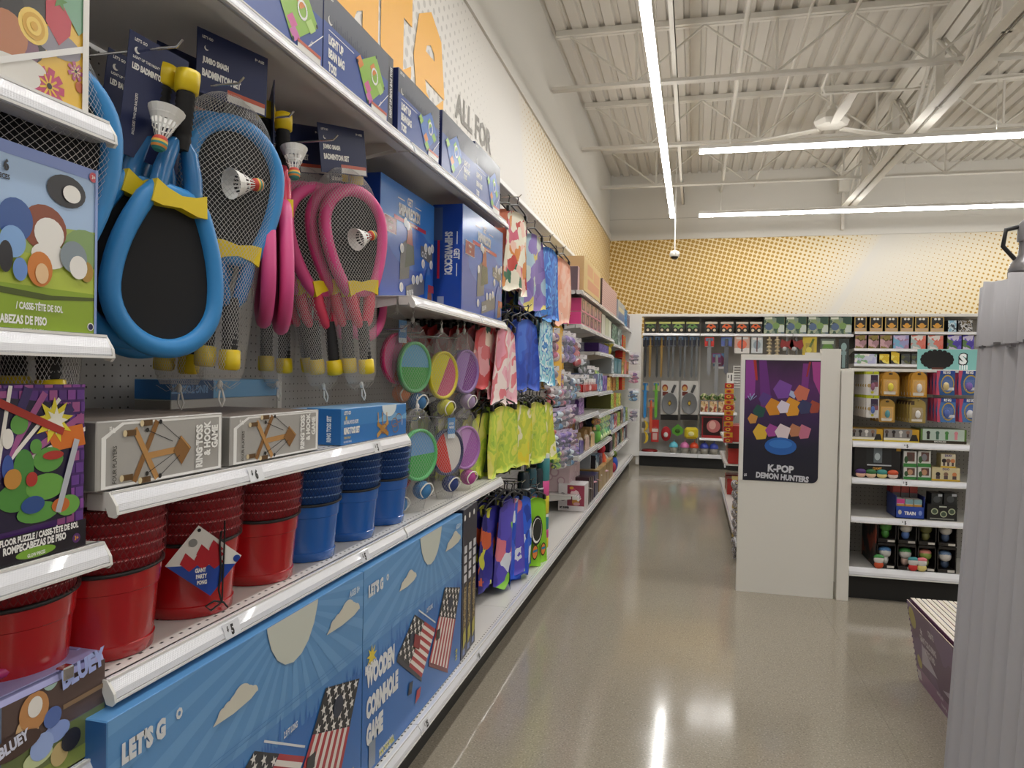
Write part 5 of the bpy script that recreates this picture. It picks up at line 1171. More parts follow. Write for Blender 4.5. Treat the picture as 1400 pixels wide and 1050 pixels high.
# bagged packs helper
def bag(p, w, h, cmat, label, hdr='#d9d4d6', rotz=1.15, group=None, depth=.05, name='bagged_toy', cat='bagged toy', blobs=3):
    t = thing(name, label, cat, p, group, rotz); rnd = random.Random(int(p[1]*1000+p[2]*77))
    m = MB(); m.box(-w/2, w/2, -.001, .001, -h*.16, 0, PC(hdr)); m.build('header_card', t)
    m = MB()
    for k in range(blobs):
        z = -h*(.16+.84*(k+.5)/blobs); m.ell((rnd.uniform(-.1, .1)*w, 0, z), w*rnd.uniform(.36, .46), depth*.5, h*.84/blobs*.56, cmat, 10, 7)
    m.build('toy', t)
    m = MB(); pr = [(-w/2, -h*.14), (w/2, -h*.14), (w*.52, -h*.6), (w*.46, -h), (-w*.46, -h), (-w*.52, -h*.6)]
    m.prism(pr, -depth*.55, -depth*.55+.001, CLEAR, 'y'); m.build('clear_bag', t)
    m = MB(); X, Y, Z = p; m.tube([(XB+.002, Y, Z-.012), (X+.012, Y, Z-.012), (X+.02, Y, Z-.002)], .0025, CHROME, 5); tag(m.build('peg_hook'), 'chrome peg hook holding a bagged toy in the far bays', 'peg hook', 'peg hooks of the bagged toys'); return t
pk = PAT('pink_toy_mix', ['#b04a70', '#d898aa', '#6a3a7a', '#e0c8cc', '#7a4a60'], 22, 'vor'); wt = PAT('white_toy_mix', ['#b8aeb6', '#e0dadc', '#7a7086', '#a8808e', '#5a5464'], 22, 'vor'); vio = PAT('violet_toy_mix', ['#4a2c84', '#7050a8', '#b090cc', '#2c1a58'], 22, 'vor'); sil = PAT('silver_toy_mix', ['#64646e', '#a8a8b2', '#2e2e36', '#d0d0d8', '#3f4a44'], 24, 'vor'); rdm = PAT('red_white_toy_mix', ['#b01c24', '#d8ccd0', '#7a141c', '#c8505a'], 20, 'vor'); blm = PAT('blue_toy_mix', ['#3f7aa8', '#88b4d0', '#d0dce4', '#264a78', '#2a3a44'], 22, 'vor'); grn = PAT('green_toy_mix', ['#3a7a3a', '#8ac04a', '#c8d84a', '#2a5a34', '#e8e0a0'], 22); org = PAT('amber_toy_mix', ['#a05a1c', '#d08a2c', '#6a3a14', '#e0b04a'], 22)
names_ = {id(pk): 'pink', id(wt): 'pale', id(vio): 'violet', id(sil): 'silver', id(rdm): 'red', id(blm): 'light blue', id(grn): 'green', id(org): 'amber'}
bl = [(758, 448, pk), (766, 452, wt), (773, 452, vio), (781, 455, vio), (789, 462, rdm), (797, 485, sil), (757, 500, wt), (765, 505, pk), (774, 508, sil), (783, 512, blm), (792, 512, sil), (800, 512, sil), (752, 526, rdm), (760, 528, blm), (768, 528, pk), (776, 528, vio), (808, 500, sil), (814, 502, grn)]
rowsn = {}
for i, (x, y, mt) in enumerate(bl):
    q = aX(x, y, -.93); h = .23 if y < 490 else (.20 if y < 520 else .14); 
    r = 'upper' if y < 490 else ('middle' if y < 520 else 'lower'); rowsn[r] = rowsn.get(r, 0)+1
    bag((q.x, q.y, q.z), .13, h, mt, '%s bagged toy, %s from the left in the %s bagged row past the towels' % (names_[id(mt)], ORD[rowsn[r]-1], r), group=None)
    m = None
for i, (x, y, mt) in enumerate(((752, 565, rdm), (762, 558, blm), (772, 556, wt), (781, 553, pk), (757, 590, blm), (766, 588, vio), (775, 586, vio), (783, 588, pk), (760, 612, grn), (770, 612, wt), (779, 610, blm), (787, 606, vio))):
    q = aX(x, y, -.92); bag((q.x, q.y, q.z), .15, .15, mt, '%s bagged toy, number %s of the cluster right of the lime shorts' % (names_[id(mt)], ORD[i].replace('first', 'one').replace('second', 'two').replace('third', 'three').replace('fourth', 'four').replace('fifth', 'five').replace('sixth', 'six').replace('seventh', 'seven').replace('eighth', 'eight').replace('ninth', 'nine').replace('tenth', 'ten').replace('eleventh', 'eleven').replace('twelfth', 'twelve')), group=None, hdr='#c9b9d6')
# shelf c / d in the middle bays
cartw(7.12, 8.0, 1.512, 1.60, xf, .32, '#3a2466', 'deep purple toy tray box in the teal box bay', '#3a1f5c', fmat=PAT('purple_print', ['#3a2466', '#8a7ac0', '#5a4a9a'], 20))
for i in range(3):
    t = thing('toy_animal', 'yellow spiky toy, %s right of the purple tray box' % ORD[i], 'toy', (-.93, 8.06+i*.1, 1.513), 'yellow toys by the purple tray'); m = MB(); ym = C('#c8b83a', .5)
    m.ell((0, 0, .05), .035, .04, .05, ym, 12, 8); [m.tube([(0, 0, .06), (.06*math.cos(a), .05*math.sin(a), .12)], [.012, .004], ym, 5) for a in (0, 1.5, 3, 4.5)]; m.build('body', t)
cartw(8.32, 8.55, 1.307, 1.50, xf, .3, PAT('silver_print', ['#a8b0b4', '#d8dcdc', '#6a7a84'], 24), 'silver printed carton left of the teal boxes', '#8a9094')
def win_teal(F):
    F.rect(.15, .12, .5, .8, PC('#7fa8b4'), 1); F.rect(.6, .12, .9, .8, PC('#5a8a98'), 1)
cartw(8.58, 9.0, 1.307, 1.49, xf, .3, '#2a6a74', 'left teal box with two pale windows', '#1f5a64', win=win_teal); cartw(9.03, 9.46, 1.307, 1.49, xf, .3, '#2f7480', 'right teal box with two pale windows', '#1f5a64', win=win_teal)
for i in range(3): cartw(9.54+i*.35, 9.86+i*.35, 1.307, 1.52-.02*i, xf, .28, [PAT('red_green_print', ['#c8342c', '#3a7a44', '#d8c84a', '#e8e0d0'], 18), '#c8382c', PAT('yellow_red_print', ['#c8b82c', '#c8382c', '#3a5a2a'], 16)][i], '%s carton of three on the middle shelf of the far end bay' % ['red and green', 'plain red', 'yellow and red'][i], '#8a2a24')
# shelf b, a of last bay: tall red yellow packs
for i, (z, l) in enumerate(((1.642, 'upper'), (1.445, 'middle'), (1.10, 'lower'))):
    cartw(9.58, 9.95, z, z+.17, -.89, .1, PAT('red_yellow_pack', ['#c8302a', '#b8a832', '#c8302a', '#8a8a2a'], 9, 'Z'), '%s red and olive hanging pack at the near side of the far end bay' % l, '#c8302a')
# shelf e: red trimmed display carton with white packs
t = thing('display_carton', 'red trimmed display carton full of white packs under the bagged toys', 'display carton', (-1.04, 6.55, 1.137))
m = MB()
y0, y1 = 6.12, 7.04; m.box(-.985-.2, -.895, y0, y1, 1.138, 1.145, PC('#c8201c')); m.prism([(-1.19, 1.14), (-.895, 1.14), (-.895, 1.20), (-1.19, 1.28)], y0, y0+.006, PC('#c8201c'), 'y'); m.box(-.9, -.895, y0, y1, 1.14, 1.20, PC('#c8201c')); F = faceX(m, -.895, y0, y1, 1.14, 1.20); F.ell(.5, .5, .08, .4, PC('#e8b8b8'), 1); _bp(m, 'tray', t)
for k in range(6):
    a = y0+.02+k*.15; m = MB(); m.box(-1.15, -.905, a, a+.14, 1.147, 1.25, PC('#ece6e4'), .002); F = faceX(m, -.905, a, a+.14, 1.147, 1.25); F.rect(.15, .1, .85, .7, PC(['#b88a8a', '#d0a0a0'][k % 2]), 1)
    tag(m.build('toy_box'), 'white pack in the red trimmed carton, %s from the left' % ORD[k], 'toy box', 'white packs in the red carton')
for i, (a, b, c, s) in enumerate(((7.1, 7.5, blm, 'light blue'), (7.52, 7.9, vio, 'violet'), (7.92, 8.24, PAT('gold_toy_mix', ['#c8a03a', '#e0c870', '#8a6a1c'], 22), 'gold'))):
    cartw(a, b, 1.122, 1.30-.02*i, xf, .28, c, '%s printed toy box, %s right of the red trimmed carton' % (s, ORD[i]), '#6a6a9a')
for i in range(4): cartw(8.32+i*.3, 8.6+i*.3, 1.0 if False else .907, 1.09-.01*i, xf, .28, [grn, org, grn, PAT('yellow_black_print', ['#d8c82c', '#1c1c14', '#d8c82c', '#e8e0a0'], 14)][i], '%s toy pack, %s on its shelf in the yellow toy bay' % (['green', 'amber', 'leaf green', 'yellow and black'][i], ORD[i]), '#5a5a2a')
for i in range(3): cartw(8.34+i*.38, 8.66+i*.38, 1.10+.002, 1.28, -.92, .1, [org, org, grn][i], '%s hanging pack under the teal boxes, %s from the left' % (['dark amber', 'amber', 'green'][i], ORD[i]), '#6a3a14')
# shelf f
cartw(6.15, 6.45, .945, 1.10, -.93, .2, PAT('plum_print', ['#4a2a7a', '#8a5aa8', '#c8a8d8', '#2a1a5a'], 22), 'plum printed toy box on the shelf under the red trimmed carton', '#4a2a6a')
# shelf g: gift cones, tan arches
for i in range(3):
    y = 6.0+i*.36; t = thing('plush_dome', ['violet fronted toy display with a tan arch, left one', 'tan arched toy display, middle one of three', 'tan arched toy display, right one of three'][i], 'toy display', (-.95, y, .628), 'tan arched toy displays')
    m = MB(); pr = [(.0, 0), (.30, 0)]+[(.15+.15*math.cos(a), .03+.14*math.sin(a)) for a in [PI*k/14 for k in range(15)]]
    m.prism(pr, -.05, .03, C('#8a6a3a', .6), 'x'); m.prism([(a*.7+.045, b*.75) for a, b in pr], .03, .05, C('#e8dccb', .6), 'x'); m.build('arch', t)
    m = MB(); m.prism([(-.02, 0), (.2, 0), (.18, .10), (.0, .12)], .052, .06, PC(['#3a1f8a', '#d8b8a8', '#e0c08a'][i]), 'x'); m.build('front_card', t)
for i in range(4): cartw(6.02+i*.26, 6.25+i*.26, .79 if False else .628, .87+.0*i, -1.02, .2, [PAT('rose_box_print', ['#c85a7a', '#e8c0c8', '#8a2a4a'], 22), org, wt, pk][i], '%s tall box at the back of the arched toy shelf' % ['rose', 'amber', 'pale', 'pink'][i], '#a86a7a')
for i in range(4): bag((-.92, 7.3+i*.27, .895), .2, .24, [org, grn, grn, grn][i], '%s hanging bagged toy above the green plush, %s from the left' % (['amber', 'leaf green', 'dark green', 'green'][i], ORD[i]), hdr='#c8c86a')
for i in range(5):
    t = thing('plush_toy', 'round green plush toy, %s from the left on its shelf' % ORD[i], 'plush toy', (-.93, 7.3+i*.19, .608), 'green plush toys'); m = MB(); gm_ = C(['#6ab04a', '#4a8a4a', '#8ac86a', '#5aa06a', '#3a7a5a'][i], .9)
    m.ell((0, 0, .07), .06, .07, .07, gm_); m.ell((0, 0, .15), .045, .05, .045, gm_); m.build('body', t); m = MB(); m.ell((.05, 0, .06), .02, .03, .03, C('#d8e8b0', .9), 10, 6); m.build('belly', t)
for i in range(3): cartw(8.34+i*.38, 8.68+i*.38, .662, .83, xf, .28, [blm, PAT('navy_red_print', ['#2a3a7a', '#c83a3a', '#e8e0d8'], 16), grn][i], '%s toy box on the lower shelf of the yellow toy bay' % ['light blue', 'navy and red', 'green'][i], '#3a4a6a')
for i in range(3): cartw(9.55+i*.34, 9.86+i*.34, .662, .88-.02*i, xf, .28, [PAT('dark_mix', ['#2a2a34', '#6a3a3a', '#c8b8a8'], 16), blm, grn][i], '%s toy box on the lower shelf of the far end bay' % ['dark', 'light blue', 'green'][i], '#2a2a34')
# shelf h: pale rose cartons with tipped cards
def art_rose(F):
    F.rect(.1, .85, .3, .9, PC('#4a3a44'), 1)
    for u, v, r in ((.2, .3, .03), (.55, .6, .04), (.75, .35, .035), (.4, .45, .03)): F.circ(u, v, r, PC('#c9a4b0'), 1); F.circ(u, v, r*.7, PC('#ead8da'), 2)
    F.poly([(.55, 1), (.75, .8), (.85, 1)], PC('#8a1f34'), 2)
cartw(5.98, 6.55, .312, .585, -.97, .28, '#d9bcc2', 'pale rose carton with circle patterns on the shelf above the white window box', '#dcc4c8', win=art_rose, sw=art_rose)
for i, (y, rz) in enumerate(((6.35, .5), (6.62, -.3), (6.85, .9), (7.2, .2), (7.5, -.5))):
    m = MB(); m.M = T(-.92, y, .322+.008*(i % 2)) @ Matrix.Rotation(rz, 4, 'Z') @ Matrix.Rotation(.28, 4, 'Y'); m.box(-.07, .07, -.09, .09, 0, .004, PC(['#e8dada', '#e4a8b8', '#d8b0ba', '#e8e4e4', '#c8a0b0'][i])); m.box(-.05, .05, -.07, .02, .004, .0055, PC(['#4a2a34', '#c86a84', '#7a4a5a', '#9ab4c0', '#5a3a4a'][i]))
    tag(m.build('tipped_card'), '%s fallen toy card lying on the shelf right of the pale rose carton' % ORD[i], 'toy card', 'fallen cards beside the rose carton')
for i in range(3): cartw(7.1+i*.18, 7.26+i*.18, .312, .54, -.95, .2, ['#c9d0d8', '#d8dce0', '#b8c4d0'][i], '%s pale blue grey carton behind the fallen cards' % ORD[i], '#a8b0ba')
t = thing('plush_toy', 'red orange plush toy standing on the lower shelf left of the green plush', 'plush toy', (-.93, 7.75, .312)); m = MB(); m.ell((0, 0, .08), .06, .08, .09, C('#d85a3a', .9)); m.ell((0, 0, .20), .05, .06, .055, C('#c83a4a', .9)); m.build('body', t); m = MB(); m.ell((.045, 0, .07), .02, .04, .04, C('#e8905a', .9), 10, 6); m.build('belly', t)
t = thing('ring_toy', 'white ring shaped toy lying at the shelf edge by the fallen cards', 'ring toy', (-.93, 7.98, .335)); m = MB(); m.tube([(.06*math.cos(a)*.5, .09*math.cos(a), .09*math.sin(a)*.5+.03) for a in [2*PI*i/24 for i in range(24)]], .018, C('#e4dcdc', .5), 8, True); m.build('ring', t); m = MB(); m.ell((0, 0, .03), .02, .05, .03, C('#8a8a88', .6)); m.build('hub', t)
# bottom shelf: white window box, dark books, tan books
def win_wb(F): F.rect(.0, .0, 1, 1, PC('#e6e0e2'), 1)
def sw_wb(F):
    F.rect(.34, .2, .98, .96, PC('#9a3a50'), 1); F.ell(.62, .66, .16, .13, PC('#e8c8cc'), 2); F.ell(.66, .36, .14, .15, PC('#e0a04a'), 2); F.ell(.55, .8, .1, .06, PC('#c84a6a'), 3); F.ell(.5, .86, .08, .05, PC('#e0a83a'), 4); F.ell(.7, .28, .12, .06, PC('#e8b0b8'), 4)
    F.text('MY SUPER', .06, .09, .018, k_, 2, 0, .8, .06); F.ell(.17, .6, .1, .07, PC('#6a5a62'), 2); F.ell(.17, .42, .09, .06, PC('#8a7a82'), 2)
cartw(5.95, 6.16, .167, .30+.09, -.835, .22, '#e6e0e2', 'white window box with a pink toy inside, front of the bottom shelf', '#e6e0e2', sw=sw_wb)
for i, (a, b, c, s) in enumerate(((6.30, 6.38, '#3a2028', 'dark maroon'), (6.42, 6.50, '#2a1c24', 'near black'), (6.54, 6.62, '#4a3038', 'brown'), (6.68, 6.95, '#25224f', 'dark indigo'))):
    cartw(a, b, .167, .40-.01*i, -.85, .22, c, '%s upright carton, %s right of the white window box' % (s, ORD[i]), c)
for i in range(4): cartw(7.02+i*.31, 7.31+i*.31, .167, .375, -.85, .22, ['#a88a56', '#b39660', '#a08250', '#b89a66'][i], 'tan upright carton on the bottom shelf, %s from the left' % ORD[i], '#8a7040', group='tan cartons on the bottom shelf')
t = thing('plush_toy', 'blue and red plush toy with a green top far along the bottom shelf', 'plush toy', (-.88, 8.6, .166)); m = MB(); m.ell((0, 0, .09), .05, .10, .09, C('#2a4fa8', .9)); m.build('body', t); m = MB(); m.ell((0, 0, .205), .04, .07, .04, C('#5a6a2a', .9)); m.build('hat', t); m = MB(); m.ell((.0, -.08, .06), .04, .06, .06, C('#a83a4a', .9)); m.build('arm', t)
# pale toy strips hanging on the end panel side
for i, (y, z) in enumerate(((500, 1), (528, 2), (555, 3), (585, 4))):
    q = aX(858, y-22, -.80); bag((q.x, 10.3, q.z), .16, .17, [wt, pk, blm, wt][i], 'white and pink hanging pack beside the end panel, %s from the top' % ORD[i], rotz=.4, group='packs hanging by the end panel')

# fuller back rows and lower shelves of the far bays
fill = [(6, .945, .15, 'under the red trimmed carton'), (7, .907, .16, 'behind the hanging leaf green packs'), (7, .607, .20, 'behind the green plush toys'), (7, .312, .22, 'on the lowest raised shelf of the teal box bay'), (8, .412, .20, 'on the lowest raised shelf of the yellow toy bay'), (9, .412, .20, 'on the lowest raised shelf of the far end bay'), (8, .907, .16, 'behind the amber packs of the yellow toy bay'), (9, .662, .2, 'at the back of the lower far end shelf'), (7, 1.122, .17, 'at the back of the shelf right of the red trimmed carton'), (6, 1.692, .18, 'at the back of the pink doll box shelf')]
tones = [('dark plum', PAT('fill_plum', ['#3a2440', '#6a4a6a', '#a88a9a', '#2a1a30'], 24, 'vor')), ('forest', PAT('fill_forest', ['#2a4a30', '#4a7a44', '#a8b078', '#1c3020'], 24, 'vor')), ('brick', PAT('fill_brick', ['#8a3a2a', '#c87a4a', '#5a2a1c', '#d8c0a0'], 24, 'vor')), ('steel blue', PAT('fill_steel', ['#3a5a7a', '#7a9ab0', '#24384c', '#c8d0d4'], 24, 'vor'))]
for b, z, h, where in fill:
    y0, y1 = BAYS[b]+.06, BAYS[b+1]-.06; n = 4; front = b >= 7 and z in (.312, .412)
    for k in range(n):
        w = (y1-y0)/n; cartw(y0+k*w, y0+(k+1)*w-.015, z, z+h*(1-.12*((k*7+b) % 3)), -.90 if (front and not (b == 7 and k > 1)) else -1.19, .11, tones[(k+b) % 4][1], '%s toy box %s' % (tones[(k+b) % 4][0], where), '#2c2a30')
# ================================================================ back wall gondola
YL, YP = 10.66, 11.12       # shelf lip, pegboard
def shelfY(label, x0, x1, z, yl=YL, yp=YP, tags=(), group='white shelves of the back wall gondola', caps=(0, 0)):
    t = thing('shelf', label, 'shelf', ((x0+x1)/2, yl, z-.04), group)
    m = MB(); m.box(x0+.002, x1-.002, yl+.014, yp-.006, z-.004, z, SHELFW); m.box(x0+.002, x1-.002, yl+.016, yl+.05, z-.03, z-.004, SHELFW); _bp(m, 'deck', t)
    m = MB(); m.prism([(yl+(XL-a), b) for a, b in rail_profile(XL, z)], x0+.002, x1-.002, RAIL, 'x'); m.box(x0+.002, x1-.002, yl+.005, yl+.009, z-.003, z+.001, WHITE); m.box(x0+.002, x1-.002, yl-.0075, yl, z-.035, z-.0315, WHITE); _bp(m, 'price_rail', t)
    for x in (x0+.012, x1-.012):
        m = MB(); m.prism([(yp-.008, z-.005), (yl+.06, z-.005), (yl+.06, z-.028), (yp-.03, z-.085), (yp-.008, z-.085)], x-.0015, x+.0015, SHELFW, 'x'); _bp(m, 'bracket', t)
    for k, x in enumerate((x0, x1)):
        if caps[k]:
            m = MB(); s = 1 if k else -1; m.prism([(yl+(XL-a), b) for a, b in rail_profile(XL-.001, z+.001, .038)], x-s*.001, x-s*.006, C('#dcdad5', .4), 'x'); _bp(m, 'end_cap', t)
    for txt, x in tags:
        m = MB(); th = .30; F = Face(m, Vector((x-.03, yl-.0095, z-.033)), Vector((.06, 0, 0)), Vector((0, math.sin(th), math.cos(th)))*.030)
        F.rect(.1, 0, .95, 1, C('#dddee2', .25), 1); F.text('$', .26, .42, .012, BLACK, 2, 0, .75, .05); F.text(txt, .45, .1, .021, BLACK, 2, 0, .75, .06); _bp(m, 'price_tag', t)
    return t
SEAM = [-.73, .083, 1.305, 2.075, 3.60, 4.8]
nmb = ['left, behind the toy swords', 'centre left, above the poster panel', 'centre, above the poster panel', 'right, behind the end display', 'far right, out of view behind the cardboard']
for i in range(5):
    x0, x1 = SEAM[i], SEAM[i+1]
    t = thing('gondola_bay', 'back wall pegboard gondola bay '+nmb[i], 'gondola bay', ((x0+x1)/2, YP, 0), 'bays of the back wall gondola')
    m = MB(); m.box(x0, x1, YP, YP+.02, .16, 2.16, WHITE, 0, {'y-': PEGB}); _bp(m, 'back_panel', t)
    m = MB(); m.box(x1-.012, x1+.012, YP-.004, YP+.025, 0, 2.16, WHITE); _bp(m, 'upright', t)
    t = thing('base_shelf', 'white bottom shelf with black kick plate of the back wall bay '+nmb[i].split(',')[0], 'shelf', ((x0+x1)/2, 10.9, 0), 'bottom shelves of the back wall')
    m = MB(); m.box(x0+.001, x1-.001, YL+.02, YP-.006, .19, .20, SHELFW); m.box(x0+.001, x1-.001, YL-.005, YL+.02, .15, .205, RAIL, .004); _bp(m, 'base_deck', t)
    m = MB(); m.box(x0, x1, 10.72, 10.735, 0, .19, BLACK); _bp(m, 'kick_plate', t)
t = thing('canopy_shelf', 'long white canopy shelf along the top of the back wall gondola', 'shelf', (1.9, YL, 2.12))
m = MB(); m.box(-.73, 4.8, YL+.01, YP+.02, 2.14, 2.165, SHELFW); _bp(m, 'deck', t)
m = MB(); m.box(-.73, 4.8, YL, YL+.012, 2.135, 2.175, WHITE, .003); _bp(m, 'front_rail', t)
shelfY('white shelf with the small green trucks on the back wall', -.72, .08, 1.90)
shelfY('white shelf with the orange trucks and the first large grey green boxes', .086, 1.303, 1.90)
shelfY('white shelf with the last large grey green boxes, above the poster panel', 1.307, 2.07, 1.90)
for z, s in ((1.937, 'upper shelf with six gold framed boxes'), (1.712, 'middle shelf with pink and coral boxes'), (1.508, 'lower shelf with white and yellow boxes')): shelfY('white %s on the right of the back wall' % s, 2.08, 3.595, z)
shelfY('short white shelf with the greenery toys on the back wall', .10, .60, .80); shelfY('short white shelf under the dark red boxed set on the back wall', .10, .60, .435)
# boxes
def bY(px0, px1, pt, pb, label, fm, side='#2a2a2c', y=YL+.02, dep=.16, name='toy_box', cat='toy box', group=None, art=None, z0=None, c=.0015):
    a, b = aY(px0, pb, y), aY(px1, pt, y); zb = a.z if z0 is None else z0+.0005; zt = b.z
    m = MB(); m.box(a.x, b.x, y, y+dep, zb, zt, PC(side) if isinstance(side, str) else side, c, {'y-': fm if not isinstance(fm, str) else PC(fm)})
    if art: art(faceY(m, y, a.x, b.x, zb, zt))
    return tag(m.build(name), label, cat, group)
def truck(body, cab):
    def art(F):
        F.rect(0, 0, 1, 1, PC('#2f3230'), 1); F.rect(0, .82, 1, 1, PC(cab), 2); F.poly([(.1, .35), (.9, .35), (.85, .62), (.62, .8), (.3, .8), (.12, .6)], PC(body), 2); F.poly([(.35, .62), (.6, .62), (.55, .76), (.38, .76)], PC('#1e2420'), 3)
        for u in (.25, .76): F.circ(u, .28, F.h*.24, PC('#17181a'), 3); F.circ(u, .28, F.h*.12, PC('#d8c8a8'), 4)
    return art
for i, (a, b) in enumerate(((882, 897), (901, 917), (919, 936), (938, 956))): bY(a, b, 440, 453, 'small green toy truck box on the back wall, %s from the left' % ORD[i], '#2f3230', art=truck(['#4f6f3a', '#5c7f44', '#7a9f50', '#5f8a4a'][i], '#b8bc6a'), z0=1.90)
for i, (a, b) in enumerate(((964, 981), (985, 1003), (1006, 1023), (1025, 1042))): bY(a, b, 440, 453, 'small orange toy truck box on the back wall, %s from the left' % ORD[i], '#2f3230', art=truck('#d9602a', '#c9bfb0'), z0=1.90)
camo = PAT('jungle_print', ['#3f5a4a', '#7f9080', '#2f4238', '#a8b094', '#5f7480', '#8a9a6a'], 18, 'vor')
def art_camo(F): F.rect(.05, .82, .4, .95, PC('#d9dccc'), 1); F.rect(.7, .1, .98, .5, PC('#c4ccc4'), 1); F.rect(.6, .55, .98, .95, PC('#2a4a3c'), 1); F.circ(.25, .4, F.h*.2, PC('#54688a'), 1); F.circ(.6, .45, F.h*.18, PC('#7a9a5a'), 2)
for i, (a, b) in enumerate(((1044, 1073), (1074, 1103), (1104, 1133), (1134, 1165))): bY(a, b, 432, 453, 'large grey green jungle printed toy box, %s from the left on the back wall' % ORD[i], camo, art=art_camo, z0=1.90)
def art_gold(F):
    F.rect(0, 0, 1, 1, PC('#c9a85a'), 1); F.rect(.07, .25, .93, .94, PC('#171412'), 2); F.rect(.05, .05, .95, .22, PC('#c8a888'), 2); F.poly([(.15, .45), (.85, .45), (.72, .3), (.28, .3)], PC('#e0a83a'), 3); F.ell(.5, .4, .2, .18, PC('#d89a3a'), 4); F.ell(.36, .84, .1, .08, PC('#e8e6e0'), 3); F.ell(.62, .84, .1, .08, PC('#e8e6e0'), 3)
for i, (a, b) in enumerate(((1168, 1185), (1189, 1207), (1210, 1228), (1231, 1249), (1251, 1270), (1272, 1291))): bY(a, b, 433, 449, 'black and gold framed toy box, %s from the left on the right hand back shelf' % ORD[i], '#c9a85a', art=art_gold, z0=1.937)
bY(1296, 1308, 438, 450, 'pale blue toy pack right of the gold framed boxes', PAT('pale_blue_print', ['#8ab8d0', '#c8dce4', '#3a4a5a'], 20), z0=1.937)
bY(1310, 1330, 438, 450, 'grey and brown toy pack right of the pale blue one', PAT('grey_brown_print', ['#9a9a9c', '#5a4a2a', '#c8c8ca', '#2a2622'], 20), z0=1.937)
rw = [(1169, 1185, 'rose_brown_a', ['#a8808a', '#8a7a3a', '#c8a0a8', '#5a4a2a'], 'pink and brown toy box, first of three'), (1187, 1202, 'rose_brown_a', None, 'pink and brown toy box, second of three'), (1203, 1220, 'rose_brown_a', None, 'pink and brown toy box, third of three'), (1221, 1243, 'lavender_mix', ['#9a9ac8', '#c8b8d8', '#7ab0d0', '#a880a0'], 'lavender blue toy box'), (1245, 1266, 'coral_mix', ['#d87a6a', '#e0d8d4', '#a8b8b8', '#d86a5a'], 'left coral toy box'), (1268, 1290, 'coral_mix', None, 'right coral toy box'), (1295, 1315, 'purple_mix', ['#4a3aa0', '#c8c0d8', '#5a7a4a', '#6a5ac0'], 'left purple toy box'), (1316, 1332, 'purple_mix', None, 'right purple toy box')]
for a, b, n, cs, l in rw: bY(a, b, 458, 474, l+' on the middle right back shelf', PAT(n, cs or [], 22, 'vor'), z0=1.712)
for a, b, n, cs, l in ((1168, 1199, 'pale_village', ['#c8cce0', '#e8e4e0', '#8ab08a', '#b8b8dc'], 'wide white and lilac printed toy box'), (1202, 1216, 'yellow_dark', ['#d8b82a', '#2a2a2c', '#e8d86a'], 'low yellow and black toy box'), (1218, 1230, 'yellow_dark', None, 'tall yellow and black toy box'), (1232, 1245, 'slate_mix', ['#3a3e42', '#7a7e80', '#5a5e3a'], 'dark slate toy box'), (1246, 1262, 'slate_mix', None, 'second dark slate toy box, beside the teal sign')):
    bY(a, b, 480 if 'tall' in l else 484, 496, l+' on the lower right back shelf', PAT(n, cs or [], 24, 'vor'), z0=1.508)
# hanging swords and packs
def hang(px, pt, pb, label, kind, col, y=YL+.02, w=.05, hdr='#23283a', name='toy_sword', cat='toy sword', group=None):
    a, b = aY(px, pt, y), aY(px, pb, y); H = a.z-b.z
    t = thing(name, label, cat, (a.x, y, a.z), group); mt = C(col, .45)
    m = MB(); m.box(-w*.9, w*.9, .004, .006, -H*.25, 0, PC(hdr)); F = faceY(m, .004, -w*.9, w*.9, -H*.25, 0); F.rect(.1, .6, .9, .9, PC('#5a7a9a'), 1); m.build('header_card', t)
    m = MB(); m.tube([(0, -.012, -H*.05), (0, -.012, -H*.24)], w*.28, mt, 8); m.box(-w*.8, w*.8, -.022, -.002, -H*.26, -H*.235, mt, .003); m.build('hilt', t)
    m = MB(); m.prism([(-w*.36, -H*.25), (w*.36, -H*.25), (w*.34, -H*.94), (0, -H), (-w*.34, -H*.94)], -.020, -.004, mt, 'y'); m.build('blade', t)
    m = MB(); m.cyl((0, .0, -.02), (0, YP-y-.003, -.02), .003, CHROME, 5); m.build('hang_wire', t); return t
for i, (x, c, s) in enumerate(((883, '#2f3032', 'dark'), (889.5, '#9a7a3c', 'bronze'), (899, '#2f3032', 'dark'), (905, '#9a7a3c', 'bronze'), (915, '#55585c', 'grey'), (921, '#6a6d70', 'light grey'), (931, '#4c4f53', 'grey'), (937, '#6a6d70', 'light grey'), (946.5, '#55585c', 'grey'), (953, '#6a6d70', 'light grey'))):
    hang(x, 459, 517, '%s toy sword hanging on the back wall, %s from the left of its row' % (s, ORD[i]), 0, c, w=.042, y=YL+.02+(.04 if i % 2 else 0))
for x, t0, b0, c, s in ((882.5, 522, 572, '#2f86c8', 'blue'), (890.5, 545, 592, '#d0603a', 'orange'), (897.5, 522, 572, '#6ab038', 'green')):
    hang(x, t0, b0, 'short %s toy sword hanging below the long swords' % s, 0, c, w=.055, hdr='#b8a88a')
hang(970, 461, 514, 'grey toy sword with a red and white card right of the long swords', 0, '#85878a', w=.07, hdr='#c8342c'); hang(980, 483, 538, 'grey toy sword with a plum card, lower and further right', 0, '#85878a', w=.07, hdr='#6a2a5a'); hang(993.5, 461, 512, 'dark blue toy sword with a pale card left of the poster panel', 0, '#5a5c64', w=.08, hdr='#5a6ab0')
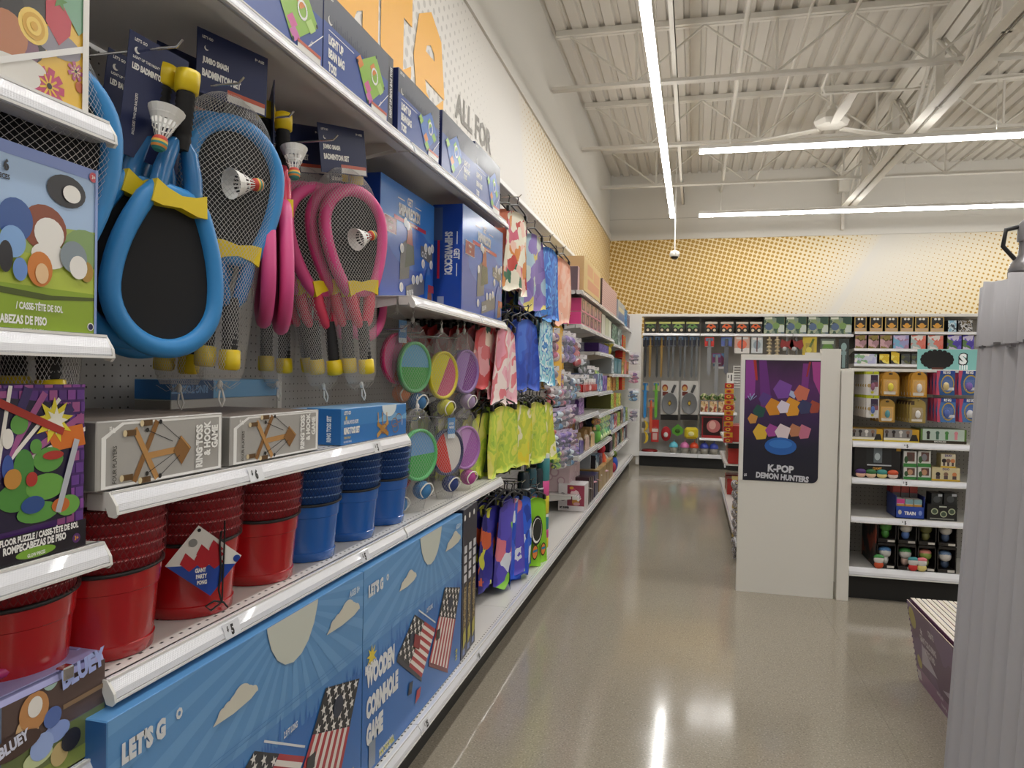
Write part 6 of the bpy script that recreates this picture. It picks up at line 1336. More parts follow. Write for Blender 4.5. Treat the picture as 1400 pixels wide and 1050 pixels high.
def hcard(px0, px1, pt, pb, label, fm, y=YL+.02, art=None, name='toy_card', cat='carded toy', dep=.02):
    a, b = aY(px0, pb, y), aY(px1, pt, y); t = thing(name, label, cat, ((a.x+b.x)/2, y, a.z)); w = (b.x-a.x)/2; H = b.z-a.z
    m = MB(); m.box(-w, w, 0, .003, 0, H, fm if not isinstance(fm, str) else PC(fm)); F = faceY(m, 0, -w, w, 0, H)
    if art: art(F)
    m.build('card', t); m = MB(); m.box(-w*.62, w*.62, -dep, 0, H*.12, H*.66, CLEAR, .006); m.build('blister', t)
    m = MB(); m.cyl((0, .002, H-.02), (0, YP-y-.003, H-.02), .003, CHROME, 5); m.build('hang_wire', t); return t
def cr(c1, c2, c3):
    def art(F): F.rect(.0, .0, 1, .3, PC(c2), 1); F.ell(.5, .5, .32, .25, PC(c3), 2); F.rect(.45, .1, .55, .95, PC(c1), 3); F.rect(.1, .8, .9, .92, PC('#dcd8d4'), 2)
    return art
hcard(1004, 1025, 459, 483, 'orange and black carded toy hanging above the poster panel', '#c8a090', art=cr('#2a2426', '#d8d4d0', '#e0603a')); hcard(1027, 1043, 460, 483, 'pale carded toy with a red cross shape above the poster panel', '#b8c0c4', art=cr('#5a2a2a', '#c8ccd0', '#8a9aa4'))
def spine(px, label, c):
    a, b = aY(px, 460, YL+.02), aY(px, 486, YL+.02); t = thing('toy_sword', label, 'toy sword', (a.x, YL+.02, a.z)); H = a.z-b.z+.15
    m = MB(); m.cyl((0, 0, 0), (0, 0, -H), .014, C(c, .6)); m.build('shaft', t); m = MB()
    for k in range(7): m.ell((0, 0, -.05-k*.05), .035, .02, .018, C(c, .6), 10, 6)
    m.build('bone_grip', t); m = MB(); m.cyl((0, 0, -.02), (0, .43, -.02), .003, CHROME, 5); m.build('hang_wire', t)
spine(1052, 'left bone coloured toy sword above the poster panel', '#b8a888'); spine(1063, 'right bone coloured toy sword above the poster panel', '#b8a888')
def axe(px, label):
    a = aY(px, 461, YL+.02); t = thing('toy_axe', label, 'toy axe', (a.x, YL+.02, a.z), 'red and grey toy axes'); m = MB(); m.cyl((0, 0, 0), (0, 0, -.42), .014, C('#6f7274', .5)); m.build('handle', t)
    m = MB(); m.prism([(.0, -.06), (.07, -.03), (.09, -.12), (.05, -.17), (0, -.13), (-.05, -.17), (-.09, -.12), (-.07, -.03)], -.02, .0, C('#8a2a2a', .5), 'y'); m.build('blade', t); m = MB(); m.ell((-.03, -.02, -.16), .03, .02, .03, C('#b8babc', .4), 10, 6); m.build('boss', t)
    m = MB(); m.cyl((0, 0, -.02), (0, .43, -.02), .003, CHROME, 5); m.build('hang_wire', t)
axe(1076, 'left red toy axe above the poster panel'); axe(1089, 'right red toy axe above the poster panel')
hcard(1097, 1117, 460, 486, 'yellow carded toy with a green shape above the poster panel', '#c8b03a', art=lambda F: (F.poly([(.3, .2), (.5, .25), (.85, .85), (.7, .9)], PC('#5a6a1a'), 1), F.ell(.45, .3, .2, .15, PC('#e0d04a'), 2)))
hcard(1121, 1142, 463, 500, 'green leafy bagged toy above the white post', '#5a6258', art=lambda F: (F.ell(.5, .55, .4, .3, PC('#5f8a3a'), 1), F.rect(.1, .8, .9, .92, PC('#b8c4b0'), 1)))
hcard(1146, 1161, 463, 507, 'tall grey green toy figure pack hanging right of the white post', '#2f3634', art=lambda F: (F.rect(.35, .1, .65, .8, PC('#7a9494'), 1), F.ell(.5, .75, .28, .12, PC('#8aa4a4'), 2), F.rect(.25, .5, .75, .6, PC('#7a9494'), 2)), dep=.01)
hcard(975, 990, 483, 504, 'plum and blue carded toy on the back wall left of the poster panel', '#5a86b0', art=lambda F: (F.ell(.6, .5, .45, .4, PC('#6a1f4a'), 1), F.rect(0, 0, 1, .15, PC('#dcd8d8'), 2)), y=YL+.06)
# frying pan toys
for i, (a, b) in enumerate(((903, 928), (930, 955))):
    y = YL+.03; p, q = aY(a, 574, y), aY(b, 521, y); t = thing('toy_pan', '%s grey toy frying pan on a white card hung on the back wall' % ['left', 'right'][i], 'toy frying pan', ((p.x+q.x)/2, y, p.z)); w = (q.x-p.x)/2; H = q.z-p.z
    m = MB(); m.box(-w, w, .02, .024, 0, H, PC('#c9c7c3')); F = faceY(m, .02, -w, w, 0, H); F.rect(0, 0, 1, .14, PC('#1c1b1c'), 1); F.ell(.22, .82, .17, .09, PC('#8a3a2a'), 1); F.ell(.22, .80, .12, .06, PC('#c89a5a'), 2); F.rect(.08, .62, .4, .72, PC('#6a2a24'), 2); m.build('card', t)
    m = MB(); m.M = T(-.0, .0, H*.42) @ Matrix.Rotation(PI/2, 4, 'X'); m.lathe([(.001, .0), (w*.80, .0), (w*.90, .012), (w*.88, .014), (w*.78, .004), (.001, .004)], C('#707274', .4), n=32, sy=1.42); m.M = None; F = faceY(m, -.001, -w, w, 0, H); F.poly([(.38, .42), (.46, .5), (.56, .5), (.62, .42), (.5, .35)], PC('#5a4a2a'), 12); F.ell(.5, .43, .06, .04, PC('#c8a83a'), 14); m.build('pan', t)
    m = MB(); m.tube([(w*.25, -.0, H*.70), (w*.6, -.0, H*.90)], .018, C('#4a4c4e', .5), 8); m.build('handle', t)
    m = MB(); m.cyl((0, .024, H-.02), (0, YP-y-.003, H-.02), .003, CHROME, 5); m.build('hang_wire', t)
# yellow moons, red pack
for i, (yt, yb) in enumerate(((575, 589), (590, 606))):
    y = YL+.03; a, b = aY(883, yb, y), aY(883, yt, y); t = thing('toy_moon', '%s yellow crescent toy in a clear bag low on the back wall' % ['upper', 'lower'][i], 'toy', (a.x, y, a.z)); H = b.z-a.z
    m = MB(); n = 12; out = [(.07*math.cos(PI/2-PI*k/n)*.9, H/2+H/2*math.sin(PI/2-PI*k/n)) for k in range(n+1)]; inn = [(.03*math.cos(-PI/2+PI*k/n)*.9, H/2+H*.45*math.sin(-PI/2+PI*k/n)) for k in range(n+1)]
    m.prism([(x-.03, z) for x, z in out+inn], -.03, .0, C('#d8b82a', .5), 'y'); m.build('crescent', t); m = MB(); m.box(-.06, .06, .001, .003, H-.02, H+.05, PC('#c8c0b4')); m.build('header_card', t); m = MB(); m.cyl((0, .003, H+.03), (0, YP-y-.003, H+.03), .003, CHROME, 5); m.build('hang_wire', t)
hcard(890, 901, 574, 604, 'red and white carded toy below the short orange sword', '#b82f2c', art=lambda F: (F.rect(.1, .45, .9, .6, PC('#e0d8d0'), 1), F.rect(.2, .1, .8, .4, PC('#d8b0a8'), 1)))
m = MB(); a = aY(888, 613, YL+.15); m.lathe([(.0, .0), (.11, .0), (.12, .012), (.10, .03), (.0, .035)], C('#8a1a1c', .4), a.x, YL+.14, 32, z=.2005); tag(m.build('toy_disc'), 'dark red toy disc lying on the bottom shelf of the back wall', 'toy disc')
# plain soft toys and the clear cups
y = YL+.05
def soft(px, pz, w, h, label, col, shape):
    a = aY(px, pz, y); t = thing('soft_toy', label, 'soft toy', (a.x, y, a.z-h/2)); m = MB(); cm = C(col, .85)
    if shape == 'oval': m.ell((0, 0, h/2), w/2, .05, h/2, cm)
    elif shape == 'gem': m.prism([(0, 0), (w*.45, h*.25), (w*.5, h*.6), (0, h), (-w*.5, h*.6), (-w*.45, h*.25)], -.04, .03, cm, 'y')
    else: m.box(-w/2, w/2, -.045, .04, .01, h-.01, cm, .03)
    m.build('body', t); m = MB(); m.ell((0, -.045, h*.45), w*.22, .015, h*.18, C({'oval': '#d8d4d4', 'gem': '#3a5a24', 'box': '#e8e0a0'}[shape], .85), 12, 8); m.build('patch', t)
    m = MB(); m.cyl((0, .0, h*.9), (0, YP-y-.003, h*.9), .003, CHROME, 5); m.build('hang_wire', t)
soft(910.5, 593, .14, .21, 'plain red oval soft toy hanging low on the back wall', '#a8242c', 'oval'); soft(926.5, 588, .16, .17, 'green gem shaped soft toy hanging low on the back wall', '#5a9a34', 'gem'); soft(945, 592, .19, .18, 'square yellow soft toy hanging low on the back wall', '#d0bc2c', 'box')
for i, (px, pt, pb, c, s) in enumerate(((921, 603, 620, '#6ac8dc', 'aqua'), (936, 602, 622, '#d87ab0', 'pink'), (949, 604, 622, '#d84a24', 'orange red'), (963, 607, 623, '#3a4aa8', 'left royal blue'), (976, 608, 624, '#3a4aa8', 'right royal blue'))):
    a = aY(px, pt, YL+.06); H = .17; t = thing('lidded_cup', 'clear cup with %s dome lid on the bottom shelf of the back wall' % s, 'cup', (a.x, YL+.07, .2005), 'clear cups with dome lids')
    m = MB(); m.lathe([(.045, 0), (.05, .005), (.058, .085), (.056, .085), (.048, .008)], C('#b8b4a8', .15, trans=.5), n=24, cap=(1, 0)); m.build('cup', t); m = MB(); m.lathe([(.062, .085), (.064, .10), (.055, .13), (.03, .155), (.02, .158)], C(c, .35), n=24); m.build('dome_lid', t)
    m = MB(); m.lathe([(.0495, .02), (.0555, .065)], PAT('cup_wrap', ['#c8b078', '#e8e0d0', '#8a6a5a', '#b8c0a0'], 40), n=24, cap=(0, 0)); m.build('label_wrap', t)
    m = MB(); m.tube([(0, 0, .155), (.01, 0, .19)], .006, C(c, .35), 6); m.build('straw', t)
# greenery toys and boxed set
for i in range(4):
    t = thing('toy_plant', 'green and cream toy plant pack, %s from the left on its short shelf' % ORD[i], 'toy plant', (.16+i*.12, YL+.08, .801)); m = MB(); gm_ = PAT('toy_leaf_print', ['#5a7a3a', '#8aa05a', '#d8d0a8', '#3a5a2a'], 30, 'vor')
    for k in range(7): a = k*.9; m.ell((.035*math.cos(a), .03*math.sin(a), .19+.02*(k % 3)), .035, .03, .03, gm_, 8, 6)
    m.build('leaves', t); m = MB(); m.box(-.05, .05, -.05, .05, 0, .15, PAT('rust_cream_print', ['#a84a3a', '#d8c0a0', '#7a5a3a', '#c8a878'], 26, 'vor'), .004); m.build('box', t)
def art_set(F): F.rect(.05, .12, .95, .95, PC('#2a1416'), 1); F.ell(.55, .55, .32, .3, PC('#b86a6a'), 2); F.ell(.5, .6, .16, .2, PC('#d8a8a0'), 3); F.rect(.0, 0, 1, .12, PC('#a83034'), 2); F.rect(.0, .12, .06, 1, PC('#8a2428'), 2)
bY(959, 989, 570, 601, 'dark red boxed toy set on the lower short shelf of the back wall', '#8a2428', art=art_set, z0=.435, y=YL+.03)
# ================================================================ end display with the poster panel
YE = 4.62
panelm = C('#e3e0d8', .45, name='panel_white')
t = thing('poster_stand', 'white display panel holding a purple poster, with a taller white post strip', 'display panel', (.55, YE+.03, 0))
m = MB(); m.prism([(.277, 0), (.820, 0), (.832, 1.425), (.277, 1.425)], YE, YE+.05, panelm, 'y'); _bp(m, 'board', t)
m = MB(); m.prism([(.7245, .672), (.8255, .672), (.832, 1.462), (.7245, 1.462)], YE-.002, YE-.0001, panelm, 'y'); m.box(.7245, .832, YE, YE+.05, 1.4252, 1.462, panelm, .002); _bp(m, 'post_strip', t)
m = MB(); m.box(.64, .724, YE+.005, YE+.04, 1.4255, 1.44, panelm); _bp(m, 'top_clip', t)
m = MB(); x0, x1, z0, z1 = .300, .722, .672, 1.392; r = .035
pts = [(x0, z0), (x1-r, z0)]+[(x1-r+r*math.sin(a), z0+r-r*math.cos(a)) for a in [PI/2*k/8 for k in range(1, 9)]]+[(x1, z1), (x0, z1)]
pst = art_gradient('poster_ground', [(0, '#1c1d2c'), (.30, '#1f1f33'), (.55, '#3a2350'), (.78, '#5a2a66'), (1., '#3a2340')], z0, z1, .2)
m.prism(pts, YE-.003, YE-.0005, pst, 'y'); F = faceY(m, YE-.0032, x0, x1, z0, z1)
PP = lambda x, y: F.uv(aY(x, y, YE-.003))
def pell(x, y, rx, ry, c, k):
    p = PP(x, y); a = PP(x+rx, y); b = PP(x, y-ry); F.ell(p[0], p[1], abs(a[0]-p[0]), abs(b[1]-p[1]), PC(c), k)
def ppoly(ps, c, k): F.poly([PP(*q) for q in ps], PC(c), k)
# stage light shafts, then a plain abstract group of colour shapes
ppoly([(1020, 492), (1034, 492), (1032, 540), (1019, 545)], '#8f3f96', 1); ppoly([(1038, 492), (1048, 492), (1056, 560), (1040, 560)], '#6a2f7e', 1); ppoly([(1110, 495), (1122, 495), (1121, 540), (1112, 520)], '#a8448e', 1); ppoly([(1098, 497), (1108, 497), (1104, 540), (1094, 545)], '#7a3482', 1)
ppoly([(1030, 492), (1034, 492), (1036, 520), (1033, 520)], '#b0342e', 2); ppoly([(1106, 495), (1109, 495), (1104, 515), (1102, 515)], '#a0302e', 2)
ppoly([(1074, 530), (1090, 538), (1086, 545), (1072, 536)], '#a9b6d8', 2)
for x, y, r, c, k in ((1046, 545, 9, '#5a3f86', 3), (1070, 532, 13, '#7a4aa0', 3), (1096, 537, 11, '#c9705a', 3), (1038, 562, 9, '#24504a', 4), (1058, 556, 12, '#d08a2c', 4), (1083, 556, 13, '#d9982f', 5), (1071, 556, 9, '#d8cfe0', 6), (1100, 556, 10, '#3a3f66', 5), (1113, 556, 9, '#a04a3a', 4), (1029, 572, 7, '#c98f4a', 4),
        (1040, 590, 11, '#d8b03c', 6), (1055, 588, 9, '#a04a96', 7), (1070, 590, 11, '#e0cfd4', 8), (1086, 588, 9, '#b87a5a', 7), (1099, 590, 10, '#c0708a', 6)):
    ppoly([(x-r, y), (x-r*.3, y-r), (x+r, y-r*.4), (x+r*.6, y+r*.9), (x-r*.5, y+r)], c, k)
pell(1067, 610, 22, 12, '#2a62b0', 9); pell(1067, 607, 16, 6, '#3a7ac8', 10)
for i in range(5): ppoly([(1022+i*3, 541-i % 2*3), (1023+i*3, 541-i % 2*3), (1026, 548)], '#a8d0f0', 5)
u, v = PP(1067, 646); F.text('K-POP', u, v, .045, PC('#cfd0d8'), 10, -.03, .92, .05, 'c')
u, v = PP(1069, 655); F.text('DEMON HUNTERS', u, v-.008, .036, PC('#cfd0d8'), 10, -.05, .80, .05, 'c')
u, v = PP(1015, 651); F.text('$5', u+.02, v, .018, PC('#cfd0d8'), 10, 0, .8, .05)
_bp(m, 'poster', t)
m = MB(); fr = [(x0-.022, x1+.0, z1, z1+.012), (x0-.022, x0, z0, z1)]
for a, b, c, d in fr: m.box(a, b, YE-.006, YE, c, d, WHITE)
_bp(m, 'poster_frame', t)
# white post and the end display shelves
m = MB(); m.box(.834, .900, 4.600, 4.66, 0, 1.337, panelm, .002); tag(m.build('corner_post'), 'plain white corner post standing right of the poster panel', 'post')
m = MB(); m.box(.902, 1.9, 4.70, 5.12, 1.335, 1.352, panelm, .002); tag(m.build('top_board'), 'white top board of the end display under the teal sign', 'shelf')
t = thing('gondola_bay', 'grey pegboard back of the end display right of the white post', 'gondola bay', (1.38, 5.1, 0)); m = MB(); m.box(.90, 1.85, 5.10, 5.12, .0, 1.334, WHITE, 0, {'y-': PEGB}); _bp(m, 'back_panel', t); m = MB(); m.box(.896, .90, 4.70, 5.12, 0, 1.334, WHITE); _bp(m, 'side_panel', t)
t = thing('base_shelf', 'white bottom shelf with black kick plate of the end display', 'shelf', (1.38, 4.9, 0)); m = MB(); m.box(.905, 1.85, 4.66, 5.095, .18, .19, SHELFW); _bp(m, 'base_deck', t)
m = MB(); m.prism([(4.64+(XL-a), b) for a, b in rail_profile(XL, .192, .046)], .908, 1.85, RAIL, 'x'); m.box(.908, 1.85, 4.6305, 4.636, .142, .148, WHITE); _bp(m, 'price_rail', t)
m = MB(); m.box(.90, 1.85, 4.69, 4.70, 0, .18, BLACK); _bp(m, 'kick_plate', t)
for z, s, tg in ((.930, 'upper shelf of the end display, under the long figure boxes', '5'), (.716, 'middle shelf of the end display, under the black game box', '5'), (.490, 'lower shelf of the end display, under the blue carton', '5')):
    a = aY(1238, 500, 4.63); shelfY('white '+s, .908, 1.85, z, 4.635, 5.10, ((tg, aY(1240, 611, 4.63).x),), 'white shelves of the end display', (1, 0))
shp = [0]
YF_ = 4.66
def eb(px0, px1, pt, pb, label, fm, side='#2a2a2c', y=YF_, dep=.2, art=None, z0=None, name='toy_box', cat='toy box', group=None, c=.002):
    return bY(px0, px1, pt, pb, label, fm, side, y, dep, name, cat, group, art, z0, c)
def art_long(bg, band):
    def art(F):
        F.rect(0, .3, .8, 1, PC('#8a8684'), 1); F.rect(0, .0, 1, .12, PC(band), 2); F.rect(0, .12, .8, .3, PC('#e8e2d0'), 2)
        for i in range(4): F.rect(.05+i*.2, .38, .11+i*.2, .72, PC(['#2a2426', '#3a2f2c', '#c8c4c0', '#4a3a34'][i]), 3); F.circ(.08+i*.2, .78, .010, PC(['#5a4a44', '#2a2426', '#d8d4d0', '#8a6a5a'][i]), 4)
        F.rect(.8, .12, 1, 1, PC(bg), 1); F.poly([(.72, .1), (.98, .1), (.92, .6), (.8, .6)], PC('#2a2622'), 4)
    return art
g1 = 'long figure boxes on the upper shelf'
eb(1164, 1207, 587, 605, 'long yellow and white figure box next to the white post', '#d8b83c', art=art_long('#c89a2a', '#dcc23a'), z0=.93, side='#c89a2a', group=g1)
eb(1208, 1257, 588, 606, 'long yellow and white figure box, middle one of three', '#d8b83c', art=art_long('#c89a2a', '#dcc23a'), z0=.93, side='#c89a2a', group=g1)
def art_green(F):
    F.rect(.05, .2, .95, 1, PC('#b8c8bc'), 1); F.rect(0, 0, 1, .2, PC('#3a3226'), 2)
    for i, c in enumerate(('#2a2c2a', '#4a6a5a', '#4f8a4a', '#d88a94')): F.rect(.14+i*.2, .28, .20+i*.2, .66, PC(c), 3); F.circ(.17+i*.2, .74, .010, PC(c), 4)
    F.text('MINI FIGURES', .3, .06, .010, PC('#d8d8d0'), 4, 0, .8, .04)
eb(1258, 1322, 588, 609, 'long green and brown figure box at the right end', '#5a7a3a', art=art_green, z0=.93, side='#4a5a2c', group=g1)
def art_blk(F): F.rect(.26, .45, .8, .95, PC('#26282b'), 1); F.rect(.42, .5, .6, .98, PC('#6a747a'), 2); F.ell(.5, .7, .06, .12, PC('#b8c4c8'), 3); F.text('GAME', .5, .26, .016, PC('#d8a04a'), 3, 0, .9, .05, 'c'); F.rect(.28, .4, .8, .44, PC('#c8ccd0'), 2); F.rect(.9, .9, 1, 1, PC('#c8a03a'), 2)
eb(1167, 1232, 613, 660, 'black game box on the middle shelf beside the white post', '#1a1a1d', art=art_blk, z0=.716, side='#141416')
for i, (px, c, b) in enumerate(((1177, '#4a2a6a', '#e8b8a0'), (1191, '#2f6a3a', '#e8c8a8'), (1206, '#3a8a84', '#e0d08a'), (1221, '#c8502c', '#e8d0c8'))):
    a = aY(px, 655, 4.645); t = thing('ball_figure', 'small round toy with a %s cap in front of the black game box' % ['purple', 'green', 'teal', 'red orange'][i], 'toy figure', (a.x, 4.652, .7165)); m = MB(); m.ell((0, 0, .018), .028, .012, .018, C(b, .5), 14, 8); m.build('body', t); m = MB(); m.ell((0, 0, .034), .030, .014, .018, C(c, .5), 14, 8); m.build('cap', t)
def art_wb(F):
    F.rect(0, 0, 1, .22, PC('#3f8a44'), 1); F.rect(.25, .35, .85, .92, PC('#6a4a44'), 1); F.ell(.5, .6, .2, .22, PC(random.choice(['#c89a78', '#8a8a92', '#c8a888', '#5a4a44'])), 2); F.ell(.2, .45, .14, .22, PC('#3a5a3a'), 2)
for i, (a, b, pt, pb, z) in enumerate(((1235, 1253.5, 617, 638, .80), (1254.5, 1273, 617, 638, .80), (1235, 1253.5, 639, 661, .7165), (1254.5, 1273, 639, 661, .7165))):
    eb(a, b, pt, pb, '%s white and green figure box of the block of four' % ['upper left', 'upper right', 'lower left', 'lower right'][i], '#dcdcd8', art=art_wb, side='#c8c8c4', z0=z if i > 1 else None, dep=.1)
def art_cr(F):
    F.rect(0, 0, 1, .12, PC('#d8b02c'), 1); F.text('DUO', .5, .78, .014, PC('#6a5a8a'), 2, 0, .9, .05, 'c')
    for u, c in ((.22, '#2a2226'), (.5, '#8a6a5a'), (.8, '#d88a5a')): F.circ(u, .5, F.h*.15, PC(c), 2); F.rect(u-.07, .14, u+.07, .38, PC('#5a4a4a'), 2)
eb(1273.5, 1313, 640, 663, 'cream figure box on the middle shelf near the cardboard', '#d8cca4', art=art_cr, z0=.7165, side='#b8a878', dep=.1)
eb(1286, 1307, 621, 639.3, 'small cream figure box stacked on the wider cream one', '#dcd4bc', art=art_cr, side='#b8a878', dep=.08)
t = thing('display_carton', 'blue display carton with small packs on the lower shelf of the end display', 'display carton', (aY(1243, 700, YF_).x, YF_+.1, .4905)); p, q = aY(1224, 713, YF_), aY(1265, 671, YF_)
m = MB(); m.box(p.x, q.x, YF_, YF_+.006, .491, .56, PC('#2f4fae')); m.box(p.x, q.x, YF_+.20, YF_+.206, .491, q.z, PC('#a83a44')); m.box(p.x, p.x+.004, YF_, YF_+.206, .491, .62, PC('#2a3f8e')); m.box(q.x-.004, q.x, YF_, YF_+.206, .491, .62, PC('#2a3f8e')); m.box(p.x, q.x, YF_, YF_+.206, .491, .495, PC('#2f4fae'))
F = faceY(m, YF_, p.x, q.x, .491, .56); F.text('TRAIN', .5, .3, .02, w_, 1, 0, .8, .05, 'c'); F.ell(.15, .5, .06, .2, PC('#c8c4b8'), 1); F.ell(.85, .5, .06, .2, PC('#8aa0d8'), 1); _bp(m, 'tray', t)
for r in range(2):
    for k in range(3):
        xa = p.x+.008+k*(q.x-p.x-.016)/3; xb = xa+(q.x-p.x-.016)/3-.004; m = MB(); ya = YF_+.012+r*.09; za = .4955; zb = .60+r*.075
        m.box(xa, xb, ya, ya+.07, za, zb, PC(['#d8d4cc', '#a83a44'][r]), .002); F = faceY(m, ya, xa, xb, za, zb); F.rect(0, .75, 1, 1, PC(['#e0509a', '#8ab0b8', '#8ab0b8'][k] if r == 0 else '#c8504a'), 1); F.rect(0, .55, 1, .72, PC('#d8a04a' if r == 0 else '#5a565a'), 1)
        tag(m.build('toy_pack'), '%s small pack, %s from left, in the blue display carton' % (['front', 'back'][r], ORD[k]), 'toy pack', 'packs in the blue carton')
def art_dk(F):
    for u, v in ((.25, .55), (.55, .4), (.82, .58)): F.circ(u, v, F.h*.2, PC('#b8c0a0'), 1); F.circ(u, v, F.h*.14, PC('#4a5a4a'), 2)
    F.rect(.1, .06, .9, .14, PC('#8a8a84'), 1); F.rect(.4, .82, .65, .9, PC('#c8ccc0'), 1)
eb(1267, 1309, 691, 717, 'black carton with pale round prints on the lower shelf', '#1e1f20', art=art_dk, z0=.4905, side='#141516')
for i, (a, b) in enumerate(((1273, 1289), (1290, 1309))): eb(a, b, 675, 690.5, '%s small black box stacked on the black carton' % ['left', 'right'][i], '#26282a', art=lambda F: (F.circ(.5, .5, F.h*.28, PC('#4a4e50'), 1), F.rect(.6, .75, .95, .95, PC('#b8bcc0'), 2)), side='#141516', dep=.1)
# crate of window boxes on the bottom shelf
fg = [('red', '#c8503a', '#4a8a3a'), ('yellow', '#d8c878', '#5a7ab8'), ('olive', '#8a8a4a', '#6a6a3a'), ('slate', '#5a6a84', '#4a5a78'), ('pale blue', '#5a8ac0', '#d8d8d4'), ('green', '#3f8a44', '#d8b8a8'), ('coral', '#d88a7a', '#8aa04a'), ('blue grey', '#6a86a8', '#3a4a64')]
xs = [1198, 1226, 1254, 1281, 1309]; 
for r in range(2):
    for k in range(4):
        i = r*4+k; a, b = xs[k], xs[k+1]; y = YF_+.0; zz = (.345, .478) if r == 0 else (.1925, .343)
        p, q = aY(a+.5, 750, y), aY(b-.5, 750, y); t = thing('window_box', '%s window box with a %s round headed figure, %s from left, bottom shelf crate' % (['upper', 'lower'][r], fg[i][0], ORD[k]), 'toy box', ((p.x+q.x)/2, y, zz[0]), 'window boxes of the bottom shelf'); W = (q.x-p.x)/2-.002; H = zz[1]-zz[0]-.002
        m = MB(); bk = PC('#221f1e'); m.box(-W, W, .09, .10, 0, H, bk); m.box(-W, W, 0, .10, 0, .02, bk); m.box(-W, W, 0, .10, H-.014, H, bk); m.box(-W, -W+.005, 0, .1, 0, H, bk); m.box(W-.005, W, 0, .1, 0, H, bk); F = faceY(m, 0, -W, W, 0, H); F.rect(.55, .03, .92, .12, PC('#c8c4bc'), 1); m.build('carton', t)
        m = MB(); m.ell((0, .04, .045), .022, .02, .028, C(fg[i][2], .4), 12, 8); m.build('figure', t); m = MB(); m.ell((0, .035, .088), .034, .028, .030, C('#d2cec8' if i % 2 else fg[i][2], .4), 14, 10); m.ell((0, .04, .100), .035, .03, .022, C(fg[i][1], .4), 14, 8); m.build('figure_head', t)
t = thing('display_carton', 'dark printed side of the window box crate on the bottom shelf', 'display carton', (aY(1190, 760, YF_).x, YF_+.1, .1925)); p = aY(1197, 785, YF_); m = MB(); m.box(p.x-.004, p.x, YF_, YF_+.35, .193, .47, PAT('crate_side_print', ['#1e1b1c', '#5a4238', '#2a2426', '#8a3f2c'], 14, 'vor')); m.box(p.x-.004, aY(1309, 785, YF_).x, YF_+.112, YF_+.118, .193, .47, PC('#1e1b1c')); _bp(m, 'side_wall', t)
for i, (px, c1, c2) in enumerate(((1201, '#3f8a44', '#c8502c'), (1248, '#3a8a90', '#c8302a'), (1260, '#d8707a', '#d8c87a'))):
    a = aY(px, 780, YF_-.012); t = thing('ball_figure', 'small round toy, %s top, standing before the window boxes' % ['green', 'teal', 'rose'][i], 'toy figure', (a.x, YF_-.014, .193)); m = MB(); m.ell((0, 0, .022), .026, .010, .022, C(c2, .5), 12, 8); m.build('body', t); m = MB(); m.ell((0, 0, .052), .028, .011, .026, C('#d6d3ce', .5), 12, 8); m.build('head_ball', t); m = MB(); m.ell((0, .001, .066), .029, .011, .016, C(c1, .5), 12, 8); m.build('cap', t)
# hanging packs
def pegpack(px0, px1, pt, pb, n, dy, label, last, card_, blis, hue, grp, arch=False, y=4.66):
    p, q = aY(px0, pb, y), aY(px1, pt, y); w = (q.x-p.x)/2; H = q.z-p.z
    t = thing('carded_toy', last, 'carded toy', ((p.x+q.x)/2, y, p.z), grp)
    m = MB(); pr = [(-w, 0), (w, 0)]+([(w*math.cos(a), H*.72+H*.28*math.sin(a)) for a in [PI*k/12 for k in range(13)]] if arch else [(w, H), (-w, H)])
    m.prism(pr, 0, .002, PC(card_), 'y'); F = faceY(m, 0, -w, w, 0, H); blis(F); m.build('card', t)
    m = MB(); m.box(-w*.62, w*.62, -.018, 0, H*.14, H*.62, CLEAR, .006); m.build('blister', t)
    m = MB(); m.ell((0, -.009, H*.36), w*.34, .008, H*.17, PC(hue), 14, 10); m.build('toy', t)
    for k in range(1, n): dup(t, (t.location.x-.003*k, y+dy*k, p.z), 0, label % ORD[k], grp)
    m = MB(); zz = p.z+H*.93; m.tube([((p.x+q.x)/2, y-.02, zz+.008), ((p.x+q.x)/2, y-.012, zz), ((p.x+q.x)/2, 5.099, zz)], .0026, CHROME, 6); tag(m.build('peg_hook'), 'chrome peg hook at the %s of the end display' % grp, 'peg hook', 'chrome peg hooks of the end display')
def a_wh(F): F.rect(0, .88, 1, 1, PC('#b8c020'), 1); F.rect(.35, .35, .92, .85, PC('#3a2a44'), 1); F.rect(.6, .35, .92, .55, PC('#7a2a44'), 2); F.circ(.25, .4, F.h*.08, PC('#b89a5a'), 1); F.circ(.5, .12, F.h*.06, PC('#c8c02a'), 1)
def a_gd(F): F.rect(.1, .1, .9, .68, PC('#d8a85a'), 1); F.rect(.14, .06, .8, .18, PC('#e0d8cc'), 2); F.ell(.5, .9, .12, .04, PC('#2a2622'), 2)
def a_gd2(F): F.rect(.08, .75, .3, .92, PC('#4a3a2a'), 1); F.rect(.15, .1, .8, .65, PC('#a8926a'), 1); F.rect(.14, .06, .8, .16, PC('#e0d8cc'), 2)
def a_bl(F):
    F.poly([(0, .0), (.18, 0), (.10, .5), (.2, 1), (0, 1)], PC('#c8506a'), 1); F.rect(.2, .84, 1, 1, PC('#2a4a9a'), 2); F.text('RING', .35, .87, .016, w_, 3, 0, .8, .05); F.ell(.6, .45, .36, .38, PC('#c8a83a'), 2); F.ell(.6, .45, .31, .33, PC('#4a6aa8'), 3); F.rect(.38, .2, .95, .32, PC('#dcdce0'), 4)
pegpack(1184, 1202, 508, 540, 6, .05, 'white carded toy in the upper left stack, %s behind the front', 'white carded toy, front of the upper left stack', '#d8d4d0', a_wh, '#8a4a6a', 'white carded toys upper')
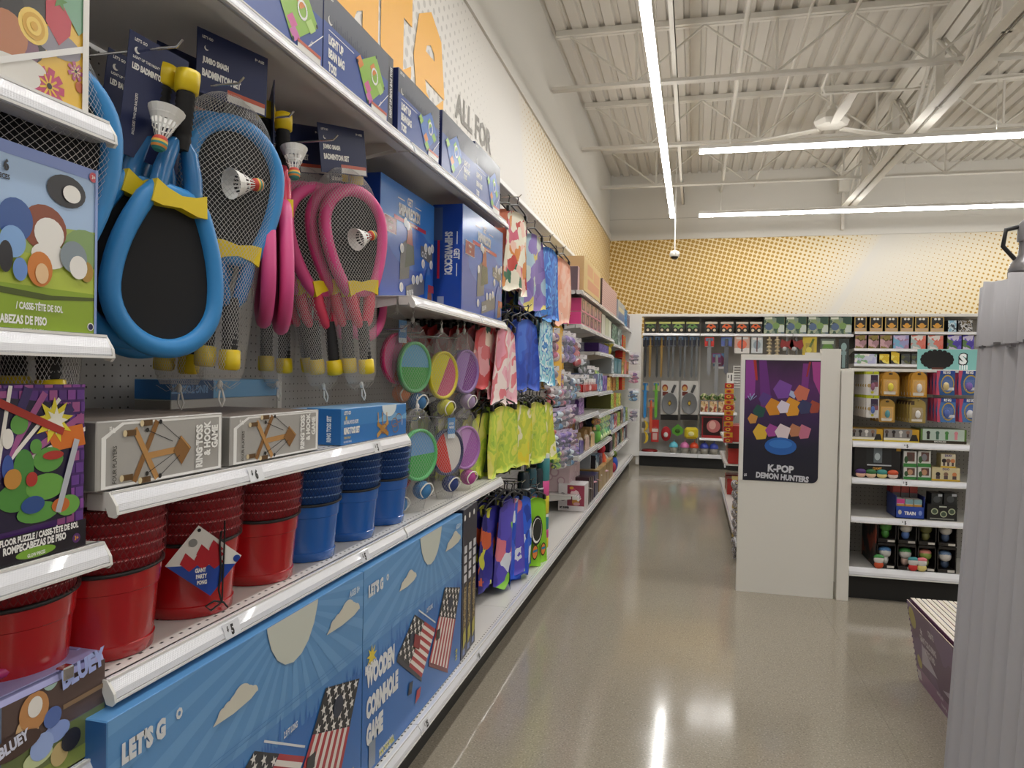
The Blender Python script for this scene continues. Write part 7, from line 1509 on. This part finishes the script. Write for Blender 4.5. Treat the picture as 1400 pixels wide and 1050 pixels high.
pegpack(1184, 1202, 541, 571, 6, .05, 'white carded toy in the lower left stack, %s behind the front', 'white carded toy, front of the lower left stack', '#d8d4d0', a_wh, '#4a6ab0', 'white carded toys lower')
pegpack(1205, 1230, 508, 541, 4, .06, 'golden carded toy behind the yellow one, %s in its stack', 'golden carded toy with a yellow square toy, front of its stack', '#b8852c', a_gd, '#e0cc2c', 'golden carded toys upper left', True)
pegpack(1245, 1268, 508, 543, 6, .05, 'amber carded toy behind the white one, %s in its stack', 'amber carded toy with a white oval toy, front of its stack', '#c08a2c', a_gd, '#e4e0dc', 'golden carded toys upper right', True)
pegpack(1202, 1224, 546, 577, 4, .06, 'tan carded toy behind the teal one, %s in its stack', 'tan carded toy with a teal toy, front of its stack', '#a8823a', a_gd, '#3a8a94', 'tan carded toys lower left', True)
pegpack(1243, 1266, 546, 578, 6, .05, 'olive carded toy behind the white headed one, %s in its stack', 'olive tan carded toy with a white round toy, front of its stack', '#a08a4a', a_gd2, '#e8e4e0', 'tan carded toys lower right', True)
pegpack(1280, 1306, 507, 540, 4, .05, 'blue carded ring toy, upper stack, %s behind the front', 'blue carded ring toy, front of the upper stack', '#2f5a94', a_bl, '#d8c080', 'blue ring cards upper')
pegpack(1281, 1307, 545, 577, 4, .05, 'blue carded ring toy, lower stack, %s behind the front', 'blue carded ring toy, front of the lower stack', '#4a7ab8', a_bl, '#3a5ab0', 'blue ring cards lower')
pegpack(1310, 1339, 507, 540, 4, .05, 'blue carded ring toy by the cardboard, upper, %s behind', 'blue carded ring toy beside the cardboard, upper one', '#2f5a94', a_bl, '#7a5ab0', 'blue ring cards upper right')
pegpack(1311, 1340, 546, 577, 4, .05, 'blue carded ring toy by the cardboard, lower, %s behind', 'blue carded ring toy beside the cardboard, lower one', '#4a7ab8', a_bl, '#d8d8dc', 'blue ring cards lower right')
# teal sign on top
p, q = aY(1254, 507, 4.90), aY(1345, 478, 4.90)
m = MB(); m.box(p.x, q.x, 4.90, 4.906, 1.353, q.z, PC('#7fb8b4')); F = faceY(m, 4.90, p.x, q.x, 1.353, q.z); F.ell(.30, .48, .24, .44, PC('#131213'), 1)
for i in range(18): a = 2*PI*i/18; F.circ(.30+.22*math.cos(a), .50+.38*math.sin(a), .014, PC('#131213'), 1)
F.rect(.22, .0, .40, .12, PC('#5a3024'), 2); F.text('S', .62, .22, F.h*.62, k_, 2, 0, 1., .12); F.text('S', .635, .28, F.h*.52, PC('#e8ecec'), 3, 0, 1., .06)
for i in range(4): F.rect(.64+i*.035, .03, .66+i*.035, .25, PC('#e8ecec'), 3)
tag(m.build('display_sign'), 'teal sign board with a fluffy black shape on top of the end display', 'sign')
# ================================================================ side of the middle gondola seen edge on
t = thing('gondola_bay', 'middle gondola back panel seen edge on behind the poster panel', 'gondola bay', (.62, 6.5, 0)); m = MB(); m.box(.60, .64, 5.13, 8.6, 0, 1.30, WHITE, 0, {'x-': PEG}); _bp(m, 'back_panel', t)
for z, y0, y1, s in ((.68, 7.2, 8.55, 'upper'), (.47, 7.2, 8.55, 'middle'), (.17, 5.2, 8.55, 'bottom')):
    t = thing('shelf', 'white %s shelf on the aisle side of the middle gondola' % s, 'shelf', (.34, (y0+y1)/2, z-.04), 'aisle side shelves of the middle gondola'); m = MB(); m.box(.315, .598, y0, y1, z-.012, z, SHELFW); _bp(m, 'deck', t); m = MB(); m.box(.30, .315, y0, y1, z-.034, z, RAIL, .003); _bp(m, 'price_rail', t)
    m = MB(); m.box(.33, .59, y0+.01, y0+.014, z-.06, z-.012, BLACK); _bp(m, 'bracket', t)
m = MB(); m.box(.36, .38, 5.2, 8.55, 0, .155, BLACK); tag(m.build('kick_plate'), 'black kick plate under the aisle side of the middle gondola', 'kick plate')
for i, (z, y) in enumerate(((.681, 7.25), (.681, 7.5), (.471, 7.25), (.471, 7.55), (.171, 7.3), (.171, 7.6))):
    m = MB(); m.box(.335, .56, y, y+.2, z, z+.15, PC(['#b8302c', '#8a2a2a', '#c8342c', '#d8d0c8', '#b02824', '#a03030'][i]), .003, {'x-': PAT('red_box_print', ['#b8302c', '#d8c0a8', '#7a1a1a'], 20)}); tag(m.build('toy_box'), 'red printed toy box on the %s aisle side shelf, %s one' % (['upper', 'upper', 'middle', 'middle', 'bottom', 'bottom'][i], ['nearer', 'further'][i % 2]), 'toy box')
# candy strip with the dollar sign
yS = 7.0; a, b = aY(998, 524, yS), aY(998, 606, yS); H = a.z-b.z
t = thing('clip_strip', 'hanging strip of small red and yellow packs under a 1 dollar sign', 'clip strip', (a.x, yS, b.z)); m = MB(); m.box(-.006, .006, .004, .006, 0, H+.02, C('#d8d8d8', .4)); m.build('strip', t); m = MB(); m.cyl((0, .005, H+.01), (.598-a.x, .005, H+.01), .003, CHROME, 5); m.build('hang_wire', t)
for k in range(11):
    z = H-(k+1)*H/11; m = MB(); m.box(-.045, .035, -.012, .003, z+.004, z+H/11, PC('#b82a24' if k % 2 == 0 else '#d0982a'), .004); F = faceY(m, -.012, -.045, .035, z+.004, z+H/11); F.ell(.45, .5, .28, .3, PC('#e0b03a' if k % 2 == 0 else '#c8402c'), 1); F.ell(.45, .5, .14, .15, PC('#8a1a1a'), 2); m.build('pack', t)
a, b = aY(993.5, 524, yS), aY(1003.5, 510, yS); m = MB(); m.box(a.x, b.x, yS-.01, yS-.006, a.z, b.z, PC('#e8e6e0')); F = faceY(m, yS-.01, a.x, b.x, a.z, b.z); F.text('$', .12, .50, .030, k_, 1, 0, .7, .03); F.text('1', .55, .22, .058, k_, 1, 0, .75, .04); tag(m.build('price_sign'), 'small white price sign reading 1 dollar above the strip of packs', 'price sign')
a = aY(1008, 525, 7.1); t = thing('wire_rack', 'white wire rack on the side of the middle gondola above the poster panel edge', 'wire rack', (a.x, 7.1, a.z-.25)); m = MB()
for k in range(2): m.cyl((-.035+k*.07, 0, 0), (-.035+k*.07, 0, .42), .004, WHITE, 6)
m.build('frame', t); m = MB(); 
for k in range(9): m.cyl((-.04, 0, .22+k*.024), (.04, 0, .22+k*.024), .0035, WHITE, 5)
m.build('rungs', t)
# capsule chain beside the panel
for i in range(9):
    a = aY(1004.5+(i % 3)*.8, 662+i*13, 5.3+.02*i); t = thing('capsule_toy', 'small clear capsule toy hanging beside the panel edge, %s from the top' % ORD[i], 'capsule toy', (a.x, 5.3+.02*i, a.z), 'capsule toys beside the panel'); m = MB(); m.ell((0, 0, 0), .026, .03, .032, PAT('capsule_mix', ['#8a8288', '#c8c4c4', '#5a5058', '#d8c48a'], 40), 12, 8); m.build('capsule', t); m = MB(); m.box(-.02, .02, -.002, .0, .03, .055, PC(['#c8b070', '#e0dcd8', '#9aa0a8'][i % 3])); m.build('tab', t); m = MB(); m.cyl((0, 0, .045), (.598-a.x, 0, .045), .0022, CHROME, 5); m.build('hang_wire', t)
# ================================================================ foreground right: corrugated cardboard and the open book carton
gc_ = C('#bfbdc0', .75, name='grey_corrugated'); gcd = C('#6f6c6e', .8)
t = thing('cardboard_bin', 'tall grey corrugated cardboard bin filling the right picture edge', 'cardboard bin', (.7, .95, 0))
m = MB(); ys, pr = 1.50, []
n = 46
for i in range(n*4+1):
    y = 1.5-i*(1.2/(n*4)); pr.append((.008*math.sin(2*PI*i/4*.5)*(1 if True else 0), y))
def wallx(z): return .430+.0665*(z/1.4)-.0
vs = []; fs = []; zs = [0, .5, 1.0, 1.36]
for dx, y in pr:
    for z in zs: vs.append((wallx(z)+.006+dx, y, z))
for i in range(len(pr)-1):
    for k in range(len(zs)-1): fs.append((i*4+k, i*4+k+1, (i+1)*4+k+1, (i+1)*4+k))
m.add(vs, fs, gc_, True); 
m.prism([(wallx(0)+.012, 0), (.95, 0), (.95, 1.40), (wallx(1.4)+.012, 1.40)], .3, 1.497, gc_, 'y'); _bp(m, 'body', t)
m = MB(); vs = []; fs = []; pr2 = [(p[0]*1.0, p[1]) for p in pr]
for i, (dx, y) in enumerate(pr2):
    top = 1.452+.008*math.sin(i*.35)+(.006 if (i//9) % 2 else 0)
    vs += [(wallx(1.36)+.0015+dx, y, 1.345), (wallx(top)+.0015+dx, y, top), (wallx(top)+.02+dx*.3, y, top), (wallx(1.36)+.02, y, 1.345)]
for i in range(len(pr2)-1):
    a, b = i*4, (i+1)*4; fs += [(a, a+1, b+1, b), (a+1, a+2, b+2, b+1), (a+2, a+3, b+3, b+2)]
fs += [(0, 1, 2, 3)]; m.add(vs, fs, gc_, True); _bp(m, 'top_band', t)
for k in range(12):
    y = 1.46-k*.06; m = MB(); m.box(wallx(1.345)-.0035, wallx(1.345)+.004, y-.008, y+.008, 1.342+.004*math.sin(k*2.3), 1.346+.004*math.sin(k*2.3), gcd); _bp(m, 'slot', t)
a = aX(1393, 362, .54); t = thing('wrapped_bottle', 'grey bottle with a dark band standing on the cardboard bin at the right edge', 'bottle', (.535, 1.40, 1.401)); t.scale = (.78, .78, .78); m = MB(); m.lathe([(.03, 0), (.033, .01), (.033, .09), (.028, .105), (.016, .12), (.014, .15)], C('#8f8d8f', .25, .4), n=24); m.build('body', t); m = MB(); m.lathe([(.0335, .02), (.0335, .035)], C('#4a484a', .4), n=24); m.lathe([(.0335, .075), (.0335, .085)], C('#5a585a', .4), n=24); m.build('band', t); m = MB(); m.tube([(-.02, 0, .11), (-.045, 0, .14), (-.04, 0, .175), (.0, 0, .185)], .005, C('#242224', .4), 6); m.build('handle', t); m = MB(); m.lathe([(.018, .15), (.018, .185), (.01, .195)], C('#8f8d8f', .3), n=16); m.build('cap', t)
# book carton
A = aZ(1257, 930.4, 0); t = thing('book_carton', 'mauve printed carton of activity books standing open on the floor at the right', 'book carton', (A.x+.2, 3.1, 0)); H = .345; xb0, xt0 = A.x, A.x-.058; Y0c, Y1c = 2.45, A.y
mau = PAT('mauve_carton_print', ['#7a6478', '#85708a', '#806a80'], 3.); m = MB()
m.add([(xb0, Y0c, 0), (xb0, Y1c, 0), (xt0, Y1c, H), (xt0, Y0c, H)], [(0, 1, 2, 3)], mau); m.add([(xb0+.004, Y0c, 0), (xb0+.004, Y1c, 0), (xt0+.004, Y1c, H), (xt0+.004, Y0c, H)], [(0, 1, 2, 3)], PC('#a88a68'))
m.add([(xt0, Y0c, H), (xt0, Y1c, H), (xt0+.004, Y1c, H), (xt0+.004, Y0c, H)], [(0, 1, 2, 3)], PC('#d8ccb8'))
U = Vector((0, Y0c-Y1c, 0)); V = Vector((xt0-xb0, 0, H)); F = Face(m, Vector((xb0, Y1c, 0)), U, V)
gl_, yl_ = PC('#cfc6d0'), PC('#a89a3a')
F.ell(.05, .82, .045, .13, yl_, 1); F.ell(.06, .30, .03, .08, yl_, 1); F.poly([(.14, .60), (.30, .36), (.10, .32)], PC('#b8aec0'), 1); F.poly([(.0, .16), (.0, .04), (.05, .05), (.05, .17)], PC('#c8c0c8'), 1); F.poly([(.35, .3), (.5, .42), (.5, .28)], PC('#b8aec0'), 1); F.rect(0, 0, 1, .20, PC('#8a5a86'), .5); F.star(.16, .75, .02, gl_, 2, 6, .4)
F.text('GIANT COLOURING', .13, .62, .030, gl_, 2, -.0, .6, .05); F.text('SKETCH PAD', .17, .50, .030, gl_, 2, -.0, .6, .05); F.text('CREATE', .26, .80, .026, gl_, 2, 0, .6, .04); F.text('activity book', .26, .14, .024, gl_, 2, 0, .6, .04); F.text('drawing fun', .30, .05, .024, gl_, 2, 0, .6, .04)
m.add([(xb0, Y1c, 0), (xb0+.42, Y1c, 0), (xb0+.42, Y1c, H*.95), (xt0, Y1c, H)], [(0, 1, 2, 3)], mau)
for k in range(14): z = H*(.04+k*.07); q_ = xb0+(xt0-xb0)*z/H; m.add([(q_-.003, Y1c+.001, z), (q_+.006, Y1c+.001, z), (q_+.006, Y1c+.001, z+.009), (q_-.003, Y1c+.001, z+.009)], [(0, 1, 2, 3)], PC('#5a3f66'))
m.box(xb0+.41, xb0+.42, Y0c, Y1c, 0, H, mau); m.box(xb0, xb0+.42, Y0c, Y0c+.005, 0, H*.9, mau); m.box(xb0+.005, xb0+.41, Y0c, Y1c, .001, .006, PC('#a88a68')); _bp(m, 'carton', t)
m = MB(); m.add([(xb0+.30, Y1c-.02, H*.95), (xb0+.42, Y1c, H*.95), (xb0+.44, Y1c+.02, H*1.25), (xb0+.36, Y1c, H*1.22)], [(0, 1, 2, 3)], PC('#8a6a4a')); m.add([(xb0+.302, Y1c-.024, H*.95), (xb0+.42, Y1c-.004, H*.95), (xb0+.44, Y1c+.016, H*1.25), (xb0+.36, Y1c-.004, H*1.22)], [(0, 1, 2, 3)], PC('#8a6a4a')); _bp(m, 'flap', t)
pg = C('#ded6ca', .8); cov = ['#8a5a86', '#a89a3a', '#6a7aa0', '#b07a6a', '#7a8a6a']
for k in range(18):
    x = xt0+.012+k*.0205; m = MB(); lean = -.05+.004*k
    def L_(z): return x+lean*(z/H-1)
    m.prism([(L_(.02)+.03, .02), (L_(.02)+.047, .02), (L_(H+.012)+.0165, H+.012), (L_(H+.012), H+.012)], Y0c+.02, Y1c-.015-.002*(k % 3), pg, 'y'); tb = L_(H+.012)
    m.add([(tb-.0007, Y0c+.02, H+.0125), (tb-.0007, Y1c-.02, H+.0125), (L_(.02)+.0293, Y1c-.02, .02), (L_(.02)+.0293, Y0c+.02, .02)], [(0, 1, 2, 3)], PC(cov[k % 5]))
    tag(m.build('activity_book'), 'activity book in the mauve carton, %s' % ('nearest the aisle' if k == 0 else 'number %d from the aisle side' % (k+1)), 'book', 'books in the mauve carton')
# ================================================================ camera, world, view
cam = bpy.data.cameras.new('camera'); co = bpy.data.objects.new('camera', cam); COL.objects.link(co)
cam.sensor_width = 36.; cam.sensor_fit = 'HORIZONTAL'; cam.lens = FPX/1400*36.; cam.clip_start = .02
co.matrix_world = Matrix(((_r.x, _u.x, -_f.x, 0), (_r.y, _u.y, -_f.y, 0), (_r.z, _u.z, -_f.z, CH), (0, 0, 0, 1)))
sc = bpy.context.scene; sc.camera = co
w = bpy.data.worlds.new('world'); sc.world = w; w.use_nodes = True
w.node_tree.nodes['Background'].inputs[0].default_value = (.9, .93, 1, 1); w.node_tree.nodes['Background'].inputs[1].default_value = .3
sc.view_settings.view_transform = 'Standard'; sc.view_settings.look = 'None'; sc.view_settings.gamma = 1.; sc.view_settings.use_curve_mapping = False
sc.view_settings.exposure = .38
